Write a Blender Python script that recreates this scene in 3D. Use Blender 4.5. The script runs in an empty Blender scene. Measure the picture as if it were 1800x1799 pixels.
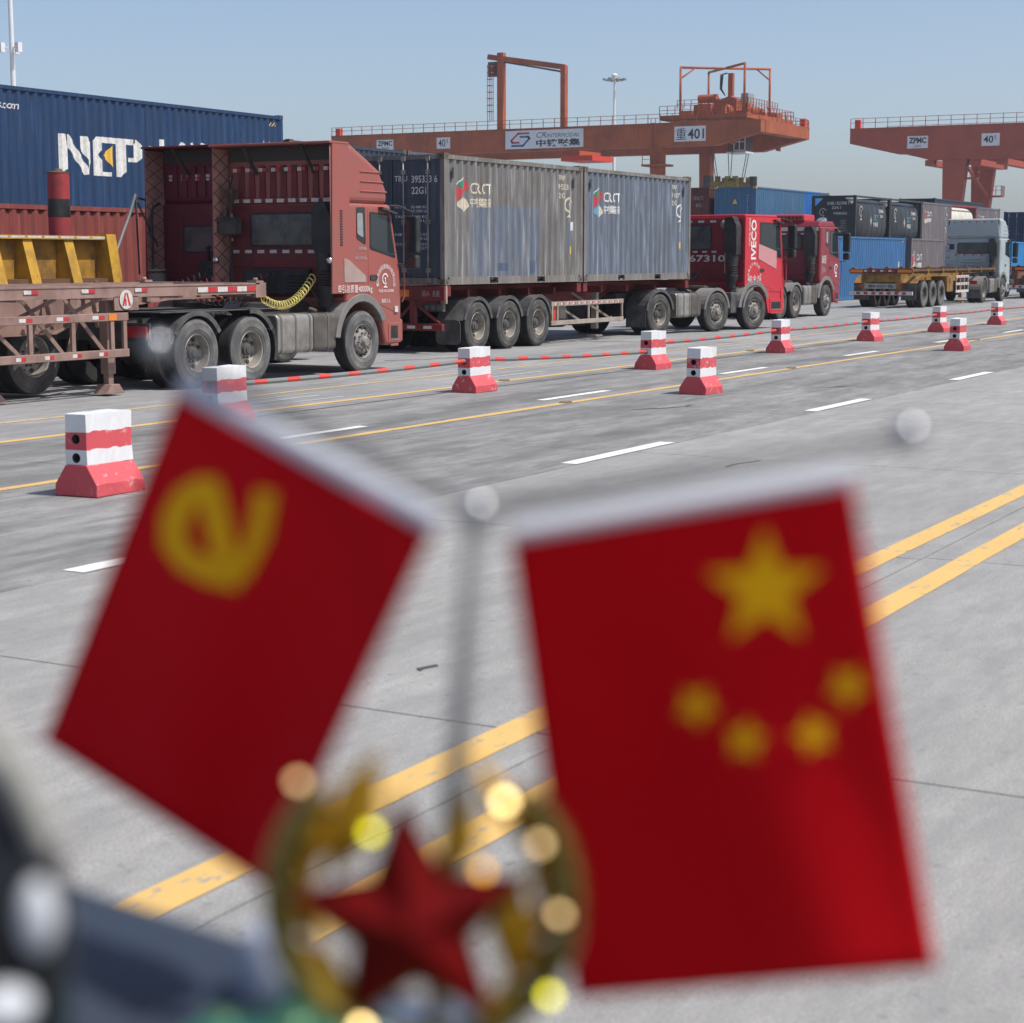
import bpy, bmesh, math, random
from mathutils import Vector, Matrix
random.seed(7)
sc = bpy.context.scene
col = sc.collection
PI = math.pi
R = math.radians

# ------------------------------------------------------------------ camera
YAW, PITCH, EYE = 28.952, -8.05, 1.90          # lens axis: degrees from the lane direction (+X), tilt, height
cam_d = bpy.data.cameras.new('camera')
cam = bpy.data.objects.new('camera', cam_d)
col.objects.link(cam)
cam.location = (0, 0, EYE)
cam.rotation_euler = (R(90 + PITCH), 0, R(YAW - 90))
cam_d.sensor_fit = 'HORIZONTAL'
cam_d.sensor_width = 36
cam_d.lens = 36 * 3150 / 1800
cam_d.clip_start = 0.05
cam_d.clip_end = 5000
cam_d.dof.use_dof = True
cam_d.dof.focus_distance = 33.0
cam_d.dof.aperture_fstop = 4.7
sc.camera = cam

# ------------------------------------------------------------------ sky, sun, exposure
SUN = Vector((0.10, -0.50, 0.84)).normalized()  # direction towards the sun
w = bpy.data.worlds.new('World')
sc.world = w
w.use_nodes = True
nt = w.node_tree
bg = nt.nodes['Background']
sky = nt.nodes.new('ShaderNodeTexSky')
sky.sky_type = 'NISHITA'
sky.sun_disc = False
sky.sun_elevation = math.asin(SUN.z)
sky.sun_rotation = math.atan2(SUN.x, SUN.y)
sky.altitude = 0
sky.air_density = 0.70
sky.dust_density = 2.0
sky.ozone_density = 0.2
nt.links.new(sky.outputs[0], bg.inputs[0])
bg.inputs[1].default_value = 0.140
sun_d = bpy.data.lights.new('sun', 'SUN')
sun_d.energy = 4.0
sun_d.angle = R(0.55)
sun_d.color = (1.0, 0.965, 0.91)
sun = bpy.data.objects.new('sun', sun_d)
col.objects.link(sun)
sun.location = (0, 0, 60)
sun.rotation_euler = SUN.to_track_quat('Z', 'Y').to_euler()
vs = sc.view_settings
vs.view_transform = 'Standard'
vs.look = 'None'
vs.exposure = 0.20
vs.gamma = 1.0
sc.cycles.use_denoising = True
sc.cycles.max_bounces = 6
sc.cycles.sample_clamp_indirect = 8.0

# ------------------------------------------------------------------ materials
def _new(name):
    m = bpy.data.materials.new(name)
    m.use_nodes = True
    n = m.node_tree.nodes
    return m, n, m.node_tree.links, n['Principled BSDF']

def _noise(n, l, scale, sxyz=(1, 1, 1), detail=5, rough=0.6, coord='Object'):
    if coord == 'Position':
        tc = n.new('ShaderNodeNewGeometry'); out = tc.outputs['Position']
    else:
        tc = n.new('ShaderNodeTexCoord'); out = tc.outputs[coord]
    mp = n.new('ShaderNodeMapping')
    mp.inputs['Scale'].default_value = sxyz
    l.new(out, mp.inputs['Vector'])
    t = n.new('ShaderNodeTexNoise')
    t.inputs['Scale'].default_value = scale
    t.inputs['Detail'].default_value = detail
    t.inputs['Roughness'].default_value = rough
    l.new(mp.outputs[0], t.inputs['Vector'])
    return t.outputs['Fac']

def _ramp(n, l, fac, a, b, lo=0.0, hi=1.0):
    r = n.new('ShaderNodeMapRange')
    r.inputs['From Min'].default_value = a
    r.inputs['From Max'].default_value = b
    r.inputs['To Min'].default_value = lo
    r.inputs['To Max'].default_value = hi
    l.new(fac, r.inputs['Value'])
    return r.outputs['Result']

def _mix(n, l, fac, a, b, blend='MIX'):
    m = n.new('ShaderNodeMix')
    m.data_type = 'RGBA'
    m.blend_type = blend
    for i, v in ((0, fac), (6, a), (7, b)):
        if isinstance(v, (int, float)):
            m.inputs[i].default_value = v
        elif isinstance(v, tuple):
            m.inputs[i].default_value = (*v, 1)
        else:
            l.new(v, m.inputs[i])
    return m.outputs[2]

def _bump(n, l, fac, strength, dist, p):
    b = n.new('ShaderNodeBump')
    b.inputs['Strength'].default_value = strength
    b.inputs['Distance'].default_value = dist
    l.new(fac, b.inputs['Height'])
    l.new(b.outputs[0], p.inputs['Normal'])

def paint(name, base, dirt=(0.16, 0.14, 0.12), amount=0.5, scale=3.0, rough=0.5, streak=0.0, rust=0.0, metal=0.0, spec=0.35, bump=0.0):
    m, n, l, p = _new(name)
    f = _noise(n, l, scale)
    c = _mix(n, l, _ramp(n, l, f, 0.42, 0.72, 0, amount), base, dirt)
    if streak:
        s = _noise(n, l, 1.0, (7, 7, 0.55), 4, 0.65)
        c = _mix(n, l, _ramp(n, l, s, 0.45, 0.75, 0, streak), c, dirt)
    if rust:
        s = _noise(n, l, 5.0, (1.4, 1.4, 0.7), 8, 0.7)
        c = _mix(n, l, _ramp(n, l, s, 0.60, 0.68, 0, rust), c, (0.13, 0.06, 0.035))
    l.new(c, p.inputs['Base Color'])
    l.new(_ramp(n, l, f, 0.3, 0.7, rough - 0.08, min(1, rough + 0.2)), p.inputs['Roughness'])
    p.inputs['Metallic'].default_value = metal
    p.inputs['Specular IOR Level'].default_value = spec
    if bump:
        _bump(n, l, _noise(n, l, scale * 9), bump, 0.01, p)
    return m

def plain(name, base, rough=0.5, metal=0.0, spec=0.4, trans=0.0):
    m, n, l, p = _new(name)
    p.inputs['Base Color'].default_value = (*base, 1)
    p.inputs['Roughness'].default_value = rough
    p.inputs['Metallic'].default_value = metal
    p.inputs['Specular IOR Level'].default_value = spec
    if trans:
        p.inputs['Transmission Weight'].default_value = trans
    return m

def concrete(name, c0, c1, dark, dark_amt, grit=1.0):
    m, n, l, p = _new(name)
    big = _noise(n, l, 0.35, (1, 1, 1), 6, 0.6, 'Position')
    band = _noise(n, l, 1.0, (0.16, 1.1, 1), 6, 0.68, 'Position')
    fine = _noise(n, l, 85, (0.8, 1.2, 1), 6, 0.85, 'Position')
    mott = _noise(n, l, 3.2, (0.45, 1.5, 1), 7, 0.75, 'Position')
    pale = _noise(n, l, 0.8, (0.5, 1.3, 1), 7, 0.75, 'Position')
    spot = _noise(n, l, 16, (1, 1, 1), 3, 0.5, 'Position')
    c = _mix(n, l, _ramp(n, l, big, 0.3, 0.7), c0, c1)
    c = _mix(n, l, _ramp(n, l, band, 0.46, 0.70, 0, dark_amt), c, dark)
    c = _mix(n, l, _ramp(n, l, pale, 0.52, 0.68, 0, 0.6), c, (0.50, 0.49, 0.47))
    c = _mix(n, l, _ramp(n, l, fine, 0.34, 0.62, 0.70 * grit, 0), c, (0.07, 0.07, 0.07))
    c = _mix(n, l, _ramp(n, l, spot, 0.62, 0.72, 0, 0.45 * grit), c, (0.10, 0.10, 0.10))
    c = _mix(n, l, _ramp(n, l, mott, 0.40, 0.60, 0.50 * grit, 0), c, dark)
    # every slab cast with its own tone
    oi = n.new('ShaderNodeObjectInfo')
    c = _mix(n, l, _ramp(n, l, oi.outputs['Random'], 0, 1, 0, 0.13), c, (0.12, 0.12, 0.12))
    l.new(c, p.inputs['Base Color'])
    p.inputs['Roughness'].default_value = 0.85
    p.inputs['Specular IOR Level'].default_value = 0.25
    _bump(n, l, fine, 0.25 * grit, 0.006, p)
    return m

def road_paint(name, base, under, wear):
    m, n, l, p = _new(name)
    a = _noise(n, l, 9, (0.6, 1.3, 1), 8, 0.72, 'Position')
    b = _noise(n, l, 1.3, (1, 1, 1), 4, 0.5, 'Position')
    c = _mix(n, l, _ramp(n, l, b, 0.3, 0.7, 0, 0.35), base, tuple(v * 0.72 for v in base))
    c = _mix(n, l, _ramp(n, l, a, wear, wear + 0.07), c, under)
    l.new(c, p.inputs['Base Color'])
    p.inputs['Roughness'].default_value = 0.75
    return m

def concrete_paint(name, base, under=(0.33, 0.32, 0.30), wear=0.70, amt=0.8):
    m, n, l, p = _new(name)
    a = _noise(n, l, 11, (1, 1, 1), 8, 0.7, 'Position')
    b = _noise(n, l, 3, (1, 1, 0.6), 5, 0.6, 'Position')
    g_ = _noise(n, l, 6, (1, 1, 1.6), 8, 0.75, 'Position')
    c = _mix(n, l, _ramp(n, l, b, 0.4, 0.75, 0, 0.4), base, tuple(0.6 * v + 0.02 for v in base))
    c = _mix(n, l, _ramp(n, l, a, wear, wear + 0.05, 0, amt), c, under)
    c = _mix(n, l, _ramp(n, l, g_, 0.62, 0.74, 0, 0.6), c, (0.12, 0.10, 0.09))
    l.new(c, p.inputs['Base Color'])
    p.inputs['Roughness'].default_value = 0.7
    _bump(n, l, a, 0.35, 0.015, p)
    return m

def glass_dark(name, tint=(0.02, 0.025, 0.03), rough=0.08):
    m = plain(name, tint, rough, 0, 0.6)
    return m

MT = {}
MT['slab'] = concrete('pale_concrete', (0.385, 0.377, 0.360), (0.475, 0.467, 0.450), (0.20, 0.198, 0.195), 0.40, 1.0)
MT['slab_dark'] = concrete('tyre_worn_concrete', (0.30, 0.296, 0.288), (0.40, 0.395, 0.383), (0.10, 0.10, 0.10), 0.9, 1.0)
MT['slab_yard'] = concrete('yard_concrete', (0.31, 0.312, 0.312), (0.39, 0.392, 0.392), (0.14, 0.14, 0.142), 0.65, 0.7)
MT['joint'] = plain('joint_filler', (0.07, 0.068, 0.065), 0.9)
MT['road_yellow'] = road_paint('road_yellow', (0.64, 0.41, 0.135), (0.30, 0.275, 0.235), 0.56)
MT['road_yellow_thin'] = road_paint('road_yellow_worn', (0.58, 0.40, 0.17), (0.28, 0.27, 0.25), 0.52)
MT['road_white'] = road_paint('road_white', (0.74, 0.73, 0.71), (0.34, 0.33, 0.32), 0.63)
MT['road_faint'] = road_paint('road_white_faded', (0.42, 0.42, 0.42), (0.30, 0.30, 0.30), 0.47)
MT['bar_white'] = concrete_paint('barrier_white', (0.67, 0.68, 0.69))
MT['bar_red'] = concrete_paint('barrier_red', (0.56, 0.075, 0.090), (0.62, 0.34, 0.34), 0.58)
MT['pipe_grey'] = paint('pipe_grey', (0.19, 0.20, 0.20), amount=0.3, rough=0.5)
MT['pipe_red'] = paint('pipe_red', (0.56, 0.05, 0.035), (0.4, 0.2, 0.17), amount=0.3, rough=0.5)
MT['hole'] = plain('hole_shadow_concrete', (0.06, 0.06, 0.06), 0.9)  # near-black base stands for the shade inside holes and pockets
MT['tread'] = paint('tyre_tread', (0.022, 0.022, 0.023), (0.06, 0.057, 0.053), 0.7, 3, 0.85)
MT['rubber'] = paint('tyre_rubber', (0.032, 0.032, 0.033), (0.155, 0.145, 0.13), 0.85, 2.2, 0.75)
MT['rubber_dusty'] = paint('tyre_rubber_dusty', (0.075, 0.075, 0.076), (0.22, 0.21, 0.195), 0.95, 2.0, 0.85)
MT['rim'] = paint('rim_steel', (0.36, 0.33, 0.29), (0.13, 0.11, 0.09), 0.7, 4, 0.5, metal=0.3)
MT['rim_dark'] = paint('rim_dark', (0.075, 0.07, 0.068), (0.17, 0.15, 0.13), 0.7, 4, 0.6)
MT['hub'] = paint('hub_steel', (0.27, 0.255, 0.235), (0.13, 0.115, 0.10), 0.7, 8, 0.6, metal=0.1)
MT['black'] = paint('black_plastic', (0.018, 0.019, 0.021), (0.09, 0.085, 0.08), 0.5, 3, 0.55)
MT['chassis'] = paint('chassis_dark', (0.038, 0.037, 0.037), (0.13, 0.115, 0.10), 0.7, 3, 0.75)
MT['grey_plastic'] = paint('grey_plastic', (0.16, 0.155, 0.15), (0.26, 0.235, 0.20), 0.6, 4, 0.7)
MT['mudguard'] = paint('mudguard', (0.055, 0.055, 0.057), (0.16, 0.15, 0.14), 0.7, 4, 0.65)
MT['alu'] = paint('tank_aluminium', (0.36, 0.345, 0.32), (0.15, 0.125, 0.10), 0.85, 2.5, 0.42, streak=0.5, metal=0.55)
MT['alu_dark'] = paint('tank_dark', (0.075, 0.068, 0.062), (0.15, 0.13, 0.11), 0.8, 3, 0.6, metal=0.1)
MT['strap'] = plain('steel_strap', (0.17, 0.16, 0.15), 0.5, 0.5)
MT['glass'] = glass_dark('cab_glass')
MT['glass_side'] = plain('cab_glass_side', (0.022, 0.032, 0.036), 0.06, 0, 0.55)
MT['curtain'] = paint('window_curtain', (0.10, 0.105, 0.105), (0.025, 0.027, 0.03), 0.9, 3.5, 0.10)
MT['chrome'] = plain('chrome', (0.6, 0.6, 0.6), 0.18, 1.0)
MT['lamp_amber'] = plain('amber_lens', (0.65, 0.20, 0.03), 0.3)
MT['lamp_red'] = plain('red_lens', (0.40, 0.02, 0.02), 0.3)
MT['tape_white'] = paint('tape_white', (0.58, 0.56, 0.54), (0.3, 0.27, 0.24), 0.6, 14, 0.45)
MT['tape_red'] = paint('tape_red', (0.46, 0.025, 0.03), (0.25, 0.1, 0.08), 0.5, 14, 0.4)
MT['letter_white'] = paint('lettering_white', (0.70, 0.69, 0.66), (0.36, 0.34, 0.31), 0.55, 9, 0.6)
MT['letter_cream'] = paint('lettering_cream', (0.62, 0.55, 0.42), (0.30, 0.26, 0.21), 0.5, 9, 0.6)
MT['letter_black'] = plain('lettering_black', (0.02, 0.025, 0.03), 0.6)
MT['letter_faint'] = paint('lettering_faint', (0.40, 0.36, 0.34), (0.24, 0.15, 0.14), 0.8, 12, 0.6)
MT['sign_white'] = paint('sign_white', (0.66, 0.69, 0.72), (0.45, 0.45, 0.45), 0.3, 1.5, 0.5)
MT['logo_red'] = plain('logo_red', (0.42, 0.05, 0.06), 0.6)
MT['logo_green'] = plain('logo_green', (0.04, 0.22, 0.12), 0.6)
MT['logo_blue'] = plain('logo_blue', (0.12, 0.32, 0.45), 0.6)
MT['logo_navy'] = plain('logo_navy', (0.05, 0.13, 0.27), 0.6)
MT['logo_yellow'] = plain('logo_yellow', (0.72, 0.43, 0.06), 0.6)
MT['tape_yellow'] = plain('hazard_yellow', (0.66, 0.42, 0.08), 0.6)
MT['crane'] = paint('crane_orange', (0.40, 0.092, 0.028), (0.13, 0.045, 0.028), 0.6, 0.35, 0.6, streak=0.55, rust=0.35)
MT['crane_faded'] = paint('crane_red_faded', (0.37, 0.075, 0.045), (0.20, 0.055, 0.04), 0.4, 0.4, 0.6, streak=0.2)
MT['crane_red'] = paint('crane_bright_red', (0.62, 0.055, 0.03), (0.3, 0.05, 0.03), 0.3, 0.8, 0.5)
MT['crane_yellow'] = paint('spreader_yellow', (0.26, 0.19, 0.035), (0.05, 0.045, 0.03), 0.8, 1.4, 0.6)
MT['mast_white'] = paint('mast_white', (0.68, 0.69, 0.70), (0.5, 0.5, 0.5), 0.3, 1, 0.5)

# ------------------------------------------------------------------ mesh helpers
class MB:
    def __init__(s):
        s.v, s.f, s.m, s.sm = [], [], [], []
    def add(s, vs_, fs, mi=0, smooth=False):
        o = len(s.v)
        s.v += [tuple(p) for p in vs_]
        for f in fs:
            s.f.append([o + i for i in f]); s.m.append(mi); s.sm.append(smooth)
        return s
    def box(s, x0, x1, y0, y1, z0, z1, mi=0):
        vs_ = [(x, y, z) for z in (z0, z1) for y in (y0, y1) for x in (x0, x1)]
        return s.add(vs_, [(0, 2, 3, 1), (4, 5, 7, 6), (0, 1, 5, 4), (2, 6, 7, 3), (0, 4, 6, 2), (1, 3, 7, 5)], mi)
    def bar(s, p0, p1, wd, ht, mi=0):
        p0, p1 = Vector(p0), Vector(p1)
        d = (p1 - p0).normalized()
        up = Vector((0, 0, 1)) if abs(d.z) < 0.95 else Vector((1, 0, 0))
        a = d.cross(up).normalized(); b = a.cross(d).normalized()
        vs_ = [p + a * (wd / 2 * i) + b * (ht / 2 * j) for p in (p0, p1) for j in (-1, 1) for i in (-1, 1)]
        return s.add(vs_, [(0, 1, 3, 2), (4, 6, 7, 5), (0, 4, 5, 1), (2, 3, 7, 6), (0, 2, 6, 4), (1, 5, 7, 3)], mi)
    def prism(s, poly, axis, c0, c1, mi=0, smooth=False):
        n = len(poly)
        def P(a, b, c):
            return {'x': (c, a, b), 'y': (a, c, b), 'z': (a, b, c)}[axis]
        area = sum(poly[i][0] * poly[(i + 1) % n][1] - poly[(i + 1) % n][0] * poly[i][1] for i in range(n))
        if area < 0: poly = poly[::-1]
        vs_ = [P(a, b, c0) for a, b in poly] + [P(a, b, c1) for a, b in poly]
        fs = [tuple(range(n))[::-1], tuple(range(n, 2 * n))]
        fs += [(i, (i + 1) % n, n + (i + 1) % n, n + i) for i in range(n)]
        if axis == 'y':
            fs = [tuple(reversed(f)) for f in fs]
        return s.add(vs_, fs, mi, smooth)
    def cyl(s, p0, p1, r0, r1=None, n=12, mi=0, caps=True, smooth=True):
        r1 = r0 if r1 is None else r1
        p0, p1 = Vector(p0), Vector(p1)
        d = (p1 - p0).normalized()
        a = d.orthogonal().normalized(); b = d.cross(a)
        vs_ = []
        for p, r in ((p0, r0), (p1, r1)):
            for i in range(n):
                t = 2 * PI * i / n
                vs_.append(p + (a * math.cos(t) + b * math.sin(t)) * r)
        s.add(vs_, [(i, (i + 1) % n, n + (i + 1) % n, n + i) for i in range(n)], mi, smooth)
        if caps:
            o = len(s.v) - 2 * n
            s.f.append([o + i for i in range(n)][::-1]); s.m.append(mi); s.sm.append(False)
            s.f.append([o + n + i for i in range(n)]); s.m.append(mi); s.sm.append(False)
        return s
    def tube(s, path, r, n=6, mi=0):
        pts = [Vector(p) for p in path]
        vs_ = []; a = None
        for k, p in enumerate(pts):
            d = (pts[min(k + 1, len(pts) - 1)] - pts[max(k - 1, 0)]).normalized()
            a = d.orthogonal().normalized() if a is None else (a - d * a.dot(d)).normalized()
            b = d.cross(a)
            for i in range(n):
                t = 2 * PI * i / n
                vs_.append(p + (a * math.cos(t) + b * math.sin(t)) * r)
        fs = []
        for k in range(len(pts) - 1):
            for i in range(n):
                j = (i + 1) % n
                fs.append((k * n + i, k * n + j, (k + 1) * n + j, (k + 1) * n + i))
        fs.append(tuple(range(n))[::-1]); fs.append(tuple((len(pts) - 1) * n + i for i in range(n)))
        return s.add(vs_, fs, mi, True)
    def lathe(s, prof, origin, axis='y', n=24, mi=0, closed=False):
        # prof: (radius, offset along axis)
        o = Vector(origin)
        ax = {'x': (Vector((1, 0, 0)), Vector((0, 1, 0)), Vector((0, 0, 1))),
              'y': (Vector((0, 1, 0)), Vector((0, 0, 1)), Vector((1, 0, 0))),
              'z': (Vector((0, 0, 1)), Vector((1, 0, 0)), Vector((0, 1, 0)))}[axis]
        vs_ = []
        for r, t in prof:
            for i in range(n):
                q = 2 * PI * i / n
                vs_.append(o + ax[0] * t + (ax[1] * math.cos(q) + ax[2] * math.sin(q)) * r)
        m = len(prof); fs = []
        for k in range(m if closed else m - 1):
            k2 = (k + 1) % m
            for i in range(n):
                j = (i + 1) % n
                fs.append((k * n + i, k * n + j, k2 * n + j, k2 * n + i))
        return s.add(vs_, fs, mi, True)
    def ball(s, c, r, n=16, mi=0, sz=1.0):
        prof = [(max(1e-4, r * math.sin(PI * k / (n // 2))), -r * sz * math.cos(PI * k / (n // 2))) for k in range(n // 2 + 1)]
        return s.lathe(prof, c, 'z', n, mi)
    def mesh(s, name, nmat=1, recalc=True):
        me = bpy.data.meshes.new(name)
        me.from_pydata(s.v, [], s.f)
        me.polygons.foreach_set('material_index', s.m)
        me.polygons.foreach_set('use_smooth', s.sm)
        for _ in range(nmat): me.materials.append(None)
        if recalc:
            b = bmesh.new(); b.from_mesh(me)
            bmesh.ops.recalc_face_normals(b, faces=b.faces)
            for e in b.edges:
                if len(e.link_faces) == 2 and e.calc_face_angle(0) > 0.62: e.smooth = False
            b.to_mesh(me); b.free()
        me.update()
        return me
    def build(s, name, mats, parent=None, loc=None, bevel=0.0, seg=2, rot=None):
        mats = mats if isinstance(mats, (list, tuple)) else [mats]
        return link(name, s.mesh(name, len(mats)), mats, parent, loc, bevel, seg, rot)

def link(name, me, mats, parent=None, loc=None, bevel=0.0, seg=2, rot=None):
    mats = mats if isinstance(mats, (list, tuple)) else [mats]
    o = bpy.data.objects.new(name, me)
    col.objects.link(o)
    for i, m in enumerate(mats):
        mt = MT[m] if isinstance(m, str) else m
        o.material_slots[i].link = 'OBJECT'
        o.material_slots[i].material = mt
    if parent: o.parent = parent
    if loc: o.location = loc
    if rot: o.rotation_euler = rot
    if bevel:
        b = o.modifiers.new('edge', 'BEVEL')
        b.width = bevel; b.segments = seg; b.limit_method = 'ANGLE'; b.angle_limit = R(40)
        b.harden_normals = False
    return o

def empty(name, label, cat, loc=(0, 0, 0), rz=0.0, group=None):
    o = bpy.data.objects.new(name, None)
    col.objects.link(o)
    o.location = loc; o.rotation_euler = (0, 0, rz)
    o.empty_display_size = 0.1
    return tag(o, label, cat, group)

def tag(o, label=None, cat=None, group=None, kind=None):
    if label: o['label'] = label
    if cat: o['category'] = cat
    if group: o['group'] = group
    if kind: o['kind'] = kind
    return o

_cache = {}
def cached(key, fn):
    if key not in _cache: _cache[key] = fn()
    return _cache[key]

# flat lettering, turned into a mesh and laid on a surface (following its corrugation when there is one)
def text_mesh(s_, bold=0.0, shear=0.0):
    cu = bpy.data.curves.new('lettering', 'FONT')
    cu.body = s_; cu.size = 1.0; cu.offset = bold; cu.shear = shear; cu.resolution_u = 3
    o = bpy.data.objects.new('lettering', cu)
    col.objects.link(o)
    dg = bpy.context.evaluated_depsgraph_get()
    me = bpy.data.meshes.new_from_object(o.evaluated_get(dg))
    bpy.data.objects.remove(o); bpy.data.curves.remove(cu)
    return me

def shape_mesh(polys):
    me = bpy.data.meshes.new('mark')
    v, f = [], []
    for p in polys:
        f.append(list(range(len(v), len(v) + len(p)))); v += [(a, b, 0) for a, b in p]
    me.from_pydata(v, [], f); me.update()
    return me

def lay(me, name, parent, mat, plane, u0, v0, wd, ht, depth, corr=None, rot=0, fit=True):
    """plane 'y-': u along +x, seen from -y.  'x-': u along -y, seen from -x.  u0, v0 = lower left corner."""
    b = bmesh.new(); b.from_mesh(me)
    if rot:
        bmesh.ops.rotate(b, verts=b.verts, cent=(0, 0, 0), matrix=Matrix.Rotation(rot, 3, 'Z'))
    if fit and b.verts:
        xs = [v.co.x for v in b.verts]; ys = [v.co.y for v in b.verts]
        ax, bx_, ay, by = min(xs), max(xs), min(ys), max(ys)
        kx = wd / max(1e-6, bx_ - ax); ky = ht / max(1e-6, by - ay)
        if wd == 0: kx = ky
        if ht == 0: ky = kx
        for v in b.verts: v.co = ((v.co.x - ax) * kx, (v.co.y - ay) * ky, 0)
    for v in b.verts: v.co.x += u0; v.co.y += v0
    if corr and b.verts:
        lo = min(v.co.x for v in b.verts); hi = max(v.co.x for v in b.verts)
        for x in corr.breaks(lo, hi):
            g = b.verts[:] + b.edges[:] + b.faces[:]
            bmesh.ops.bisect_plane(b, geom=g, plane_co=(x, 0, 0), plane_no=(1, 0, 0), dist=1e-5)
    for v in b.verts:
        u, t = v.co.x, v.co.y
        d = depth - (corr.depth(u) if corr else 0)     # corrugations go inwards
        v.co = (u, -d, t) if plane == 'y-' else (-d, -u, t)
    me2 = bpy.data.meshes.new(name)
    b.to_mesh(me2); b.free()
    if me.users == 0: bpy.data.meshes.remove(me)
    me2.materials.append(None)
    return link(name, me2, [mat], parent)

def letter(parent, s_, plane, u0, v0, wd, ht, depth, mat='letter_white', corr=None, bold=0.0, shear=0.0, rot=0, name='lettering'):
    return lay(text_mesh(s_, bold, shear), name, parent, mat, plane, u0, v0, wd, ht, depth, corr, rot)

def arc_poly(cx, cy, r0, r1, a0, a1, n=16):
    o = [(cx + r1 * math.cos(R(a0 + (a1 - a0) * i / n)), cy + r1 * math.sin(R(a0 + (a1 - a0) * i / n))) for i in range(n + 1)]
    i_ = [(cx + r0 * math.cos(R(a0 + (a1 - a0) * i / n)), cy + r0 * math.sin(R(a0 + (a1 - a0) * i / n))) for i in range(n + 1)]
    return [[o[i], o[i + 1], i_[i + 1], i_[i]] for i in range(n)]

# ------------------------------------------------------------------ ground, slabs, markings
ground = MB().box(-400, 2500, -900, 1800, -0.5, -0.035).build('ground', ['slab_yard'])
tag(ground, 'grey concrete yard reaching to the horizon', 'ground', kind='structure')
pavement = MB().box(-20, 118, -12, 60, -0.034, -0.022).build('pavement', ['joint'])
tag(pavement, 'concrete pavement of cast slabs with painted lane lines', 'pavement', kind='structure')
rows = [(-12, -5.4, 'slab'), (-5.4, -1.1, 'slab'), (-1.1, 3.17, 'slab'), (3.17, 7.47, 'slab'), (7.47, 10.4, 'slab_dark'), (10.4, 13.42, 'slab_dark'),
        (13.42, 18.0, 'slab_yard'), (18.0, 22.6, 'slab_yard'), (22.6, 60.0, 'slab_yard')]
xs = [-20, -12.5, -6.5, -1.8] + [6.28 + 4.9 * 1.0 * i for i in range(-1, 14)]
xs = sorted(set(round(x, 3) for x in xs))
xs += [round(xs[-1] + 9.8 * (i + 1), 3) for i in range(4)]
g = 0.006
for y0, y1, m in rows:
    shift = 0.0 if y1 < 7 else (-0.07 if y1 < 13 else 1.3)
    for a, b in zip(xs[:-1], xs[1:]):
        a, b = a + shift, b + shift
        me = cached(('slab', round(b - a, 2), round(y1 - y0, 2)), lambda: MB().box(-(b - a) / 2 + g, (b - a) / 2 - g, -(y1 - y0) / 2 + g, (y1 - y0) / 2 - g, -0.03, 0).mesh('slab'))
        link('slab', me, [m], pavement, ((a + b) / 2, (y0 + y1) / 2, 0))

def strip(name, x0, x1, y0, y1, mat, z=0.004, wob=0.0, seg=1):
    m = MB()
    rnd = random.Random(hash((x0, y0)) & 0xffff)
    n = max(1, seg); vs_ = []
    for i in range(n + 1):
        x = x0 + (x1 - x0) * i / n
        vs_ += [(x, y0 + rnd.uniform(-wob, wob), z), (x, y1 + rnd.uniform(-wob, wob), z)]
    m.add(vs_, [(2 * i, 2 * i + 2, 2 * i + 3, 2 * i + 1) for i in range(n)])
    return m.build(name, [mat], pavement)
strip('yellow_line', -18, 116, 3.325, 3.50, 'road_yellow', wob=0.004, seg=160)
strip('yellow_line', -18, 116, 2.80, 2.975, 'road_yellow', wob=0.004, seg=160)
strip('yellow_line', -18, 116, 10.77, 10.90, 'road_yellow', wob=0.01, seg=160)
strip('yellow_line', -18, 116, 13.57, 13.71, 'road_yellow', wob=0.008, seg=160)
strip('yellow_line', -18, 116, 15.16, 15.26, 'road_yellow_thin', wob=0.012, seg=160)
for i in range(-1, 14):
    x = 8.15 + 6.63 * i
    strip('white_dash', x, x + 2.25, 7.49, 7.66, 'road_white', z=0.0045, wob=0.004, seg=6)
for i in range(-1, 14):
    x = 14.95 + 6.35 * i
    strip('white_dash', x, x + 2.05, 11.27, 11.41, 'road_white', z=0.0045, wob=0.004, seg=6)
for i, (x, y, dx, dy) in enumerate([(17.6, 14.0, 3.0, 0.10), (18.4, 14.4, 2.2, 0.10), (19.0, 14.75, 2.0, 0.08), (24.8, 14.2, 2.2, 0.10), (25.2, 14.6, 1.8, 0.10), (34.5, 14.3, 2.4, 0.10),
                                    (36.0, 14.8, 2.0, 0.1), (45.6, 14.2, 2.6, 0.1), (46.5, 16.6, 4.0, 0.1), (52, 17.2, 4.5, 0.1)]):
    strip('faded_mark', x, x + dx, y, y + dy, 'road_faint', seg=4, wob=0.02)
# tarred cracks and seams in the yard
def crack(pts, w_=0.05):
    rc = random.Random(int(pts[0][0] * 10)); out = []
    P = [Vector(q) for q in pts]
    for a, b in zip(P[:-1], P[1:]):
        n_ = max(2, int((b - a).length / 0.25))
        for k in range(n_): out.append(a + (b - a) * k / n_ + Vector((rc.uniform(-.05, .05), rc.uniform(-.05, .05))))
    out.append(P[-1]); vs_ = []
    for i, q in enumerate(out):
        d = (out[min(i + 1, len(out) - 1)] - out[max(i - 1, 0)]).normalized(); n2 = Vector((-d.y, d.x)) * w_ * rc.uniform(0.3, 1.0) / 2
        vs_ += [(q.x + n2.x, q.y + n2.y, 0.005), (q.x - n2.x, q.y - n2.y, 0.005)]
    MB().add(vs_, [(2 * i, 2 * i + 1, 2 * i + 3, 2 * i + 2) for i in range(len(out) - 1)]).build('tar_seam', ['joint'], pavement)
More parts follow.
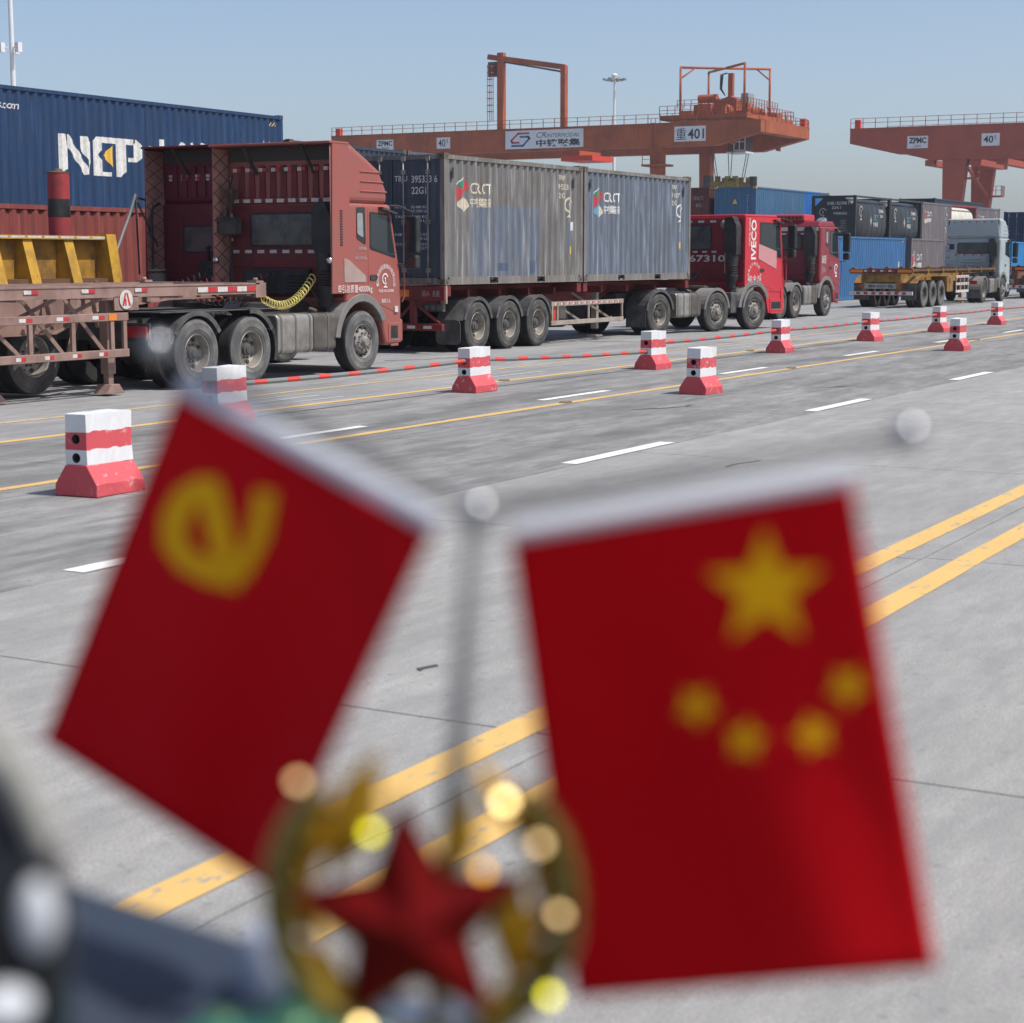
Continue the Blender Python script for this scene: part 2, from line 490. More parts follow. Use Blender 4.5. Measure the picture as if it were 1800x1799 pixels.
crack([(37.0, 18.9), (37.4, 17.2), (38.1, 15.2)], 0.09); crack([(28.2, 18.3), (28.9, 17.9), (30.4, 17.5)], 0.09); crack([(29.0, 16.3), (30.2, 15.9), (31.0, 16.0)], 0.05)
crack([(20.5, 9.6), (21.3, 9.2), (21.6, 9.25)], 0.05); crack([(25.2, 8.9), (25.9, 8.6)], 0.05); crack([(15.2, 6.2), (15.9, 6.1)], 0.04); crack([(9.2, 1.9), (9.5, 1.85)], 0.03); crack([(6.9, 4.35), (7.05, 4.3)], 0.035); crack([(5.2, 1.05), (5.3, 1.02)], 0.03)
# cat's-eye studs on the yellow lines
MT['stud'] = paint('stud', (0.22, 0.15, 0.06), (0.08, 0.07, 0.06), 0.7, 20)
def stud_mesh():
    return MB().prism([(-0.10, 0), (0.10, 0), (0.06, 0.022), (-0.06, 0.022)], 'y', -0.055, 0.055).mesh('road_stud')
for x, y in ((21.05, 10.835), (29.6, 10.835), (42.0, 10.835), (24.4, 13.64), (34.8, 13.64), (15.2, 13.64)):
    o = link('road_stud', cached('stud', stud_mesh), ['stud'], pavement, (x, y, 0.004))

# ------------------------------------------------------------------ concrete barriers and the pipes threaded through them
def barrier_meshes():
    # x: length along the lane 0.60, y: width 0.42 at the foot; the upright is 0.36 x 0.22
    rb = random.Random(3)
    base = MB()
    lo = [(-0.21, 0.0), (0.21, 0.0), (0.21, 0.10), (0.105, 0.25), (-0.105, 0.25), (-0.21, 0.10)]
    n = 6
    vs_ = []
    for k in range(n + 1):
        x = -0.30 + 0.60 * k / n
        for (y, z) in lo:
            vs_.append((x + rb.uniform(-0.004, 0.004), y + rb.uniform(-0.006, 0.006), z + (rb.uniform(-0.006, 0.006) if z > 0 else 0)))
    fs = [(6 * k + i, 6 * k + (i + 1) % 6, 6 * (k + 1) + (i + 1) % 6, 6 * (k + 1) + i) for k in range(n) for i in range(6)]
    fs += [tuple(range(6))[::-1], tuple(6 * n + i for i in range(6))]
    base.add(vs_, fs)
    up = MB()
    rings = [0.25, 0.37, 0.515, 0.655]
    mats = [0, 1, 0]
    hx = 0.285
    # the upright with two round holes sunk into the end that faces down the lane
    def ring(z):
        k = 1 - (z - 0.25) * 0.10
        out = []
        ny = 14
        for i in range(ny + 1): out.append((-hx + 0.41 * 2 * hx * 0 + 2 * hx * i / ny, -0.105 * k, z))
        for i in range(1, 4): out.append((hx, -0.105 * k + 0.21 * k * i / 4, z))
        for i in range(ny + 1): out.append((hx - 2 * hx * i / ny, 0.105 * k, z))
        return [(x + rb.uniform(-0.003, 0.003), y + rb.uniform(-0.003, 0.003), zz + (rb.uniform(-0.008, 0.008) if zz in (0.37, 0.515) else rb.uniform(-0.004, 0.004) if zz > 0.6 else 0)) for x, y, zz in out]
    R_ = [ring(z) for z in rings]
    N = len(R_[0])
    off = len(up.v)
    up.v += [p for r in R_ for p in r]
    for k in range(3):
        for i in range(N - 1):
            up.f.append([off + k * N + i, off + k * N + i + 1, off + (k + 1) * N + i + 1, off + (k + 1) * N + i]); up.m.append(mats[k]); up.sm.append(False)
    up.f.append([off + 3 * N + i for i in range(N)]); up.m.append(0); up.sm.append(False)
    up.f.append([off + i for i in range(N)][::-1]); up.m.append(0); up.sm.append(False)
    # end face with holes, band by band
    for k, (zc, mi) in enumerate(((0.305, 0), (0.455, 1), (None, 0))):
        i0, i1 = off + k * N, off + (k + 1) * N
        quad = [up.v[i0 + N - 1], up.v[i0], up.v[i1], up.v[i1 + N - 1]]   # (y+, bottom), (y-, bottom), (y-, top), (y+, top)
        if zc is None:
            up.add(quad, [(0, 1, 2, 3)], mi); continue
        nseg = 16; rr = 0.040
        circ = [(-hx, rr * math.cos(2 * PI * q / nseg + PI / 4 * 0), zc + rr * math.sin(2 * PI * q / nseg)) for q in range(nseg)]
        vs2 = quad + circ
        # corner order: 0 (+y,bot) 1 (-y,bot) 2 (-y,top) 3 (+y,top); circle angle 0 points to +y
        def near(ang):
            ang %= 360
            return 3 if ang < 90 else 2 if ang < 180 else 1 if ang < 270 else 0
        f2 = []
        for q in range(nseg):
            a0 = 360 * q / nseg; mid = a0 + 180 / nseg
            f2.append((near(mid), 4 + q, 4 + (q + 1) % nseg))
        f2 += [(3, 2, 4 + nseg // 4), (2, 1, 4 + nseg // 2), (1, 0, 4 + 3 * nseg // 4), (0, 3, 4)]
        up.add(vs2, f2, mi)
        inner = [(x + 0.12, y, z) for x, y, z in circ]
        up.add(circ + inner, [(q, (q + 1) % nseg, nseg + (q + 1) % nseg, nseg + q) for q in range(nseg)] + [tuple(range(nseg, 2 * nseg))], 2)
    me = up.mesh('upright', 3, recalc=False)
    b = bmesh.new(); b.from_mesh(me)
    bmesh.ops.remove_doubles(b, verts=b.verts, dist=1e-4)
    bmesh.ops.recalc_face_normals(b, faces=b.faces); b.to_mesh(me); b.free()
    return base.mesh('foot'), me
foot_me, up_me = barrier_meshes()
def barrier(x, y, label, rz=0.0):
    r = empty('barrier', label, 'barrier', (x, y, 0.001), rz, 'red and white concrete barriers')
    q = random.Random(int(x * 100)); r.rotation_euler = (R(q.uniform(-0.8, 0.8)), R(q.uniform(-0.6, 0.6)), rz + R(q.uniform(-3, 3))); r.scale = (q.uniform(0.97, 1.03), q.uniform(0.97, 1.04), q.uniform(0.97, 1.02))
    link('foot', foot_me, ['bar_red'], r, bevel=0.008, seg=2)
    link('upright', up_me, ['bar_white', 'bar_red', 'hole'], r)
    return r
BY = 12.92
row1 = [(16.50, 'barrier half hidden behind the white sleeve of the smaller flag'),
        (22.25, 'linked barrier in front of the three trailer wheels'),
        (28.40, 'second linked barrier, below the drive wheel of the bright red truck'),
        (34.62, 'third linked barrier, beside the front wheels of the bright red cab'),
        (40.50, 'fourth linked barrier, between the bobtail tractor and the yellow trailer'),
        (46.25, 'fifth linked barrier, partly behind a nearer barrier at the far end'),
        (52.25, 'sixth linked barrier, farthest and smallest of all, near the frame edge')]
for x, lab in row1: barrier(x, BY, 'red and white ' + lab)
barrier(11.09, 9.98, 'large nearest red and white barrier at the left, with no pipe', R(1.5))
barrier(23.52, 9.95, 'red and white barrier without pipe, middle one on the nearer yellow line', R(-1))
barrier(37.15, 9.98, 'red and white barrier without pipe, farthest one on the nearer yellow line', R(1))
def pipe(x0, z0, x1, z1, sag, label):
    o = MB()
    n = 40; per = 1.0
    L = x1 - x0
    pts = []
    for i in range(n + 1):
        t = i / n
        pts.append(Vector((x0 + L * t, BY, z0 + (z1 - z0) * t - sag * 4 * t * (1 - t))))
    rad = 0.031
    vs_ = []; k = 8
    for p in pts:
        for j in range(k): vs_.append((p.x, p.y + rad * math.cos(2 * PI * j / k), p.z + rad * math.sin(2 * PI * j / k)))
    for i in range(n):
        mi = 1 if (i % 5) in (2, 3) else 0
        o.f += [[i * k + j, i * k + (j + 1) % k, (i + 1) * k + (j + 1) % k, (i + 1) * k + j] for j in range(k)]
        o.m += [mi] * k; o.sm += [True] * k
    o.v = vs_
    ob = o.build('pipe_rail', ['pipe_grey', 'pipe_red'])
    tag(ob, label, 'pipe', 'striped pipes between the barriers')
PL = ['red and grey striped pipe from behind the smaller flag to the first linked barrier',
      'striped pipe between the barriers standing below the two containers',
      'striped pipe passing in front of the twin front axles of the bright red cab',
      'striped pipe running past the bobtail red tractor',
      'striped pipe in front of the yellow trailer, up to the hidden fifth barrier',
      'striped pipe in front of the grey cab']
zz = [(0.45, 0.455), (0.45, 0.31), (0.44, 0.455), (0.45, 0.455), (0.45, 0.455), (0.45, 0.455)]
for i in range(6):
    pipe(row1[i][0] + 0.27, zz[i][0], row1[i + 1][0] - 0.20, zz[i][1], 0.02, PL[i])
pipe(row1[6][0] + 0.27, 0.45, 58.5, 0.45, 0.02, 'striped pipe leaving the frame beyond the farthest barrier')

# ------------------------------------------------------------------ containers
CW = 2.438
class Corr:
    """trapezoid corrugation along u from a to b; depth goes inwards"""
    def __init__(s, a, b, pitch=0.278, dep=0.042):
        s.a, s.b = a, b
        s.n = max(1, round((b - a) / pitch)); s.p = (b - a) / s.n; s.dep = dep
        s.k = [(0.0, 0.0), (0.26, 0.0), (0.50, 1.0), (0.76, 1.0), (1.0, 0.0)]
    def depth(s, u):
        if u <= s.a or u >= s.b: return 0.0
        t = ((u - s.a) / s.p) % 1.0
        for (t0, d0), (t1, d1) in zip(s.k[:-1], s.k[1:]):
            if t0 <= t <= t1: return s.dep * (d0 + (d1 - d0) * (t - t0) / (t1 - t0))
        return 0.0
    def pts(s):
        out = []
        for i in range(s.n):
            for t, d in s.k[:-1]: out.append((s.a + (i + t) * s.p, d * s.dep))
        return out + [(s.b, 0.0)]
    def breaks(s, lo, hi):
        return [u for u, _ in s.pts() if lo < u < hi]

def container_paint(name, base, dirt, amount=0.5, streak=0.5, rust=0.5, patch=None, rough=0.6):
    m, n, l, p = _new(name)
    f = _noise(n, l, 1.1, (1, 1, 1), 6, 0.65)
    c = _mix(n, l, _ramp(n, l, f, 0.4, 0.7, 0, amount), base, dirt)
    if patch:                                   # a repainted rectangle: x0, x1, z0, z1, colour
        x0, x1, z0, z1, pc, pa = patch
        tc = n.new('ShaderNodeTexCoord'); sp = n.new('ShaderNodeSeparateXYZ')
        l.new(tc.outputs['Object'], sp.inputs[0])
        def win(o, a, b):
            q = n.new('ShaderNodeMath'); q.operation = 'COMPARE'
            q.inputs[1].default_value = (a + b) / 2; q.inputs[2].default_value = (b - a) / 2
            l.new(o, q.inputs[0]); return q.outputs[0]
        q = n.new('ShaderNodeMath'); q.operation = 'MULTIPLY'
        l.new(win(sp.outputs['X'], x0, x1), q.inputs[0]); l.new(win(sp.outputs['Z'], z0, z1), q.inputs[1])
        q2 = n.new('ShaderNodeMath'); q2.operation = 'MULTIPLY'; q2.inputs[1].default_value = pa
        l.new(q.outputs[0], q2.inputs[0])
        c = _mix(n, l, q2.outputs[0], c, pc)
    s = _noise(n, l, 1.0, (9, 9, 0.5), 5, 0.7)
    c = _mix(n, l, _ramp(n, l, s, 0.45, 0.72, 0, streak), c, dirt)
    s2 = _noise(n, l, 1.0, (11, 11, 0.7), 4, 0.6)
    c = _mix(n, l, _ramp(n, l, s2, 0.52, 0.68, 0, min(1, streak * 1.3)), c, tuple(min(1, v * 1.75 + 0.02) for v in base))
    if rust:
        r_ = _noise(n, l, 4.0, (1.4, 1.4, 0.6), 8, 0.72)
        c = _mix(n, l, _ramp(n, l, r_, 0.61, 0.68, 0, rust), c, (0.12, 0.06, 0.035))
    l.new(c, p.inputs['Base Color'])
    p.inputs['Roughness'].default_value = rough
    p.inputs['Specular IOR Level'].default_value = 0.3
    _bump(n, l, _noise(n, l, 2.2, (1, 1, 1), 3, 0.5), 0.35, 0.03, p)
    return m

def side_corr(L): return Corr(-L / 2 + 0.13, L / 2 - 0.13)
def end_corr(): return Corr(-CW / 2 + 0.13, CW / 2 - 0.13, 0.24, 0.04)

def c_side(L, H, sgn):
    c = side_corr(L); m = MB(); vs_ = []
    pts = [(-L / 2 + 0.05, 0)] + c.pts() + [(L / 2 - 0.05, 0)]
    y0 = sgn * (CW / 2 - 0.012)
    for x, d in pts:
        vs_ += [(x, y0 - sgn * d, 0.155), (x, y0 - sgn * d, H - 0.115)]
    m.add(vs_, [(2 * i, 2 * i + 2, 2 * i + 3, 2 * i + 1) for i in range(len(pts) - 1)])
    return m.mesh('side_panel', recalc=False)
def c_end(H, sgn, L):
    c = end_corr(); m = MB(); vs_ = []
    pts = [(-CW / 2 + 0.06, 0)] + c.pts() + [(CW / 2 - 0.06, 0)]
    x0 = sgn * (L / 2 - 0.02)
    for y, d in pts:
        vs_ += [(x0 - sgn * d, y, 0.14), (x0 - sgn * d, y, H - 0.12)]
    m.add(vs_, [(2 * i, 2 * i + 2, 2 * i + 3, 2 * i + 1) for i in range(len(pts) - 1)])
    return m.mesh('end_panel', recalc=False)
def c_posts(L, H):
    out = []
    for sx in (-1, 1):
        for sy in (-1, 1):
            m = MB()
            xa, xb = sorted((sx * L / 2, sx * (L / 2 - 0.11))); ya, yb = sorted((sy * CW / 2, sy * (CW / 2 - 0.10)))
            m.box(xa, xb, ya, yb, 0.122, H - 0.122)
            out.append(m.mesh('corner_post'))
    return out
def c_cast(L, H):
    # castings with dark plates coloured as the shade in their oval holes
    out = []
    for sx in (-1, 1):
        for sy in (-1, 1):
            for z in (0.0, H - 0.118):
                m = MB()
                xa, xb = sorted((sx * (L / 2 + 0.004), sx * (L / 2 - 0.178))); ya, yb = sorted((sy * (CW / 2 + 0.004), sy * (CW / 2 - 0.162)))
                m.box(xa, xb, ya, yb, z, z + 0.118)
                # thin dark plates standing for the shaded pockets
                xc = (xa + xb) / 2; yc = (ya + yb) / 2
                yo = sy * (CW / 2 + 0.006); xo = sx * (L / 2 + 0.006)
                m.box(xc - 0.035, xc + 0.035, min(yo, yo - sy * 0.004), max(yo, yo - sy * 0.004), z + 0.025, z + 0.093, 1)
                m.box(min(xo, xo - sx * 0.004), max(xo, xo - sx * 0.004), yc - 0.035, yc + 0.035, z + 0.025, z + 0.093, 1)
                out.append(m.mesh('corner_casting', 2))
    return out
def c_rails(L, H):
    out = []
    for sy in (-1, 1):
        ya, yb = sorted((sy * (CW / 2 - 0.003), sy * (CW / 2 - 0.07)))
        t = MB().box(-L / 2 + 0.179, L / 2 - 0.179, ya, yb, H - 0.112, H - 0.028)
        out.append(('top_rail', t.mesh('top_rail')))
        bt = MB()
        ya, yb = sorted((sy * (CW / 2 - 0.004), sy * (CW / 2 - 0.06)))
        pk = [(-L / 2 + 0.179, -1.22, 0), (-1.22, -0.86, 1), (-0.86, 0.86, 0), (0.86, 1.22, 1), (1.22, L / 2 - 0.179, 0)]
        for a, b, hole in pk:
            if hole and L < 7:
                bt.box(a, b, ya, yb, 0.145, 0.168); bt.box(a, b, ya, yb, 0.012, 0.03)
                yo = (ya + yb) / 2 - sy * 0.10
                bt.box(a, b, yo - 0.005, yo + 0.005, 0.03, 0.145, 1)
            else:
                bt.box(a, b, ya, yb, 0.012, 0.168)
        out.append(('bottom_rail', bt.mesh('bottom_rail', 2)))
    return out
def c_roof(L, H):
    c = Corr(-L / 2 + 0.13, L / 2 - 0.13, 0.21, 0.02); m = MB(); vs_ = []
    for x, d in c.pts(): vs_ += [(x, -CW / 2 + 0.06, H - 0.03 - d), (x, CW / 2 - 0.06, H - 0.03 - d)]
    m.add(vs_, [(2 * i, 2 * i + 2, 2 * i + 3, 2 * i + 1) for i in range(len(c.pts()) - 1)])
    for sx in (-1, 1):
        xa, xb = sorted((sx * (L / 2 - 0.005), sx * (L / 2 - 0.13)))
        m.box(xa, xb, -CW / 2 + 0.165, CW / 2 - 0.165, H - 0.118, H - 0.026)      # headers
        m.box(xa, xb, -CW / 2 + 0.165, CW / 2 - 0.165, 0.012, 0.15)
    m.box(-L / 2 + 0.14, L / 2 - 0.14, -CW / 2 + 0.08, CW / 2 - 0.08, 0.10, 0.13)   # floor
    return m.mesh('roof', recalc=False)
def c_door(H, L, s_):
    m = MB()
    x = -L / 2 + 0.015
    ya, yb = sorted((s_ * 0.012, s_ * (CW / 2 - 0.105)))
    m.box(x, x + 0.03, ya, yb, 0.16, H - 0.125)
    # raised horizontal swages between bands
    for z0, z1 in ((0.22, 0.62), (0.72, 1.12), (1.22, 1.62), (1.72, H - 0.22)):
        m.box(x - 0.014, x + 0.002, ya + 0.09, yb - 0.09, z0, z1)
    return m.mesh('door')
def c_bar(H, L, y):
    m = MB(); x = -L / 2 - 0.028
    m.cyl((x, y, 0.10), (x, y, H - 0.08), 0.017, n=8)
    for z in (0.10, 0.30, 1.25, H - 0.36, H - 0.10):
        m.box(x - 0.014, x + 0.045, y - 0.045, y + 0.045, z - 0.045, z + 0.045)
    return m.mesh('locking_bar')
def c_handle(L, y, z):
    m = MB(); x = -L / 2 - 0.05
    m.box(x - 0.01, x + 0.012, y - 0.36, y + 0.02, z - 0.016, z + 0.016)
    m.box(x - 0.012, x + 0.05, y - 0.36, y - 0.28, z - 0.04, z + 0.04)
    return m.mesh('door_handle')

def container(label, loc, L=6.058, H=2.591, mat='c_blue', frame=None, doors=False, group='shipping containers', casting='rust_casting', rot=0.0, far=False):
    """root at the middle of the floor; -y side towards the lanes, -x end towards the near end of the yard"""
    r = empty('shipping_container', label, 'container', loc, rot, group)
    fr = frame or mat
    k = (L, H)
    link('side_panel', cached(('cs', L, H, -1), lambda: c_side(L, H, -1)), [mat], r)
    link('side_panel', cached(('cs', L, H, 1), lambda: c_side(L, H, 1)), [mat], r)
    for me in cached(('cp', L, H), lambda: c_posts(L, H)): link('corner_post', me, [fr], r)
    for n, me in cached(('cr', L, H), lambda: c_rails(L, H)): link(n, me, [fr] if n == 'top_rail' else [fr, 'hole'], r)
    for me in cached(('cc', L, H), lambda: c_cast(L, H)): link('corner_casting', me, [casting if not far else fr, 'hole'], r)
    link('roof', cached(('ct', L, H), lambda: c_roof(L, H)), [mat], r)
    link('end_panel', cached(('ce', L, H, 1), lambda: c_end(H, 1, L)), [mat], r)
    if doors:
        for s_ in (-1, 1):
            d = link('door', cached(('cd', L, H, s_), lambda: c_door(H, L, s_)), [doors if isinstance(doors, str) else mat], r)
            for y in (0.28, 0.85):
                link('locking_bar', cached(('cb', L, H, s_ * y), lambda: c_bar(H, L, s_ * y)), ['bar_galv'], d)
            link('door_handle', cached(('ch', L, H, s_), lambda: c_handle(L, 0.28 * s_ + (0.17 if s_ > 0 else -0.02) , 1.02)), ['bar_galv'], d)
    else:
        link('end_panel', cached(('ce', L, H, -1), lambda: c_end(H, -1, L)), [mat], r)
    return r

MT['rust_casting'] = paint('rusty_casting', (0.15, 0.12, 0.10), (0.07, 0.045, 0.035), 0.7, 9, 0.8)
MT['patch_blue'] = paint('repaint_blue', (0.07, 0.105, 0.18), (0.09, 0.09, 0.10), 0.6, 6, 0.6)
MT['bar_galv'] = paint('galvanised_bar', (0.25, 0.25, 0.25), (0.12, 0.09, 0.07), 0.7, 6, 0.5, metal=0.3)
MT['c_worn'] = container_paint('container_worn_brown_blue', (0.158, 0.156, 0.153), (0.110, 0.096, 0.084), 0.7, 0.7, 0.45, (-2.02, 0.98, 0.10, 1.62, (0.110, 0.145, 0.205), 0.75))
MT['c_steel'] = container_paint('container_steel_blue', (0.118, 0.142, 0.182), (0.100, 0.105, 0.115), 0.6, 0.7, 0.40)
MT['c_frame'] = container_paint('container_frame_worn', (0.185, 0.170, 0.155), (0.10, 0.085, 0.072), 0.7, 0.4, 0.6)
MT['c_door'] = container_paint('container_door_navy', (0.045, 0.062, 0.086), (0.075, 0.075, 0.078), 0.5, 0.4, 0.25)
MT['c_navy'] = container_paint('container_navy', (0.014, 0.042, 0.108), (0.024, 0.042, 0.078), 0.5, 0.35, 0.0, rough=0.55)
MT['c_brown'] = container_paint('container_brick', (0.235, 0.060, 0.052), (0.17, 0.055, 0.05), 0.5, 0.30, 0.15)
MT['c_maroon'] = container_paint('container_maroon', (0.11, 0.030, 0.028), (0.06, 0.03, 0.03), 0.5, 0.4, 0.3)
MT['c_blue'] = container_paint('container_blue', (0.040, 0.135, 0.30), (0.045, 0.10, 0.19), 0.5, 0.3, 0.1)
MT['c_blue_faded'] = container_paint('container_blue_faded', (0.050, 0.130, 0.235), (0.07, 0.115, 0.17), 0.5, 0.4, 0.15, (1.6, 4.3, -0.1, 3.2, (0.012, 0.125, 0.40), 1.0))
MT['c_bright'] = container_paint('container_bright_blue', (0.020, 0.20, 0.46), (0.03, 0.14, 0.32), 0.5, 0.2, 0.1)
MT['c_mauve'] = container_paint('container_mauve_grey', (0.150, 0.132, 0.138), (0.115, 0.10, 0.10), 0.5, 0.45, 0.15)
MT['c_dark'] = container_paint('container_dark_slate', (0.030, 0.045, 0.070), (0.045, 0.05, 0.06), 0.5, 0.35, 0.2)
MT['c_slate'] = container_paint('container_slate', (0.080, 0.100, 0.130), (0.075, 0.075, 0.08), 0.5, 0.5, 0.3)
MT['tank_black'] = paint('tank_black', (0.022, 0.025, 0.030), (0.055, 0.055, 0.058), 0.5, 0.8, 0.38)
MT['tank_cream'] = paint('tank_cream', (0.62, 0.58, 0.48), (0.36, 0.33, 0.27), 0.5, 1.0, 0.5)
MT['tank_red'] = paint('tank_frame_red', (0.26, 0.045, 0.045), (0.12, 0.04, 0.04), 0.4, 2, 0.6)

# marks ------------------------------------------------------------
def gem_logo(r, u, v, s_, depth, corr, cream=True):
    """two stacked faceted halves: green/red/red above, blue/cream below"""
    a = (0.5, 1.0); g_ = lambda *p: [(x, y) for x, y in p]
    parts = [('logo_green', [g_((0.06, 0.80), (0.55, 1.0), (0.50, 0.70))]),
             ('logo_red', [g_((0.58, 1.0), (0.92, 0.86), (1.0, 0.70), (0.54, 0.58), (0.53, 0.70))]),
             ('logo_red', [g_((0.03, 0.77), (0.48, 0.67), (0.50, 0.56), (0.10, 0.33), (0.03, 0.36))]),
             ('logo_blue' if not cream else 'letter_cream', [g_((0.10, 0.30), (0.47, 0.46), (0.47, 0.08), (0.10, 0.22))]),
             ('letter_cream', [g_((0.52, 0.50), (0.86, 0.40), (1.0, 0.22), (0.80, 0.10), (0.52, 0.0))])]
    for m, ps in parts:
        lay(shape_mesh([[(u + x * s_ * 0.62, v + y * s_) for x, y in p] for p in ps]), 'logo', r, m, 'y-', 0, 0, 1, 1, depth, corr, fit=False)
    edge = [[(0.0, 0.34), (0.03, 0.34), (0.03, 0.78), (0.0, 0.78)], [(0.5, 0.0), (0.53, 0.0), (0.53, 1.0), (0.5, 1.0)], [(0.03, 0.78), (0.03, 0.81), (0.55, 1.03), (0.57, 1.0)]]
    lay(shape_mesh([[(u + x * s_ * 0.62, v + y * s_) for x, y in p] for p in edge]), 'logo', r, 'letter_white', 'y-', 0, 0, 1, 1, depth + 0.001, corr, fit=False)
def rail_logo(r, plane, u, v, s_, depth, corr=None, mat='letter_cream'):
    """an open ring over a rail section"""
    ps = arc_poly(0.42, 0.62, 0.30, 0.40, 20, 300, 18)
    ps += [[(0.34, 0.62), (0.52, 0.62), (0.50, 0.72), (0.36, 0.72)], [(0.40, 0.16), (0.47, 0.16), (0.47, 0.62), (0.40, 0.62)], [(0.18, 0.0), (0.72, 0.0), (0.60, 0.10), (0.47, 0.17), (0.40, 0.17), (0.28, 0.10)]]
    lay(shape_mesh([[(u + x * s_, v + y * s_) for x, y in p] for p in ps]), 'logo', r, mat, plane, 0, 0, 1, 1, depth, corr, fit=False)
def rect_mark(r, u0, u1, v0, v1, depth, corr, mat, plane='y-', name='sticker'):
    lay(shape_mesh([[(u0, v0), (u1, v0), (u1, v1), (u0, v1)]]), name, r, mat, plane, 0, 0, 1, 1, depth, corr, fit=False)
DY = CW / 2 - 0.012 + 0.003      # depth of lettering lying on the side sheet

# the two worn twenty-foot containers on the red trailer
CY = 18.50 + CW / 2
DECK = 1.36
c1 = container('worn grey-brown container with navy doors, rear one of two on the red trailer', (33.72, CY, DECK), 6.058, 2.591, 'c_worn', 'c_frame', 'c_door', 'containers carried on trucks')
c2 = container('steel blue worn container behind the bright red cab, front one on the red trailer', (39.86, CY, DECK), 6.058, 2.591, 'c_steel', 'c_frame', False, 'containers carried on trucks')
cc = side_corr(6.058)
for r, cream, num in ((c1, True, ('TBJU', '395333 6', '22G1')), (c2, False, ('TBJU', '391687 7', '22G1'))):
    gem_logo(r, -2.50, 1.42, 0.72, DY, cc, cream)
    letter(r, 'CRCT', 'y-', -1.93, 1.83, 0.80, 0.22, DY, 'letter_cream' if cream else 'letter_white', cc, 0.012)
    letter(r, '中铁集装箱', 'y-', -1.93, 1.56, 0.82, 0.20, DY, 'letter_cream' if cream else 'letter_white', cc, 0.012)
    letter(r, num[0], 'y-', 1.86, 2.23, 0.38, 0.12, DY, 'letter_cream', cc, 0.01)
    letter(r, num[1], 'y-', 1.86, 2.04, 0.62, 0.12, DY, 'letter_cream', cc, 0.01)
    letter(r, num[2], 'y-', 1.86, 1.85, 0.36, 0.12, DY, 'letter_cream', cc, 0.01)
    rail_logo(r, 'y-', 2.22, 1.44, 0.44, DY, cc, 'letter_cream' if cream else 'letter_white')
    if cream:
        rect_mark(r, 2.36, 2.50, 0.62, 1.32, DY, cc, 'logo_navy'); rect_mark(r, 2.52, 2.60, 1.15, 1.34, DY, cc, 'letter_white'); rect_mark(r, 2.46, 2.55, 0.62, 0.80, DY + .001, cc, 'logo_yellow')
        rect_mark(r, -0.80, -0.42, 0.28, 0.44, DY, cc, 'patch_blue'); rect_mark(r, 0.62, 0.86, 0.22, 0.48, DY, cc, 'patch_blue')
    else:
        rect_mark(r, 2.34, 2.46, 0.78, 0.94, DY, cc, 'logo_yellow'); letter(r, '昌', 'y-', 2.36, 1.20, 0.10, 0.20, DY, 'letter_cream', cc)
    for u in (-2.72, 2.56): rect_mark(r, u, u + 0.06, 2.10, 2.32, DY + .002, None, 'black')
# door end of the rear container
DX = 6.058 / 2 - 0.015 + 0.018
letter(c1, 'TBJU', 'x-', 0.06, 2.02, 0.30, 0.14, DX, 'letter_white', None, 0.008)
letter(c1, '395333 6', 'x-', 0.46, 2.02, 0.60, 0.14, DX, 'letter_white', None, 0.008)
letter(c1, '22G1', 'x-', 0.46, 1.80, 0.34, 0.14, DX, 'letter_white', None, 0.008)
for z, a, b in ((1.52, 'MAX. GROSS', '30.480 KG.'), (1.44, '', '67.200 LB.'), (1.33, 'TARE', '2.240 KG.'), (1.25, '', '4.940 LB.'), (0.98, 'NET', '28.240 KG.'), (0.90, '', '62.260 LB.'), (0.79, 'CU.CAP.', '33.2 CU.M.'), (0.71, '', '1.170 CU.FT.')):
    if a: letter(c1, a, 'x-', 0.06, z, 0.26, 0.05, DX, 'letter_white')
    letter(c1, b, 'x-', 0.44, z, 0.42, 0.05, DX, 'letter_white')

# yard stacks: nearest row to the lanes
ROW = 26.30 + CW / 2
b0 = container('brick red high container on the ground behind the yellow headboard', (24.2, 23.75 + CW / 2, 0.0), 12.192, 2.896, 'c_brown', group='containers stacked in the yard', casting='c_brown')
NY = 30.0 + CW / 2
lower = container('lower container of the stack under the navy container, hidden behind the cabs', (35.05, NY, 0.0), 12.192, 2.896, 'c_maroon', group='containers stacked in the yard')
nep = container('navy forty-foot container with big white letters and a yellow arrowhead, topmost at the left', (35.05, NY, 2.897), 12.192, 2.896, 'c_navy', group='containers stacked in the yard', casting='c_navy')
nc = side_corr(12.192)
def poly_mark(r, polys, mat, corr, name='lettering', depth=DY):
    lay(shape_mesh(polys), name, r, mat, 'y-', 0, 0, 1, 1, depth, corr, fit=False)
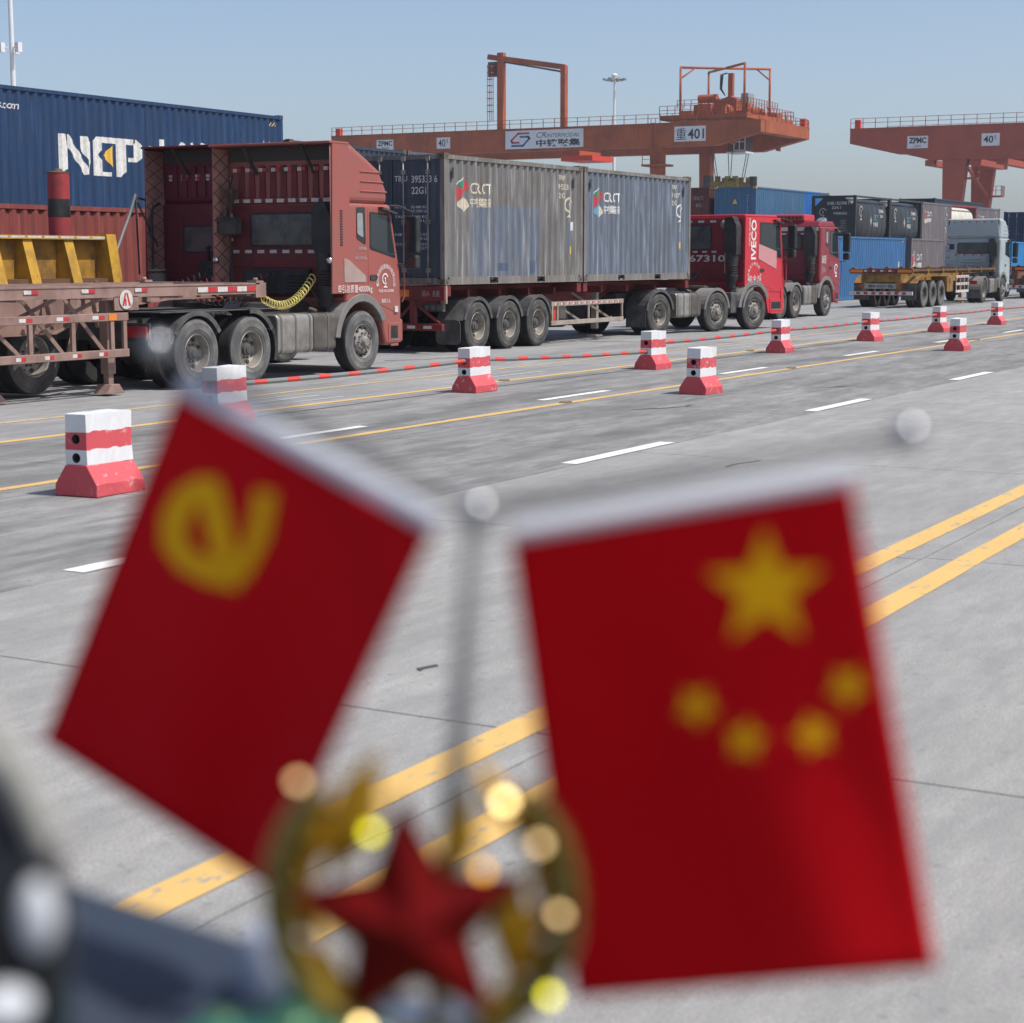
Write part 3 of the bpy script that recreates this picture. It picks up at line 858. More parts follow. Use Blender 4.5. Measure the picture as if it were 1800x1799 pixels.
# big stylised letters, laid out on the sheet: x along the container, z above its floor
def X_(x): return x - 35.05
u0 = -2.72; z0, z1 = 0.97, 1.90
poly_mark(nep, [[(u0, z0 + .02), (u0 + .30, z0 + .12), (u0 + .30, z1), (u0, z1)], [(u0 + .25, z1), (u0 + .32, z1), (u0 + .98, z0 + .16), (u0 + .98, z0 + .02), (u0 + .85, z0), (u0 + .30, z0 + .62)],
                [(u0 + .70, z1 - .02), (u0 + .95, z1 - .02), (u0 + 1.08, z1 - .14), (u0 + 1.08, z0 + .30), (u0 + .98, z0 + .12), (u0 + .98, z0 + .36), (u0 + .70, z0 + .62)]], 'letter_white', nc)
u1 = u0 + 1.16
poly_mark(nep, [[(u1, z0), (u1 + .30, z0), (u1 + .30, z0 + .38), (u1 + .20, z0 + .50), (u1 + .30, z0 + .62), (u1 + .30, z1), (u1 + .10, z1), (u1, z1 - .10)],
                [(u1 + .30, z0), (u1 + .62, z0), (u1 + .62, z0 + .10), (u1 + .30, z0 + .10)], [(u1 + .30, z1 - .14), (u1 + 1.42, z1 - .14), (u1 + 1.52, z1 - .06), (u1 + 1.52, z1), (u1 + .30, z1)],
                [(u1 + .82, z0), (u1 + 1.0, z0), (u1 + 1.16, z0 + .14), (u1 + 1.16, z1 - .14), (u1 + .82, z1 - .14)],
                [(u1 + 1.26, z0 + .38), (u1 + 1.60, z0 + .38), (u1 + 1.76, z0 + .5), (u1 + 1.76, z1 - .14), (u1 + 1.60, z1), (u1 + 1.44, z1), (u1 + 1.44, z0 + .48), (u1 + 1.26, z0 + .48)]], 'letter_white', nc)
poly_mark(nep, [[(u1 + .34, z0 + .50), (u1 + .70, z0 + .20), (u1 + .66, z0 + .50), (u1 + .70, z0 + .76)]], 'logo_yellow', nc)
letter(nep, '中洋', 'y-', u1 + 2.02, z0 - 0.02, 2.35, 1.02, DY, 'letter_white', nc, 0.02)
letter(nep, 'neptrans.com', 'y-', -5.55, 2.30, 1.55, 0.20, DY, 'letter_white', nc, 0.01, 0.15)
for u, t in ((5.20, 'NEPU'), (5.42, '452218')):
    for k, ch in enumerate(t): letter(nep, ch, 'y-', u, 2.05 - 0.17 * k, 0.09, 0.12, DY, 'letter_white', nc)
poly_mark(nep, [[(5.52 + .1 * i, 2.58), (5.56 + .1 * i, 2.58), (5.64 + .1 * i, 2.68), (5.60 + .1 * i, 2.68)] for i in range(3)], 'tape_yellow', nc, 'sticker')
x = 41.45
for nm, m_up, lab in (('a', 'c_dark', 'dark slate container whose roof edge shows beside the navy container'), ('b', 'c_slate', 'grey-blue container whose roof edge shows above the worn containers')):
    container('ground container under the ' + ('dark' if nm == 'a' else 'grey-blue') + ' one, hidden behind the cabs', (x + 3.03, NY, 0), 6.058, 2.591, 'c_maroon', group='containers stacked in the yard')
    container(lab, (x + 3.03, NY, 2.592), 6.058, 2.591, m_up, group='containers stacked in the yard')
    x += 6.16
# right hand rows
bl = container('plain blue high container on the ground, left of the yellow trailer', (81.56, ROW, 0), 12.192, 2.896, 'c_blue', group='containers stacked in the yard', far=True)
rect_mark(bl, 5.10, 5.22, 1.42, 1.72, DY, side_corr(12.192), 'letter_cream'); rect_mark(bl, 5.68, 5.86, 2.66, 2.74, DY, side_corr(12.192), 'logo_yellow')
mv = container('mauve grey container with a coloured gem logo, on the ground behind the grey cab', (91.75, ROW, 0), 6.058, 2.896, 'c_mauve', group='containers stacked in the yard', far=True)
gem_logo(mv, -2.72, 1.22, 1.0, DY, cc); letter(mv, 'CRCT', 'y-', -2.02, 1.80, 0.95, 0.30, DY, 'letter_white', cc, 0.02); letter(mv, '中铁箱', 'y-', -2.02, 1.38, 0.95, 0.30, DY, 'letter_white', cc, 0.02)
br = container('bright blue container glimpsed behind the mirror of the grey cab', (115.5, ROW, 0), 12.192, 2.896, 'c_bright', group='containers stacked in the yard', far=True)
RB = 30.45 + CW / 2
def tank(label, loc, frame_m, tank_m, group='tank containers'):
    r = empty('tank_container', label, 'tank container', loc, 0, group)
    L, H = 6.058, 2.591; W = CW
    for sx in (-1, 1):
        for sy in (-1, 1):
            xa, xb = sorted((sx * L / 2, sx * (L / 2 - 0.15))); ya, yb = sorted((sy * W / 2, sy * (W / 2 - 0.15)))
            MB().box(xa, xb, ya, yb, 0.0, H).build('corner_post', [frame_m], r, bevel=0.01)
    f = MB()
    for sx in (-1, 1):
        xa, xb = sorted((sx * (L / 2 - 0.02), sx * (L / 2 - 0.13)))
        f.box(xa, xb, -W / 2 + 0.15, W / 2 - 0.15, H - 0.13, H - 0.01); f.box(xa, xb, -W / 2 + 0.15, W / 2 - 0.15, 0.01, 0.14)
        for sy in (-1, 1):
            for sz in (0, 1):
                zc = 0.12 if sz == 0 else H - 0.12
                f.bar((sx * (L / 2 - 0.075), sy * (W / 2 - 0.14), zc + (0.75 if sz == 0 else -0.75)), (sx * (L / 2 - 0.075), sy * 0.45, zc), 0.05, 0.10)
    for sy in (-1, 1):
        ya, yb = sorted((sy * (W / 2 - 0.02), sy * (W / 2 - 0.12)))
        f.box(-L / 2 + 0.15, L / 2 - 0.15, ya, yb, 0.02, 0.14); f.box(-L / 2 + 0.15, L / 2 - 0.15, ya, yb, H - 0.10, H - 0.01)
    f.build('frame', [frame_m], r)
    v = MB(); rr = 1.17; zc = 1.30
    prof = [(0.02, -2.88), (0.55, -2.84), (0.92, -2.72), (1.08, -2.56), (rr, -2.40), (rr, 2.40), (1.08, 2.56), (0.92, 2.72), (0.55, 2.84), (0.02, 2.88)]
    def sq(r_, x, n=40, e=3.6):
        out = []
        for i in range(n):
            t = 2 * PI * i / n; ct, st = math.cos(t), math.sin(t)
            k = (abs(ct) ** e + abs(st) ** e) ** (-1 / e)
            out.append((x, r_ * k * ct, zc + r_ * k * st))
        return out
    def shell(pr_):
        vs_ = [q for r_, x in pr_ for q in sq(r_, x)]
        v.add(vs_, [(k * 40 + i, k * 40 + (i + 1) % 40, (k + 1) * 40 + (i + 1) % 40, (k + 1) * 40 + i) for k in range(len(pr_) - 1) for i in range(40)], 0, True)
    shell(prof)
    for xx in (-1.7, -0.85, 0, 0.85, 1.7): shell([(rr, xx - 0.02), (rr + 0.010, xx - 0.015), (rr + 0.010, xx + 0.015), (rr, xx + 0.02)])
    v.build('vessel', [tank_m], r)
    return r, rr, zc
def on_tank(r, rr, zc, s_, u, z, wd, ht, mat):
    o = letter(r, s_, 'y-', u, z, wd, ht, 0, mat)
    for vv in o.data.vertices:
        dz = abs(vv.co.z - zc) / rr
        vv.co.y = -rr * (1 - min(0.95, dz) ** 3.6) ** (1 / 3.6) - 0.016
for i, lab in enumerate(('black tank container showing its octagonal end frame, first in the upper row', 'second black tank container in the upper row, beside the mauve one')):
    container('ground container under the ' + ('first', 'second')[i] + ' black tank, hidden by the front row', (95.45 + 6.12 * i, RB, 0), 6.058, 2.591, 'c_dark', group='containers stacked in the yard', far=True)
    r, rr, zc = tank(lab, (95.45 + 6.12 * i, RB, 2.592), 'tank_black', 'tank_black')
    on_tank(r, rr, zc, 'SNBU', 1.1, 1.75, 0.8, 0.18, 'letter_white'); on_tank(r, rr, zc, '22K1', 1.3, 1.50, 0.5, 0.14, 'letter_white')
    on_tank(r, rr, zc, 'CRCT', 0.15, 1.32, 0.75, 0.30, 'logo_blue'); on_tank(r, rr, zc, '中铁箱', 0.15, 0.98, 0.75, 0.26, 'letter_white'); on_tank(r, rr, zc, '◆', -0.45, 1.02, 0.30, 0.55, 'letter_faint')
    rail_logo(r, 'y-', -2.35, 1.30, 0.75, 1.19, None, 'letter_faint')
    if i == 0:
        MB().prism([(-1.10, 0.60), (-0.60, 0.12), (0.60, 0.12), (1.10, 0.60), (1.10, 1.98), (0.60, 2.46), (-0.60, 2.46), (-1.10, 1.98)], 'x', -2.985, -2.93).build('end_plate', ['tank_black'], r, bevel=0.02)
        letter(r, 'SNBU 823398 3', 'x-', -0.35, 2.10, 1.2, 0.16, 3.04, 'letter_white'); letter(r, '22K1', 'x-', -0.10, 1.88, 0.5, 0.14, 3.04, 'letter_white')
        letter(r, '中铁集装箱', 'x-', 0.0, 1.58, 0.75, 0.14, 3.04, 'letter_white'); rail_logo(r, 'x-', -0.80, 1.40, 0.52, 3.04, None, 'letter_faint')
        for k in range(5): letter(r, '2248 KG', 'x-', 0.40, 1.22 - 0.13 * k, 0.30, 0.08, 3.04, 'letter_faint')
for xx, lab, m, doors in ((107.75, 'mauve grey container with gem logo, beside the black tanks in the upper row', 'c_mauve', False), (119.95, 'mauve grey container beyond the cream tank, its top just above the grey cab', 'c_mauve', False),):
    container('ground container below the ' + ('first' if xx < 110 else 'last') + ' mauve one of the upper row', (xx, RB, 0), 6.058, 2.591, 'c_slate', group='containers stacked in the yard', far=True)
    r = container(lab, (xx, RB, 2.592), 6.058, 2.591, m, group='containers stacked in the yard', far=True)
    gem_logo(r, -2.55, 1.25, 0.85, DY, cc); letter(r, 'CRCT', 'y-', -1.95, 1.76, 0.85, 0.26, DY, 'letter_white', cc, 0.02); letter(r, '中铁箱', 'y-', -1.95, 1.40, 0.85, 0.26, DY, 'letter_white', cc, 0.02)
    for k, ch in enumerate('TBJU7741'): letter(r, ch, 'y-', 1.95 + 0.12 * (k % 3), 2.25 - 0.2 * k, 0.14, 0.13, DY, 'letter_white', cc)
container('ground container under the cream tank, hidden by the grey cab', (113.85, RB, 0), 6.058, 2.591, 'c_brown', group='containers stacked in the yard', far=True)
tank('cream tank container in a dark red frame, above the grey cab', (113.85, RB, 2.592), 'tank_red', 'tank_cream')
fb = 36.4 + CW / 2
for z, lab, m in ((0, 'ground container under the two-tone blue one, hidden by the red cabs', 'c_maroon'), (2.897, 'blue container with one brighter panel and a warning triangle, above the bright red cab', 'c_blue_faded')):
    r = container(lab, (99.4, fb, z), 12.192, 2.896, m, group='containers stacked in the yard', casting='tape_yellow' if z else 'rust_casting')
lay(shape_mesh([[(-0.15, 1.95), (0.15, 1.95), (0.0, 2.25)]]), 'sticker', r, 'logo_yellow', 'x-', 0, 0, 1, 1, 6.096 + 0.0, None, fit=False)
for k in range(12): letter(r, '4', 'x-', 0.70, 2.35 - 0.17 * k, 0.05, 0.11, 6.085, 'letter_white')
fb2 = 39.15 + CW / 2
for z, lab in ((0, 'ground container beneath the maroon one'), (2.897, 'maroon container end squeezed between the steel blue and the two-tone blue containers')):
    r = container(lab, (99.4, fb2, z), 12.192, 2.896, 'c_maroon', group='containers stacked in the yard', far=True)
letter(r, 'CAXU 72', 'x-', 0.25, 2.2, 0.6, 0.2, 6.09, 'letter_faint'); letter(r, '45G1', 'x-', 0.4, 1.8, 0.4, 0.2, 6.09, 'letter_faint')
nb = 33.3 + CW / 2
for z, lab in ((0, 'ground container of the rearmost stack, hidden by the upper row'), (2.897, 'dark slate high container on the rearmost stack, behind the mauve ones')):
    container(lab, (123.4, nb, z), 12.192, 2.896, 'c_dark', group='containers stacked in the yard', far=True)
for z, lab in ((0, 'navy ground container at the frame edge with white locking bars'), (2.592, 'navy container with white locking bars and lettering on its doors, at the frame edge')):
    r = container(lab, (134.1, 29.75 + CW / 2, z), 6.058, 2.591, 'c_navy', None, 'c_navy', group='containers stacked in the yard', far=True)
for k in range(5): letter(r, '30.480 KG', 'x-', 0.25, 1.75 - 0.28 * k, 0.7, 0.10, DX, 'letter_white')

# ------------------------------------------------------------------ truck parts
def tyre_mesh(w_=0.30, r=0.515):
    # outer sidewall at y=0 (towards -y), tread runs inwards to +w_
    pr = [(0.285, 0.030), (0.30, 0.008), (0.36, -0.004), (0.43, 0.002), (r - 0.035, 0.012), (r - 0.012, 0.028), (r, 0.045)]
    t0 = 0.045; t1 = w_ - 0.045
    gs = [t0 + (t1 - t0) * k / 5 for k in range(1, 5)]
    for g_ in gs: pr += [(r, g_ - 0.006), (r - 0.014, g_ - 0.004), (r - 0.014, g_ + 0.004), (r, g_ + 0.006)]
    pr += [(r, t1), (r - 0.03, w_ - 0.01), (0.40, w_), (0.285, w_ - 0.02)]
    side = [(0.285, 0.030), (0.30, 0.008), (0.34, -0.002), (0.352, -0.008), (0.364, -0.003), (0.40, -0.004), (0.43, 0.002), (0.445, -0.002), (r - 0.05, 0.006), (r - 0.035, 0.012), (r - 0.012, 0.028)]
    return MB().lathe(side, (0, 0, 0), 'y', 40).lathe(pr[5:], (0, 0, 0), 'y', 40, 1).mesh('tyre', 2)
def rim_deep_mesh():
    pr = [(0.295, 0.028), (0.283, 0.012), (0.270, 0.020), (0.262, 0.060), (0.250, 0.150), (0.205, 0.175), (0.200, 0.172)]
    m = MB().lathe(pr, (0, 0, 0), 'y', 32)
    # disc with hand holes
    n = 8
    m.lathe([(0.200, 0.172), (0.15, 0.150), (0.10, 0.140), (0.001, 0.140)], (0, 0, 0), 'y', 24)
    for k in range(n):
        t = 2 * PI * (k + 0.5) / n
        m.cyl((0.212 * math.cos(t), 0.145, 0.212 * math.sin(t)), (0.212 * math.cos(t), 0.166, 0.212 * math.sin(t)), 0.030, n=10, mi=1)
    return m.mesh('wheel', 2)
def hub_deep_mesh():
    m = MB().lathe([(0.100, 0.14), (0.090, 0.085), (0.060, 0.080), (0.055, 0.060), (0.001, 0.058)], (0, 0, 0), 'y', 18)
    for k in range(10):
        t = 2 * PI * k / 10
        m.cyl((0.128 * math.cos(t), 0.115, 0.128 * math.sin(t)), (0.128 * math.cos(t), 0.15, 0.128 * math.sin(t)), 0.015, n=6)
    return m.mesh('hub')
def rim_front_mesh():
    pr = [(0.295, 0.028), (0.283, 0.010), (0.270, 0.022), (0.258, 0.075), (0.235, 0.085), (0.205, 0.030), (0.150, 0.004), (0.10, 0.0), (0.001, 0.0)]
    m = MB().lathe(pr, (0, 0, 0), 'y', 32)
    for k in range(10):
        t = 2 * PI * (k + 0.5) / 10
        m.cyl((0.222 * math.cos(t), 0.02, 0.222 * math.sin(t)), (0.222 * math.cos(t), 0.08, 0.222 * math.sin(t)), 0.026, n=10, mi=1)
    return m.mesh('wheel', 2)
def hub_front_mesh():
    m = MB().lathe([(0.095, 0.01), (0.090, -0.05), (0.070, -0.075), (0.001, -0.08)], (0, 0, 0), 'y', 18)
    for k in range(10):
        t = 2 * PI * k / 10
        m.cyl((0.150 * math.cos(t), -0.045, 0.150 * math.sin(t)), (0.150 * math.cos(t), 0.01, 0.150 * math.sin(t)), 0.019, n=6)
    return m.mesh('hub')
def wheel(parent, x, side, front=False, half=1.245, r=0.515, rub='rubber', rim='rim', steer=0.0, dual=True):
    """one wheel; side -1 faces the lanes"""
    y = side * half
    rot = (0, 0, steer) if side < 0 else (0, 0, PI + steer)
    s = r / 0.515
    if front: w_ = link('wheel', cached('rimf', rim_front_mesh), ['hub', 'hole'], parent, (x, y, r), rot=rot)
    else: w_ = link('wheel', cached('rimd', rim_deep_mesh), [rim, 'hole'], parent, (x, y, r), rot=rot)
    w_.scale = (s, 1, s)
    link('tyre', cached('tyre', tyre_mesh), [rub, 'tread'], w_)
    if not front and dual: link('tyre', cached('tyre', tyre_mesh), [rub, 'tread'], w_, (0, 0.345, 0))
    link('hub', cached('hubf', hub_front_mesh) if front else cached('hubd', hub_deep_mesh), ['hub' if front else 'rim_dark'], w_)
    return w_

def tape_run(parent, plane, depth, a, b, v, h=0.05, n=6, gap=0.5, name='reflective_tape', vertical=False, both=True):
    m = MB()
    for i in range(n):
        t0 = a + (b - a) * i / n; t1 = t0 + (b - a) / n * gap
        for k, (s0, s1) in enumerate(((t0, (t0 + t1) / 2), ((t0 + t1) / 2, t1))):
            mi = k if both else 0
            q = [(s0, v), (s1, v), (s1, v + h), (s0, v + h)] if not vertical else [(v, s0), (v + h, s0), (v + h, s1), (v, s1)]
            m.add([((u, -depth, z) if plane == 'y-' else (-depth, -u, z)) for u, z in q], [(0, 1, 2, 3)], mi)
    return tag(m.build(name, ['tape_white', 'tape_red'], parent), kind='stuff')

def arch(r, x, z, a0, a1, n=10):
    return [(x + r * math.cos(R(a0 + (a1 - a0) * i / n)), z + r * math.sin(R(a0 + (a1 - a0) * i / n))) for i in range(n + 1)]

def mudguard(parent, x, r, side, a0, a1, w0=0.60, th=0.012, half=1.25, zc=0.515, mat='mudguard', flap=False, n=14):
    m = MB()
    o = arch(r + th, x, zc, a0, a1, n); i_ = arch(r, x, zc, a0, a1, n)
    ya, yb = (-half, -half + w0) if side < 0 else (half - w0, half)
    m.prism(o + i_[::-1], 'y', ya, yb)
    yo = ya if side < 0 else yb
    m.prism(arch(r + th + 0.012, x, zc, a0, a1, n) + arch(r - 0.05, x, zc, a0, a1, n)[::-1], 'y', yo - 0.006, yo + 0.006)
    ob = m.build('mudguard', [mat], parent)
    if flap:
        ex = x + r * math.cos(R(max(a0, a1))); ez = zc + r * math.sin(R(max(a0, a1)))
        MB().box(ex - 0.012, ex, ya + 0.02, yb - 0.02, 0.20, ez - 0.002).build('mud_flap', ['mudguard'], parent)
    return ob

def coil(p0, p1, sag, turns, rad, r_, mat, parent, name='air_hose'):
    p0, p1 = Vector(p0), Vector(p1)
    n = turns * 12; pts = []
    d = (p1 - p0).normalized()
    a = d.cross(Vector((0, 0, 1))).normalized(); b = a.cross(d)
    for i in range(n + 1):
        t = i / n; q = 2 * PI * turns * t
        c_ = p0 + (p1 - p0) * t + Vector((0, 0, -sag * 4 * t * (1 - t)))
        pts.append(c_ + (a * math.cos(q) + b * math.sin(q)) * rad)
    return MB().tube(pts, r_, 5).build(name, [mat], parent)

def hose(pts, r_, mat, parent, name='air_hose', n=6, sub=6):
    P = [Vector(p) for p in pts]; out = []
    for i in range(len(P) - 1):
        a, b, c_, d = P[max(i - 1, 0)], P[i], P[i + 1], P[min(i + 2, len(P) - 1)]
        for k in range(sub):
            t = k / sub
            out.append(0.5 * ((2 * b) + (c_ - a) * t + (2 * a - 5 * b + 4 * c_ - d) * t * t + (3 * b - a - 3 * c_ + d) * t ** 3))
    out.append(P[-1])
    return MB().tube(out, r_, n).build(name, [mat], parent)

def offset_poly(poly, k):
    cx = sum(p[0] for p in poly) / len(poly); cz = sum(p[1] for p in poly) / len(poly)
    return [(cx + (x - cx) * k, cz + (z - cz) * k) for x, z in poly]

def rounded(poly, rad, n=4):
    out = []; N = len(poly)
    for i in range(N):
        p0, p1, p2 = Vector(poly[i - 1]), Vector(poly[i]), Vector(poly[(i + 1) % N])
        d0 = (p0 - p1); d1 = (p2 - p1)
        r_ = min(rad, d0.length * 0.45, d1.length * 0.45)
        a = p1 + d0.normalized() * r_; b = p1 + d1.normalized() * r_
        for k in range(n + 1):
            t = k / n
            out.append(tuple((1 - t) ** 2 * a + 2 * t * (1 - t) * p1 + t * t * b))
    return out

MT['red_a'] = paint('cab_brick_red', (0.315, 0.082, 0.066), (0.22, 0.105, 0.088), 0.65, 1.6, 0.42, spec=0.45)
MT['red_a_rear'] = paint('cab_rear_shaded_dusty_red', (0.155, 0.022, 0.026), (0.075, 0.034, 0.036), 0.75, 2.2, 0.55)  # side red darkened for the unlit rear wall, with dust
MT['red_b'] = paint('cab_crimson', (0.135, 0.010, 0.020), (0.07, 0.020, 0.024), 0.5, 2.0, 0.45)
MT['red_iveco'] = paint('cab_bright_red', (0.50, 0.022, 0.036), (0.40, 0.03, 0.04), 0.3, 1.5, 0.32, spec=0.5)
MT['red_iveco_rear'] = paint('cab_bright_red_rear', (0.24, 0.016, 0.030), (0.10, 0.02, 0.026), 0.6, 2.0, 0.5)  # darker copy of the side red for the unlit rear wall
MT['red_c'] = paint('cab_dark_red', (0.235, 0.030, 0.042), (0.16, 0.038, 0.045), 0.45, 2.0, 0.4)
MT['grey_cab'] = paint('cab_pale_grey', (0.34, 0.39, 0.41), (0.27, 0.30, 0.31), 0.4, 2.0, 0.45)
MT['deflector_in'] = paint('deflector_inner', (0.50, 0.24, 0.20), (0.24, 0.15, 0.12), 0.7, 4.0, 0.7)  # base lightened to look sunlit where no sun reaches
MT['curtain_pale'] = paint('window_curtain_pale', (0.26, 0.28, 0.29), (0.16, 0.18, 0.19), 0.5, 9, 0.3)
MT['hose_yellow'] = plain('hose_yellow', (0.66, 0.56, 0.17), 0.45)
MT['hose_red'] = plain('hose_red', (0.30, 0.035, 0.03), 0.5)
MT['hose_black'] = plain('hose_black', (0.025, 0.025, 0.025), 0.6)
MT['panel_pale'] = paint('cab_pale_panel', (0.36, 0.27, 0.24), (0.24, 0.15, 0.13), 0.5, 3, 0.5)
MT['panel_pink'] = paint('cab_pink_panel', (0.52, 0.24, 0.25), (0.4, 0.2, 0.2), 0.3, 3, 0.4)

def tractor(label, loc, rz, body, rear, axles, fronts=(0.0,), hi=2.80, roof=None, back=-0.45, lip=-0.80, front=1.22, half=1.22, slope=0.30,
            fair=None, tank=(-2.35, -0.75), steer=0.0, window=(-0.66, 0.66, 2.12, 2.62), rub='rubber', snork=True, mirror=True, grille=True, quarter=True):
    """root on the ground under the front axle's middle; +x forward; -y side towards the lanes"""
    r = empty('truck_tractor', label, 'truck', loc, rz, 'truck tractors')
    g = 0.68
    zb = 1.30
    # ---- cab body: side outline with the wheel arch, extruded across
    top = hi
    outl = [(back, zb - 0.10), (-0.66, zb - 0.10)] if back < -0.66 else [(back, 1.16)]
    outl = [(back, 1.20)]
    a_pts = [p for p in arch(g, 0, 0.50, 165, 8, 12) if p[0] > back + 0.02]
    outl += [(a_pts[0][0], 1.02)] if a_pts[0][0] > back + 0.1 else []
    outl += a_pts
    outl += [(0.74, 0.42), (front - 0.05, 0.42), (front, 0.55), (front + 0.02, 1.25), (front - 0.02, 1.70), (front - slope, top), (back, top)]
    cab = MB().prism(outl, 'y', -half, half).build('cab', [body], r, bevel=0.06, seg=4)
    # rear wall with pressed panels, a window and seams
    rw = MB(); xb = back - 0.012
    rw.prism(rounded([(-half + 0.04, 1.25), (half - 0.04, 1.25), (half - 0.04, top - 0.03), (-half + 0.04, top - 0.03)], 0.08), 'x', xb, back + 0.01)
    for (y0, y1, z0, z1) in ((-1.06, -0.72, 1.75, 2.66), (0.72, 1.06, 1.75, 2.66), (-1.0, 1.0, 1.36, 1.66), (-0.66, 0.66, 1.74, 2.02)):
        rw.prism(rounded([(y0, z0), (y1, z0), (y1, z1), (y0, z1)], 0.06), 'x', xb - 0.016, xb + 0.001)
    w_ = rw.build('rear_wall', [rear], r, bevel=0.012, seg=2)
    y0, y1, z0, z1 = window
    fr = rounded([(y0 - 0.03, z0 - 0.03), (y1 + 0.03, z0 - 0.03), (y1 + 0.03, z1 + 0.03), (y0 - 0.03, z1 + 0.03)], 0.08)
    win = MB().prism(fr, 'x', xb - 0.030, xb + 0.001).build('window_seal', ['black'], w_)
    MB().prism(rounded([(y0, z0), (y1, z0), (y1, z1), (y0, z1)], 0.07), 'x', xb - 0.034, xb - 0.020).build('rear_window', ['curtain'], w_)
    # ---- roof fairing
    if fair:
        f = MB().prism(fair, 'y', -half + 0.01, half - 0.01).build('roof_fairing', [body], r, bevel=0.12, seg=4)
        zt = fair[0][1]
        ribs = MB()
        x0f = back - 0.02
        n = 9
        for k in range(n):
            yy = -half + 0.35 + (2 * half - 0.70) * k / (n - 1)
            ribs.prism([(yy - 0.065, top + 0.10), (yy + 0.065, top + 0.10), (yy + 0.05, zt - 0.34), (yy - 0.05, zt - 0.34)], 'x', x0f - 0.02, x0f + 0.03)
        ribs.build('ribbed_panel', [rear], r, bevel=0.012)
        MB().box(x0f - 0.004, x0f + 0.02, -half + 0.10, half - 0.10, zt - 0.27, zt - 0.04).build('fairing_shade_panel', ['hole'], r)  # dark panel painted as the shade of the hollow under the roof lip
        # flutes along the side
        fl = MB()
        for k, z in enumerate((top + 0.20, top + 0.36, top + 0.52)):
            fl.prism([(-half - 0.008, z), (-half + 0.02, z + 0.02), (-half + 0.02, z - 0.02)], 'x', back + 0.45, front - slope - 0.12 - 0.10 * k)
        fl.build('side_flute', [body], r)
    # ---- side deflectors and roof lip
    if lip is not None:
        zt = fair[0][1] if fair else top
        for sy in (-1, 1):
            ya, yb = sorted((sy * (half + 0.004), sy * (half - 0.03)))
            MB().prism([(lip, 1.32), (back + 0.12, 1.32), (back + 0.12, zt), (lip + 0.05, zt)], 'y', ya, yb).build('side_deflector', [body], r, bevel=0.008)
            # its dusty inner liner, coloured as if sunlit, with a stiffening lattice
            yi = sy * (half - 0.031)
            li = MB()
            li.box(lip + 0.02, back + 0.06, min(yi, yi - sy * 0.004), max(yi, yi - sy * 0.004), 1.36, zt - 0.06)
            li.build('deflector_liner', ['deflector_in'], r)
            la = MB()
            for k in range(10):
                zz0 = 1.40 + (zt - 1.75) * k / 9
                la.bar((lip + 0.02, yi - sy * 0.008, zz0), (back - 0.005, yi - sy * 0.008, zz0 + 0.24), 0.006, 0.010)
                la.bar((lip + 0.02, yi - sy * 0.008, zz0 + 0.24), (back - 0.005, yi - sy * 0.008, zz0), 0.006, 0.010)
            la.build('lattice', ['chassis'], r)
        if fair:
            MB().prism([(lip - 0.04, zt - 0.035), (back + 0.10, zt - 0.03), (back + 0.10, zt + 0.005), (lip - 0.04, zt + 0.005)], 'y', -half - 0.01, half + 0.01).build('roof_deflector', [body], r, bevel=0.01)
            for yy in (-0.62, 0.55):
                MB().bar((lip + 0.02, yy, zt - 0.03), (back - 0.03, yy, zt - 0.48), 0.035, 0.05).build('deflector_stay', ['chassis'], r)
    # ---- doors, windows, handles on both sides
    for sy in (-1, 1):
        yo = sy * half
        def slab(poly, name, mat, out, par, th=0.02, rad=0.04, bev=0.0):
            ya, yb = sorted((yo + sy * out, yo + sy * (out - th)))
            return MB().prism(rounded(poly, rad), 'y', ya, yb).build(name, [mat], par, bevel=bev)
        fx = lambda z: front - 0.02 - (slope - 0.02) * max(0, (z - 1.70) / (top - 1.70)) - 0.06
        dz = 1.0 if fronts[0] == 0 else 1.0
        dpoly = [(0.20, 1.22), (fx(1.2) - 0.02, 0.95), (fx(1.6), 1.6), (fx(top - .07), top - 0.07), (0.20, top - 0.07)]
        d = slab(dpoly, 'door', body, 0.006, r, 0.02, 0.04, 0.004)
        wp = [(0.27, 2.07), (fx(1.93) - 0.08, 1.93), (fx(top - .17) - 0.07, top - 0.19), (0.27, top - 0.16)]
        slab(offset_poly(wp, 1.09), 'window_seal', 'black', 0.011, d, 0.02, 0.05)
        slab(wp, 'door_window', 'glass_side', 0.015, d, 0.012, 0.05)
        slab([(0.24, 1.53), (0.46, 1.53), (0.46, 1.62), (0.24, 1.62)], 'door_handle', 'black', 0.022, d, 0.03, 0.03, 0.006)
        q = [(-0.14, top - 0.58), (0.13, top - 0.68), (0.11, top - 0.06), (-0.14, top - 0.07)]
        if quarter:
            qw = slab(q, 'quarter_panel', 'black', 0.008, r, 0.02, 0.04)
            slab(offset_poly([(x - 0.03, z) for x, z in q], 0.66), 'quarter_window', 'curtain_pale', 0.012, qw, 0.012, 0.04)
        gr = MB()
        for k in range(14):
            z = 2.10 + k * 0.042
            ya, yb = sorted((yo + sy * 0.010, yo - sy * 0.02))
            gr.box(-0.62 if lip is not None else back + 0.06, -0.55 if lip is not None else back + 0.13, ya, yb, z, z + 0.026)
        if grille: gr.build('intake_grille', ['black'], r)
        # wheel arch trim
        ya, yb = sorted((yo + sy * 0.025, yo - sy * 0.30))
        tr = arch(g + 0.13, 0, 0.50, 172, 28, 12) + arch(g, 0, 0.50, 28, 172, 12)
        MB().prism(tr, 'y', ya, yb).build('wheel_arch', ['grey_plastic'], r, bevel=0.012)
        # steps and bumper corner
        ya, yb = sorted((yo + sy * 0.012, yo - sy * 0.25))
        st = MB().box(0.80, front - 0.06, ya, yb, 0.46, 0.80)
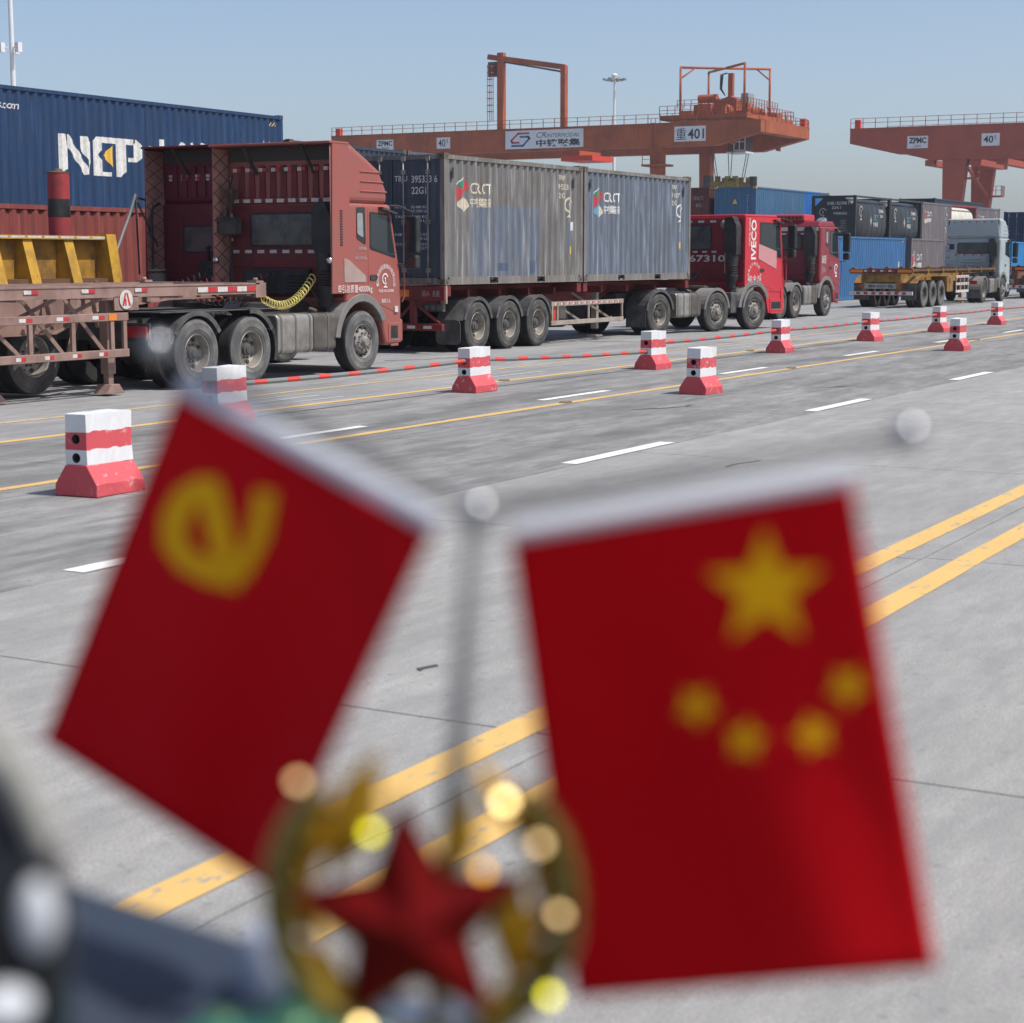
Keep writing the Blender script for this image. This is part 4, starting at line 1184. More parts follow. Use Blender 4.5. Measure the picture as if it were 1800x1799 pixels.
        st.box(0.86, front - 0.12, min(yo + sy * 0.02, yo), max(yo + sy * 0.02, yo), 0.40, 0.44)
        sp_ = st.build('step', [body], r, bevel=0.015)
        ya, yb = sorted((yo + sy * 0.0135, yo - sy * 0.02)); MB().box(0.87, front - 0.13, ya, yb, 0.53, 0.75).build('step_shade_panel', ['black'], sp_)  # black panel stands for the shade between the open steps
        ya, yb = sorted((yo + sy * 0.020, yo - sy * 0.02)); MB().box(0.86, front - 0.12, ya, yb, 0.50, 0.525).build('step_tread', ['bar_galv'], sp_)
        MB().tube([(front + 0.0, yo + sy * 0.02, 1.15), (front + 0.03, yo + sy * 0.05, 1.25), (front + 0.03, yo + sy * 0.05, 1.70), (front - 0.02, yo + sy * 0.02, 1.78)], 0.014, 6).build('grab_handle', [body], r)
        if mirror:
            arm = MB()
            mx = front + 0.06; my = yo + sy * 0.20
            arm.tube([(front - slope + 0.02, yo - sy * 0.05, top - 0.02), (front - slope + 0.14, yo + sy * 0.06, top - 0.02), (mx, my, top - 0.12), (mx, my, top - 0.35)], 0.018, 6)
            am = arm.build('mirror_arm', ['black'], r)
            MB().tube([(front - 0.1, yo, 1.80), (mx - 0.05, yo + sy * 0.12, 1.78), (mx, my, 1.86)], 0.014, 6).build('mirror_stay', ['black'], r)
            MB().prism(rounded([(my - 0.12, top - 0.82), (my + 0.12, top - 0.82), (my + 0.12, top - 0.18), (my - 0.12, top - 0.18)], 0.05), 'x', mx - 0.05, mx + 0.09).build('mirror', ['black'], am, bevel=0.03, seg=3)
            MB().prism(rounded([(my - 0.11, top - 1.08), (my + 0.11, top - 1.08), (my + 0.11, top - 0.85), (my - 0.11, top - 0.85)], 0.05), 'x', mx - 0.05, mx + 0.09).build('mirror', ['black'], am, bevel=0.03, seg=3)
            for zz0, zz1 in ((top - 0.78, top - 0.22), (top - 1.05, top - 0.88)):
                MB().prism(rounded([(my - 0.09, zz0), (my + 0.09, zz0), (my + 0.09, zz1), (my - 0.09, zz1)], 0.03), 'x', mx - 0.056, mx - 0.046).build('mirror_glass', ['glass'], am)
            vz = MB().prism([(front - slope - 0.40, top - 0.05), (front - slope + 0.05, top - 0.13), (front - slope + 0.05, top - 0.17), (front - slope - 0.40, top - 0.09)], 'y', min(yo, yo + sy * 0.10), max(yo, yo + sy * 0.10))
            vz.build('window_visor', ['glass'], r)
    # ---- front of the cab: windscreen, grille, bumper, lamps
    ws = MB(); nrm = 0.012
    x1, z1_, x2, z2_ = front - 0.03, 1.78, front - slope + 0.015, top - 0.08
    ws.add([(x1 + nrm, -half + 0.10, z1_), (x1 + nrm, half - 0.10, z1_), (x2 + nrm, half - 0.14, z2_), (x2 + nrm, -half + 0.14, z2_),
            (x1 - 0.02, -half + 0.10, z1_), (x1 - 0.02, half - 0.10, z1_), (x2 - 0.02, half - 0.14, z2_), (x2 - 0.02, -half + 0.14, z2_)],
           [(0, 1, 2, 3), (7, 6, 5, 4), (0, 4, 5, 1), (1, 5, 6, 2), (2, 6, 7, 3), (3, 7, 4, 0)])
    ws.build('windscreen', ['glass'], r)
    MB().box(front + 0.0, front + 0.035, -half + 0.25, half - 0.25, 0.95, 1.60).build('grille', ['black'], r, bevel=0.02)
    MB().box(front - 0.10, front + 0.10, -half + 0.02, half - 0.02, 0.45, 0.86).build('bumper', [body], r, bevel=0.05, seg=3)
    for sy in (-1, 1):
        MB().box(front + 0.09, front + 0.115, min(sy * 0.72, sy * 1.08), max(sy * 0.72, sy * 1.08), 0.56, 0.76).build('headlight', ['chrome'], r, bevel=0.01)
    # ---- chassis
    rearx = min(axles) - 0.75
    ch = MB()
    for sy in (-1, 1):
        ya, yb = sorted((sy * 0.36, sy * 0.44)); ch.box(rearx, front - 0.25, ya, yb, 0.78, 1.03)
    for xx in (rearx + 0.05, axles[0] * 0.5 + axles[-1] * 0.5, -1.6, -0.6): ch.box(xx - 0.05, xx + 0.05, -0.36, 0.36, 0.80, 1.0)
    ch.build('chassis', ['chassis'], r)
    for a in list(axles) + list(fronts):
        MB().cyl((a, -1.0, 0.515), (a, 1.0, 0.515), 0.075, n=10).build('axle', ['chassis'], r)
    for a in axles:
        MB().ball((a, 0, 0.53), 0.22, 14).build('differential', ['chassis'], r)
        for sy in (-1, 1): wheel(r, a, sy, False, rub=rub)
    for a in fronts:
        for sy in (-1, 1): wheel(r, a, sy, True, rub=rub, steer=steer)
    am = sum(axles) / len(axles)
    fw = MB().prism(rounded([(am - 0.50, -0.42), (am + 0.45, -0.42), (am + 0.45, 0.42), (am - 0.50, 0.42)], 0.15), 'z', 1.08, 1.14)
    fw.box(am - 0.25, am + 0.25, -0.46, 0.46, 1.03, 1.08)
    fw.build('fifth_wheel', ['chassis'], r)
    # engine and gearbox mass behind the cab
    MB().box(back - 0.75, 0.4, -0.45, 0.45, 0.70, 1.18).build('gearbox', ['chassis'], r, bevel=0.08)
    # ---- fuel tank (lane side) and battery/air tanks (other side)
    t0, t1 = tank
    prof = rounded([(-1.21, 0.40), (-0.62, 0.40), (-0.62, 1.02), (-1.21, 1.02)], 0.10, 5)
    ft = MB().prism(prof, 'x', t0, t0 + (t1 - t0) * 0.60).build('fuel_tank', ['alu'], r, bevel=0.02)
    for t in (0.06, 0.30, 0.54):
        xx = t0 + (t1 - t0) * t
        MB().prism(offset_poly(prof, 1.018), 'x', xx - 0.022, xx + 0.022).build('strap', ['strap'], ft)
    bt = MB().prism(offset_poly(prof, 0.99), 'x', t0 + (t1 - t0) * 0.615, t1).build('urea_tank', ['alu_dark'], r, bevel=0.02)
    xx = t0 + (t1 - t0) * 0.80
    MB().cyl((xx, -0.95, 1.0), (xx, -0.98, 1.08), 0.075, n=14).build('filler_cap', ['alu_dark'], bt)
    MB().prism(offset_poly(prof, 1.018), 'x', xx + 0.08, xx + 0.12).build('strap', ['strap'], bt)
    MB().box(t0, t1, 0.62, 1.20, 0.42, 1.0).build('battery_box', ['chassis'], r, bevel=0.05)
    # ---- air intake snorkel behind the cab on the lane side
    if snork:
        s_ = MB()
        s_.prism(rounded([(-1.13, 1.95), (-0.80, 1.95), (-0.74, 2.15), (-0.74, top - 0.02), (-1.0, top + 0.02), (-1.13, top - 0.25)], 0.07), 'x', back - 0.30, back - 0.055)
        s_.cyl((back - 0.18, -0.94, 1.98), (back - 0.18, -0.94, 1.70), 0.165, 0.15, n=16)
        for k in range(6): s_.lathe([(0.150, -0.012), (0.165, 0.0), (0.150, 0.012)], (back - 0.18, -0.94, 1.70 - 0.045 * k), 'z', 16)
        s_.cyl((back - 0.18, -0.94, 1.46), (back - 0.18, -0.90, 1.10), 0.17, 0.10, n=16)
        s_.build('air_intake', ['black'], r, bevel=0.012)
    return r

# ------------------------------------------------------------------ tractor A: dusty brick red, nearest
fairA = [(-0.46, 3.77), (-0.20, 3.76), (0.25, 3.56), (0.62, 3.38), (0.84, 3.06), (0.88, 2.78), (-0.46, 2.78)]
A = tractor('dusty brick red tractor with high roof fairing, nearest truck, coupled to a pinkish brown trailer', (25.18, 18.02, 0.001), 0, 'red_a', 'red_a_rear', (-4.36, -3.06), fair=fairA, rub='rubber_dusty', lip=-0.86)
A['group'] = 'truck tractors'
Wd = 0.4 + 0.026
xr = -0.45 - 0.036
tape_run(A, 'x-', 0.510, -1.02, 1.10, 3.33, 0.06, 8, 0.62); tape_run(A, 'x-', 0.510, -1.05, 1.05, 2.82, 0.06, 9, 0.62, both=False)
tape_run(A, 'x-', 0.485, -1.08, 1.0, 1.98, 0.055, 8, 0.55, both=False)
tape_run(A, 'x-', 0.487, 1.98, 3.40, -1.10, 0.04, 7, 0.5, vertical=True); tape_run(A, 'x-', 0.487, 2.6, 3.40, 0.62, 0.04, 5, 0.5, vertical=True)
# mudguards over the drive wheels
for a in (-4.36, -3.06):
    for sy in (-1, 1): mudguard(A, a, 0.60, sy, 30, 150 if a < -4 else 95, 0.62)
MB().box(-5.15, -2.35, -1.22, -0.60, 1.118, 1.13).build('deck_plate', ['mudguard'], A)
mudguard(A, -3.06, 0.62, -1, 28, -18, 0.62, mat='black')
MB().box(-5.32, -5.28, -1.15, 1.15, 0.72, 0.98).build('rear_crossbar', ['chassis'], A)
tl = MB().box(-5.36, -5.325, -1.12, -0.72, 0.78, 0.93).build('tail_light', ['lamp_red'], A)
# brake chambers and pipes between the rear wheels and the trailer
for a in (-4.36, -3.06):
    m = MB()
    for sy in (-1, 1): m.cyl((a + 0.30, sy * 0.55, 0.70), (a + 0.52, sy * 0.55, 0.74), 0.10, n=12)
    m.build('brake_chamber', ['chassis'], A)
coil((-2.45, -1.02, 1.27), (-0.66, -0.72, 1.62), 0.26, 21, 0.064, 0.010, 'hose_yellow', A)
coil((-2.7, 0.25, 1.32), (-0.62, 0.10, 1.72), 0.30, 16, 0.05, 0.009, 'hose_black', A)
coil((-2.6, 0.40, 1.34), (-0.62, 0.30, 1.65), 0.22, 12, 0.05, 0.009, 'hose_red', A)
hose([(-0.55, 1.0, 3.3), (-0.68, 1.04, 2.6), (-0.60, 1.0, 2.0), (-0.75, 0.9, 1.45)], 0.018, 'hose_black', A)
hose([(-0.60, -0.9, 1.70), (-0.8, -0.75, 1.40), (-0.62, -1.1, 0.95)], 0.014, 'hose_black', A)
m = MB()
m.box(-0.58, -0.47, -0.55, 0.80, 1.30, 1.72)
for k in range(6): m.box(-0.60, -0.57, -0.45, -0.10, 1.33 + 0.055 * k, 1.36 + 0.055 * k)
m.build('engine_cover', ['black'], A, bevel=0.01)
m = MB().box(-0.78, -0.62, 0.78, 1.14, 2.30, 2.55); m.box(-0.80, -0.60, 0.80, 1.16, 2.55, 2.58)
m.build('tool_box', ['chassis'], A)
# a straw broom stowed behind the far deflector
m = MB().tube([(-0.70, 0.98, 1.75), (-0.68, 0.96, 2.75)], 0.012, 6)
for k in range(40):
    t = random.uniform(-0.14, 0.14); q = random.uniform(-0.10, 0.10)
    m.tube([(-0.68 + 0.2 * q, 0.96 + 0.2 * t, 2.72), (-0.68 + q, 0.96 + t, 3.05)], 0.006, 4)
br_o = m.build('broom', [plain('straw', (0.10, 0.065, 0.05), 0.9)]); br_o.location = (25.18, 18.02, 0)
tag(br_o, 'dark straw broom stowed upright inside the far deflector of the nearest red cab', 'broom')
m = MB().lathe([(0.02, -0.06), (0.06, -0.04), (0.085, 0.0), (0.02, 0.0)], (0.55, -0.50, 3.70), 'x', 14); m.cyl((0.2, -0.5, 3.66), (0.55, -0.5, 3.70), 0.03, n=8)
m.build('air_horn', ['chrome'], A)
MB().ball((-0.84, -1.16, 1.86), 0.06, 14).build('work_lamp', ['chrome'], A)
MB().ball((-0.84, 1.16, 1.86), 0.06, 14).build('work_lamp', ['chrome'], A)
MB().prism(rounded([(-0.52, 1.50), (0.12, 1.50), (0.12, 1.60), (-0.36, 1.86), (-0.52, 1.90)], 0.03), 'y', -1.232, -1.21).build('side_panel', ['panel_pale'], A)
letter(A, '牵引总质量40000kg', 'y-', -0.72, 1.31, 1.02, 0.15, 1.236, 'letter_white')
letter(A, '整备质量8805kg', 'y-', -0.10, 2.02, 0.26, 0.07, 1.232, 'letter_faint'); letter(A, '准牵引总质量39000kg', 'y-', -0.20, 1.86, 0.36, 0.07, 1.232, 'letter_faint')
def arc_text(par, s_, cx, cz, rad, a0, a1, h, depth, mat='letter_white'):
    for k, ch in enumerate(s_):
        t = R(a0 + (a1 - a0) * k / max(1, len(s_) - 1))
        me = text_mesh(ch)
        b = bmesh.new(); b.from_mesh(me); bpy.data.meshes.remove(me)
        if b.verts:
            xs_ = [v.co.x for v in b.verts]; ys_ = [v.co.y for v in b.verts]
            mx_, my_ = (min(xs_) + max(xs_)) / 2, (min(ys_) + max(ys_)) / 2
            for v in b.verts:
                x_, y_ = (v.co.x - mx_) * h, (v.co.y - my_) * h
                q = t - PI / 2
                v.co = (cx + rad * math.cos(t) + x_ * math.cos(q) - y_ * math.sin(q), -depth, cz + rad * math.sin(t) + x_ * math.sin(q) + y_ * math.cos(q))
        me = bpy.data.meshes.new('lettering'); b.to_mesh(me); b.free(); me.materials.append(None)
        link('lettering', me, [mat], par)
arc_text(A, '重庆市世旺建储运有限公司', 0.72, 1.50, 0.26, 190, -10, 0.085, 1.236)
rail_logo(A, 'y-', 0.60, 1.40, 0.24, 1.236, None, 'letter_white')
letter(A, '电话:023-63208', 'y-', 0.50, 1.32, 0.46, 0.06, 1.236); letter(A, '准载 3人', 'y-', 0.58, 1.14, 0.28, 0.075, 1.236)
MB().box(0.98, 1.08, -1.25, -1.20, 0.98, 1.08).build('side_lamp', ['tape_white'], A)

# ------------------------------------------------------------------ tractor B: crimson, beside it
fairB = [(-0.46, 3.90), (-0.20, 3.89), (0.25, 3.72), (0.62, 3.50), (0.84, 3.20), (0.88, 2.88), (-0.46, 2.88)]
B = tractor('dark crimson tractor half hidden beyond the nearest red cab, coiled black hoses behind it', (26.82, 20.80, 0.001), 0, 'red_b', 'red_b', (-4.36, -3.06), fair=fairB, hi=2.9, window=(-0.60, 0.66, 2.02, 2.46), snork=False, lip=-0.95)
tape_run(B, 'x-', 0.487, 0.0 - 1.0, 1.0, 3.36, 0.05, 7, 0.6); tape_run(B, 'x-', 0.487, -1.0, 1.0, 3.30, 0.045, 7, 0.5)
coil((-3.0, 0.25, 1.45), (-0.62, -0.35, 1.85), 0.25, 20, 0.06, 0.012, 'hose_black', B)
coil((-2.9, 0.10, 1.40), (-0.62, -0.50, 1.75), 0.25, 20, 0.05, 0.010, 'hose_red', B)
hose([(-1.05, 0.98, 1.40), (-0.95, 1.05, 2.2), (-0.85, 1.12, 2.75), (-0.62, 1.12, 2.9)], 0.022, 'hose_black', B)
hose([(-3.6, 0.75, 1.50), (-2.4, 0.9, 1.70), (-1.5, 1.18, 2.5), (-1.15, 1.24, 3.05)], 0.028, plain('hose_grey', (0.15, 0.15, 0.15), 0.6), B)
m = MB()
for p, q in (((-1.15, 1.24, 3.0), (-0.62, 1.2, 2.9)), ((-1.15, 1.24, 3.0), (-1.10, 1.24, 1.6)), ((-1.10, 1.24, 2.9), (-0.72, 1.1, 2.1)), ((-0.75, 1.2, 2.9), (-0.75, 1.2, 1.5))): m.tube([p, q], 0.02, 6)
m.build('hose_mast', ['chassis'], B)
m = MB().cyl((-0.90, 0.98, 1.30), (-0.90, 0.98, 1.62), 0.16, n=16); m.lathe([(0.13, 0.0), (0.16, 0.03), (0.13, 0.06)], (-0.90, 0.98, 1.64), 'z', 16)
m.build('gas_bottle', ['grey_plastic'], B)
m = MB().box(-0.75, -0.48, -0.30, 0.15, 1.25, 1.85); m.tube([(-0.70, -0.05, 1.85), (-0.72, -0.05, 2.05), (-0.60, 0.02, 2.10)], 0.04, 8)
m.build('air_filter', ['black'], B, bevel=0.03)

# ------------------------------------------------------------------ tractor C: bright red, low roof, two steered axles, turned slightly towards the lanes
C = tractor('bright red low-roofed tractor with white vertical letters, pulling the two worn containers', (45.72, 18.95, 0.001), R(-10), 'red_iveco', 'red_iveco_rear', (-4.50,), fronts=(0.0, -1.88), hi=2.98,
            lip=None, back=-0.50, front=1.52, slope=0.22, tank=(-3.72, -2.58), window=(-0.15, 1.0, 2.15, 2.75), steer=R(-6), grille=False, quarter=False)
MB().box(-0.46, 1.20, -1.18, 1.18, 2.975, 3.05).build('roof_cap', ['red_iveco'], C, bevel=0.04, seg=3)
letter(C, 'IVECO', 'y-', -0.22, 1.86, 0.26, 1.05, 1.228, 'letter_white', None, 0.03, 0, PI / 2)
letter(C, 'GENLYON', 'y-', -0.33, 2.22, 0.07, 0.72, 1.228, 'letter_white', None, 0.01, 0, PI / 2)
arc_text(C, '重庆佳全升物流有限公司', -0.02, 1.44, 0.31, 200, -20, 0.10, 1.228)
letter(C, '佳全升', 'y-', -0.34, 1.28, 0.66, 0.16, 1.228); letter(C, '准牵引总质量40000', 'y-', -0.36, 1.13, 0.60, 0.05, 1.228, 'letter_faint')
MB().prism([(0.16, 1.88), (0.16, 2.28), (1.10, 2.08), (1.10, 1.60)], 'y', -1.236, -1.21).build('side_panel', ['panel_pink'], C)
letter(C, '67310', 'x-', -0.52, 1.80, 1.15, 0.18, 0.55, 'letter_white', None, 0.02)
tape_run(C, 'x-', 0.55, -1.0, 0.9, 2.84, 0.06, 5, 0.5, both=False); tape_run(C, 'x-', 0.55, -1.0, 0.5, 2.04, 0.05, 5, 0.5, both=False)
for a, sy in ((-4.50, -1), (-4.50, 1)): mudguard(C, a, 0.60, sy, 10, 170, 0.64, flap=True)
mudguard(C, -1.88, 0.60, -1, 8, 172, 0.46, mat='grey_plastic'); mudguard(C, -1.88, 0.60, 1, 8, 172, 0.46, mat='grey_plastic')
mudguard(C, 0.0, 0.60, -1, 100, 172, 0.46, mat='grey_plastic'); mudguard(C, 0.0, 0.60, 1, 100, 172, 0.46, mat='grey_plastic')
MB().cyl((-0.60, -0.95, 1.02), (-0.60, -1.10, 1.02), 0.13, n=18).build('reservoir', ['chrome'], C)
MB().box(-1.05, -0.75, -1.15, -0.70, 0.45, 1.0).build('battery_box', ['mudguard'], C, bevel=0.03)
m = MB().ball((-0.62, -0.66, 2.78), 0.13, 12)
m.build('rag_bundle', [paint('rag', (0.30, 0.24, 0.24), (0.1, 0.08, 0.08), 0.9, 25, 0.9, bump=0.8)], C)
MB().tube([(-0.62, -0.66, 2.7), (-0.60, -0.66, 1.5)], 0.012, 6).build('mop_handle', ['letter_cream'], C)
hose([(-0.56, 0.3, 1.5), (-0.9, 0.5, 1.3), (-1.3, 0.45, 1.35), (-1.9, 0.3, 1.2)], 0.03, 'hose_black', C); hose([(-0.56, 0.1, 1.6), (-1.0, 0.2, 1.25), (-1.9, 0.1, 1.2)], 0.03, 'hose_black', C)
m = MB()
for zz_ in (0.42, 0.72, 1.0): m.box(0.80, 1.40, -1.235, -1.0, zz_, zz_ + 0.04)
m.box(1.36, 1.42, -1.238, -1.0, 0.40, 1.10); m.tube([(1.50, -1.25, 1.20), (1.54, -1.29, 1.3), (1.54, -1.29, 1.85), (1.50, -1.25, 1.95)], 0.015, 6)
m.build('entry_steps', ['red_iveco'], C)

# ------------------------------------------------------------------ tractor D: dark red, bobtail, air conditioner on the roof
D = tractor('dark red bobtail tractor with an air conditioner on its roof and no trailer', (57.35, 21.05, 0.001), R(-1), 'red_c', 'red_c', (-4.05, -2.78), hi=2.92, lip=None, back=-0.60, front=1.25, slope=0.22,
            tank=(-2.0, -0.78), window=(-0.55, 0.75, 2.20, 2.62), steer=0, grille=False)
MB().prism([(-0.62, 2.90), (1.0, 2.90), (0.70, 3.10), (-0.50, 3.10)], 'y', -1.16, 1.16).build('roof_cap', ['red_c'], D, bevel=0.05, seg=3)
ac = MB().prism(rounded([(-0.55, 3.10), (0.45, 3.10), (0.42, 3.32), (-0.52, 3.32)], 0.07), 'y', -0.60, 0.75).build('air_conditioner', ['red_iveco'], D, bevel=0.03, seg=3)
m = MB()
for k in range(9): m.box(-0.585, -0.54, -0.52 + 0.13 * k, -0.45 + 0.13 * k, 3.15, 3.26)
m.build('vent', ['black'], ac)
MB().box(-0.64, -0.60, -1.12, 1.12, 2.78, 2.90).build('rain_gutter', ['tape_white'], D)
tape_run(D, 'x-', 0.66, -0.9, 0.9, 2.66, 0.05, 5, 0.6, both=False); tape_run(D, 'x-', 0.66, 2.15, 2.70, 0.85, 0.05, 3, 0.6, vertical=True, both=False)
letter(D, '渝B安通', 'y-', -0.50, 1.72, 0.42, 0.28, 1.228); letter(D, '质量40t', 'y-', -0.48, 1.42, 0.36, 0.2, 1.228, 'letter_faint')
rail_logo(D, 'y-', 0.70, 1.28, 0.42, 1.228, None, 'letter_white')
for a in (-4.05, -2.78):
    for sy in (-1, 1): mudguard(D, a, 0.60, sy, 35, 145, 0.62, mat='grey_plastic')
MB().cyl((-0.62, -1.16, 0.78), (-0.62, -0.85, 0.78), 0.16, n=18).build('air_tank', ['alu'], D)
m = MB().cyl((0.62, -0.75, 3.12), (0.95, -0.75, 3.16), 0.03, 0.09, n=12); m.cyl((0.62, -0.60, 3.12), (1.0, -0.60, 3.16), 0.03, 0.09, n=12)
m.build('air_horn', ['chrome'], D)
hose([(-0.66, 0.2, 1.6), (-0.95, 0.4, 1.9), (-1.0, 0.1, 1.5), (-1.5, 0.0, 1.15)], 0.05, 'hose_black', D)

# ------------------------------------------------------------------ tractor E: pale grey high roof, pulling the yellow trailer
fairE = [(-0.62, 3.62), (-0.20, 3.63), (0.25, 3.55), (0.62, 3.32), (0.86, 3.0), (0.92, 2.74), (-0.62, 2.74)]
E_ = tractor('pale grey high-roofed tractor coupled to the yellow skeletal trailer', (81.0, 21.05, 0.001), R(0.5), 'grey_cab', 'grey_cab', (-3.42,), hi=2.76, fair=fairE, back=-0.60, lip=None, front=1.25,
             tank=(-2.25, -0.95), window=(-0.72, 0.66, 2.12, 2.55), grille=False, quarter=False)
m = MB().prism([(-1.16, 2.86), (1.16, 2.86), (1.05, 3.56), (-1.05, 3.56)], 'x', -0.665, -0.60)
m.build('rear_fairing_panel', ['grey_cab'], E_, bevel=0.01)
tape_run(E_, 'x-', 0.67, -1.0, 1.0, 3.46, 0.05, 6, 0.55); tape_run(E_, 'x-', 0.65, -0.9, 1.0, 2.02, 0.06, 5, 0.5)
tape_run(E_, 'x-', 0.65, 1.5, 3.3, -1.12, 0.05, 6, 0.5, vertical=True); tape_run(E_, 'x-', 0.67, 2.9, 3.4, 1.02, 0.05, 3, 0.5, vertical=True)
m = MB()
for k in range(4): m.prism([(-0.52 + 0.04 * k, 1.44 + 0.13 * k), (0.52 - 0.04 * k, 1.44 + 0.13 * k), (0.50 - 0.04 * k, 1.50 + 0.13 * k), (-0.50 + 0.04 * k, 1.50 + 0.13 * k)], 'x', -0.67, -0.62)
m.build('pressed_panel', ['grey_cab'], E_, bevel=0.01)
MB().prism(rounded([(0.84, 2.28), (1.04, 2.28), (1.04, 2.52), (0.84, 2.52)], 0.04), 'x', -0.66, -0.62).build('hatch', ['black'], E_)
for sy in (-1, 1): mudguard(E_, -3.42, 0.60, sy, 5, 175, 0.62, mat='grey_plastic', flap=True)
MB().box(-4.30, -4.26, -1.15, -0.85, 0.80, 0.95).build('tail_light', ['lamp_red'], E_)
letter(E_, '渝D8', 'y-', -0.48, 1.8, 0.10, 0.60, 1.23, 'letter_faint', None, 0, 0, PI / 2)

# ------------------------------------------------------------------ trailers
MT['tr_pink'] = paint('trailer_pinkish_brown', (0.30, 0.195, 0.165), (0.14, 0.085, 0.068), 0.75, 2.4, 0.7, streak=0.4)
MT['tr_red'] = paint('trailer_red', (0.17, 0.022, 0.024), (0.075, 0.03, 0.026), 0.7, 2.2, 0.65)
MT['tr_pale'] = paint('guard_pale', (0.33, 0.285, 0.24), (0.17, 0.12, 0.09), 0.7, 3, 0.7)
MT['tr_yellow'] = paint('trailer_yellow', (0.36, 0.185, 0.025), (0.075, 0.05, 0.03), 0.9, 3.0, 0.65, rust=0.7)
MT['tr_yellow_clean'] = paint('trailer_yellow_clean', (0.48, 0.27, 0.03), (0.12, 0.075, 0.035), 0.6, 4.0, 0.6, rust=0.9)
MT['tr_rust'] = paint('trailer_rust', (0.14, 0.075, 0.045), (0.06, 0.035, 0.025), 0.8, 3, 0.85)
MT['tr_ochre'] = paint('trailer_ochre_dirty', (0.30, 0.155, 0.03), (0.06, 0.042, 0.03), 0.95, 2.6, 0.75, streak=0.6, rust=0.8)
MT['plate_grey'] = paint('number_plate', (0.33, 0.33, 0.33), (0.15, 0.12, 0.10), 0.7, 8, 0.6)

def twistlock(m, x, y, z):
    m.box(x - 0.09, x + 0.09, y - 0.09, y + 0.09, z, z + 0.03); m.cyl((x, y, z + 0.03), (x, y, z + 0.075), 0.05, 0.03, n=8)

# trailer of tractor A: pinkish brown gooseneck, running out of the frame
TA = empty('skeletal_trailer', 'pinkish brown skeletal trailer with a lattice side guard, empty, coupled to the nearest truck', 'trailer', (0, 18.02, 0.001), 0, 'container trailers')
for sy in (-1, 1):
    y = sy * 0.52 if False else sy * 0.50
    web = [(8.2, 0.88), (18.6, 0.88), (19.5, 1.18), (21.0, 1.30), (22.5, 1.32), (22.5, 1.49), (8.2, 1.49)]
    m = MB().prism(web, 'y', y - 0.008, y + 0.008)
    m.prism([(8.2, 1.49), (22.55, 1.49), (22.55, 1.515), (8.2, 1.515)], 'y', y - 0.09, y + 0.09)
    m.prism([(8.2, 0.86), (18.6, 0.86), (19.5, 1.16), (21.0, 1.28), (22.5, 1.30), (22.5, 1.318), (21.0, 1.298), (19.5, 1.178), (18.6, 0.878), (8.2, 0.878)], 'y', y - 0.08, y + 0.08)
    for x in [9 + 0.85 * k for k in range(16)]:
        zb_ = 0.88 if x < 18.6 else 1.22 if x < 20.5 else 1.31
        m.box(x - 0.006, x + 0.006, min(y, y + sy * 0.075), max(y, y + sy * 0.075), zb_, 1.488)
    m.build('main_beam', ['tr_pink'], TA)
    # outer rail carrying the deck edge, at full width
    yo = sy * 1.19
    m = MB().box(8.2, 22.4, min(yo, yo - sy * 0.02), max(yo, yo - sy * 0.02), 1.36 if sy < 0 else 1.38, 1.50)
    m.box(8.2, 22.4, min(yo + sy * 0.01, yo - sy * 0.10), max(yo + sy * 0.01, yo - sy * 0.10), 1.50, 1.522)
    m.build('side_rail', ['tr_pink'], TA)
for x in [9.2 + 1.62 * k for k in range(9)]:
    m = MB().box(x - 0.05, x + 0.05, -1.17, 1.17, 1.33, 1.48)
    m.build('cross_member', ['tr_pink'], TA)
m = MB().box(22.30, 22.56, -1.20, 1.20, 1.30, 1.525)
for sy in (-1, 1): twistlock(m, 22.42, sy * 1.10, 1.525)
m.build('front_bolster', ['tr_pink'], TA)
m = MB().box(16.3, 16.55, -1.20, 1.20, 1.30, 1.525)
for sy in (-1, 1): twistlock(m, 16.42, sy * 1.10, 1.525)
m.build('bolster', ['tr_pink'], TA)
# gussets
for x0_ in (15.0, 17.3, 18.2):
    for sy in (-1, 1):
        MB().bar((x0_, sy * 0.6, 0.92), (x0_ + 0.7, sy * 1.15, 1.36), 0.05, 0.05).build('brace', ['tr_pink'], TA)
        MB().bar((x0_ + 1.2, sy * 0.6, 0.95), (x0_ + 0.5, sy * 1.15, 1.36), 0.05, 0.05).build('brace', ['tr_pink'], TA)
# lattice side guard on each side
for sy in (-1, 1):
    yo = sy * 1.22
    m = MB()
    for z in (1.04, 0.54):
        m.box(12.4, 19.35, min(yo, yo - sy * 0.05), max(yo, yo - sy * 0.05), z, z + 0.11)
    gd = m.build('side_guard', ['tr_pink'], TA, bevel=0.008)
    for x in (12.6, 13.9, 15.2, 16.5, 17.45, 18.25, 19.02, 19.28):
        MB().box(x - 0.035, x + 0.035, min(yo - sy * 0.005, yo - sy * 0.045), max(yo - sy * 0.005, yo - sy * 0.045), 0.65, 1.04).build('guard_post', ['tr_pink'], gd)
    for xa, xb in ((16.6, 17.3), (17.6, 18.1), (18.4, 18.9), (15.3, 16.3)):
        MB().bar((xa, yo - sy * 0.30, 1.35), (xb, yo - sy * 0.06, 0.62), 0.035, 0.05).build('guard_strut', ['tr_pink'], gd)
        MB().bar((xb, yo - sy * 0.45, 1.35), (xa, yo - sy * 0.25, 0.60), 0.05, 0.06).build('guard_strut', ['tr_pink'], gd)
    if sy < 0:
        tape_run(gd, 'y-', 1.224, 13.1, 19.3, 1.07, 0.05, 9, 0.36); tape_run(gd, 'y-', 1.224, 13.5, 19.25, 0.57, 0.05, 11, 0.34)
        rect_mark(gd, 18.94, 19.10, 1.05, 1.14, 1.226, None, 'lamp_amber', name='marker_lamp')
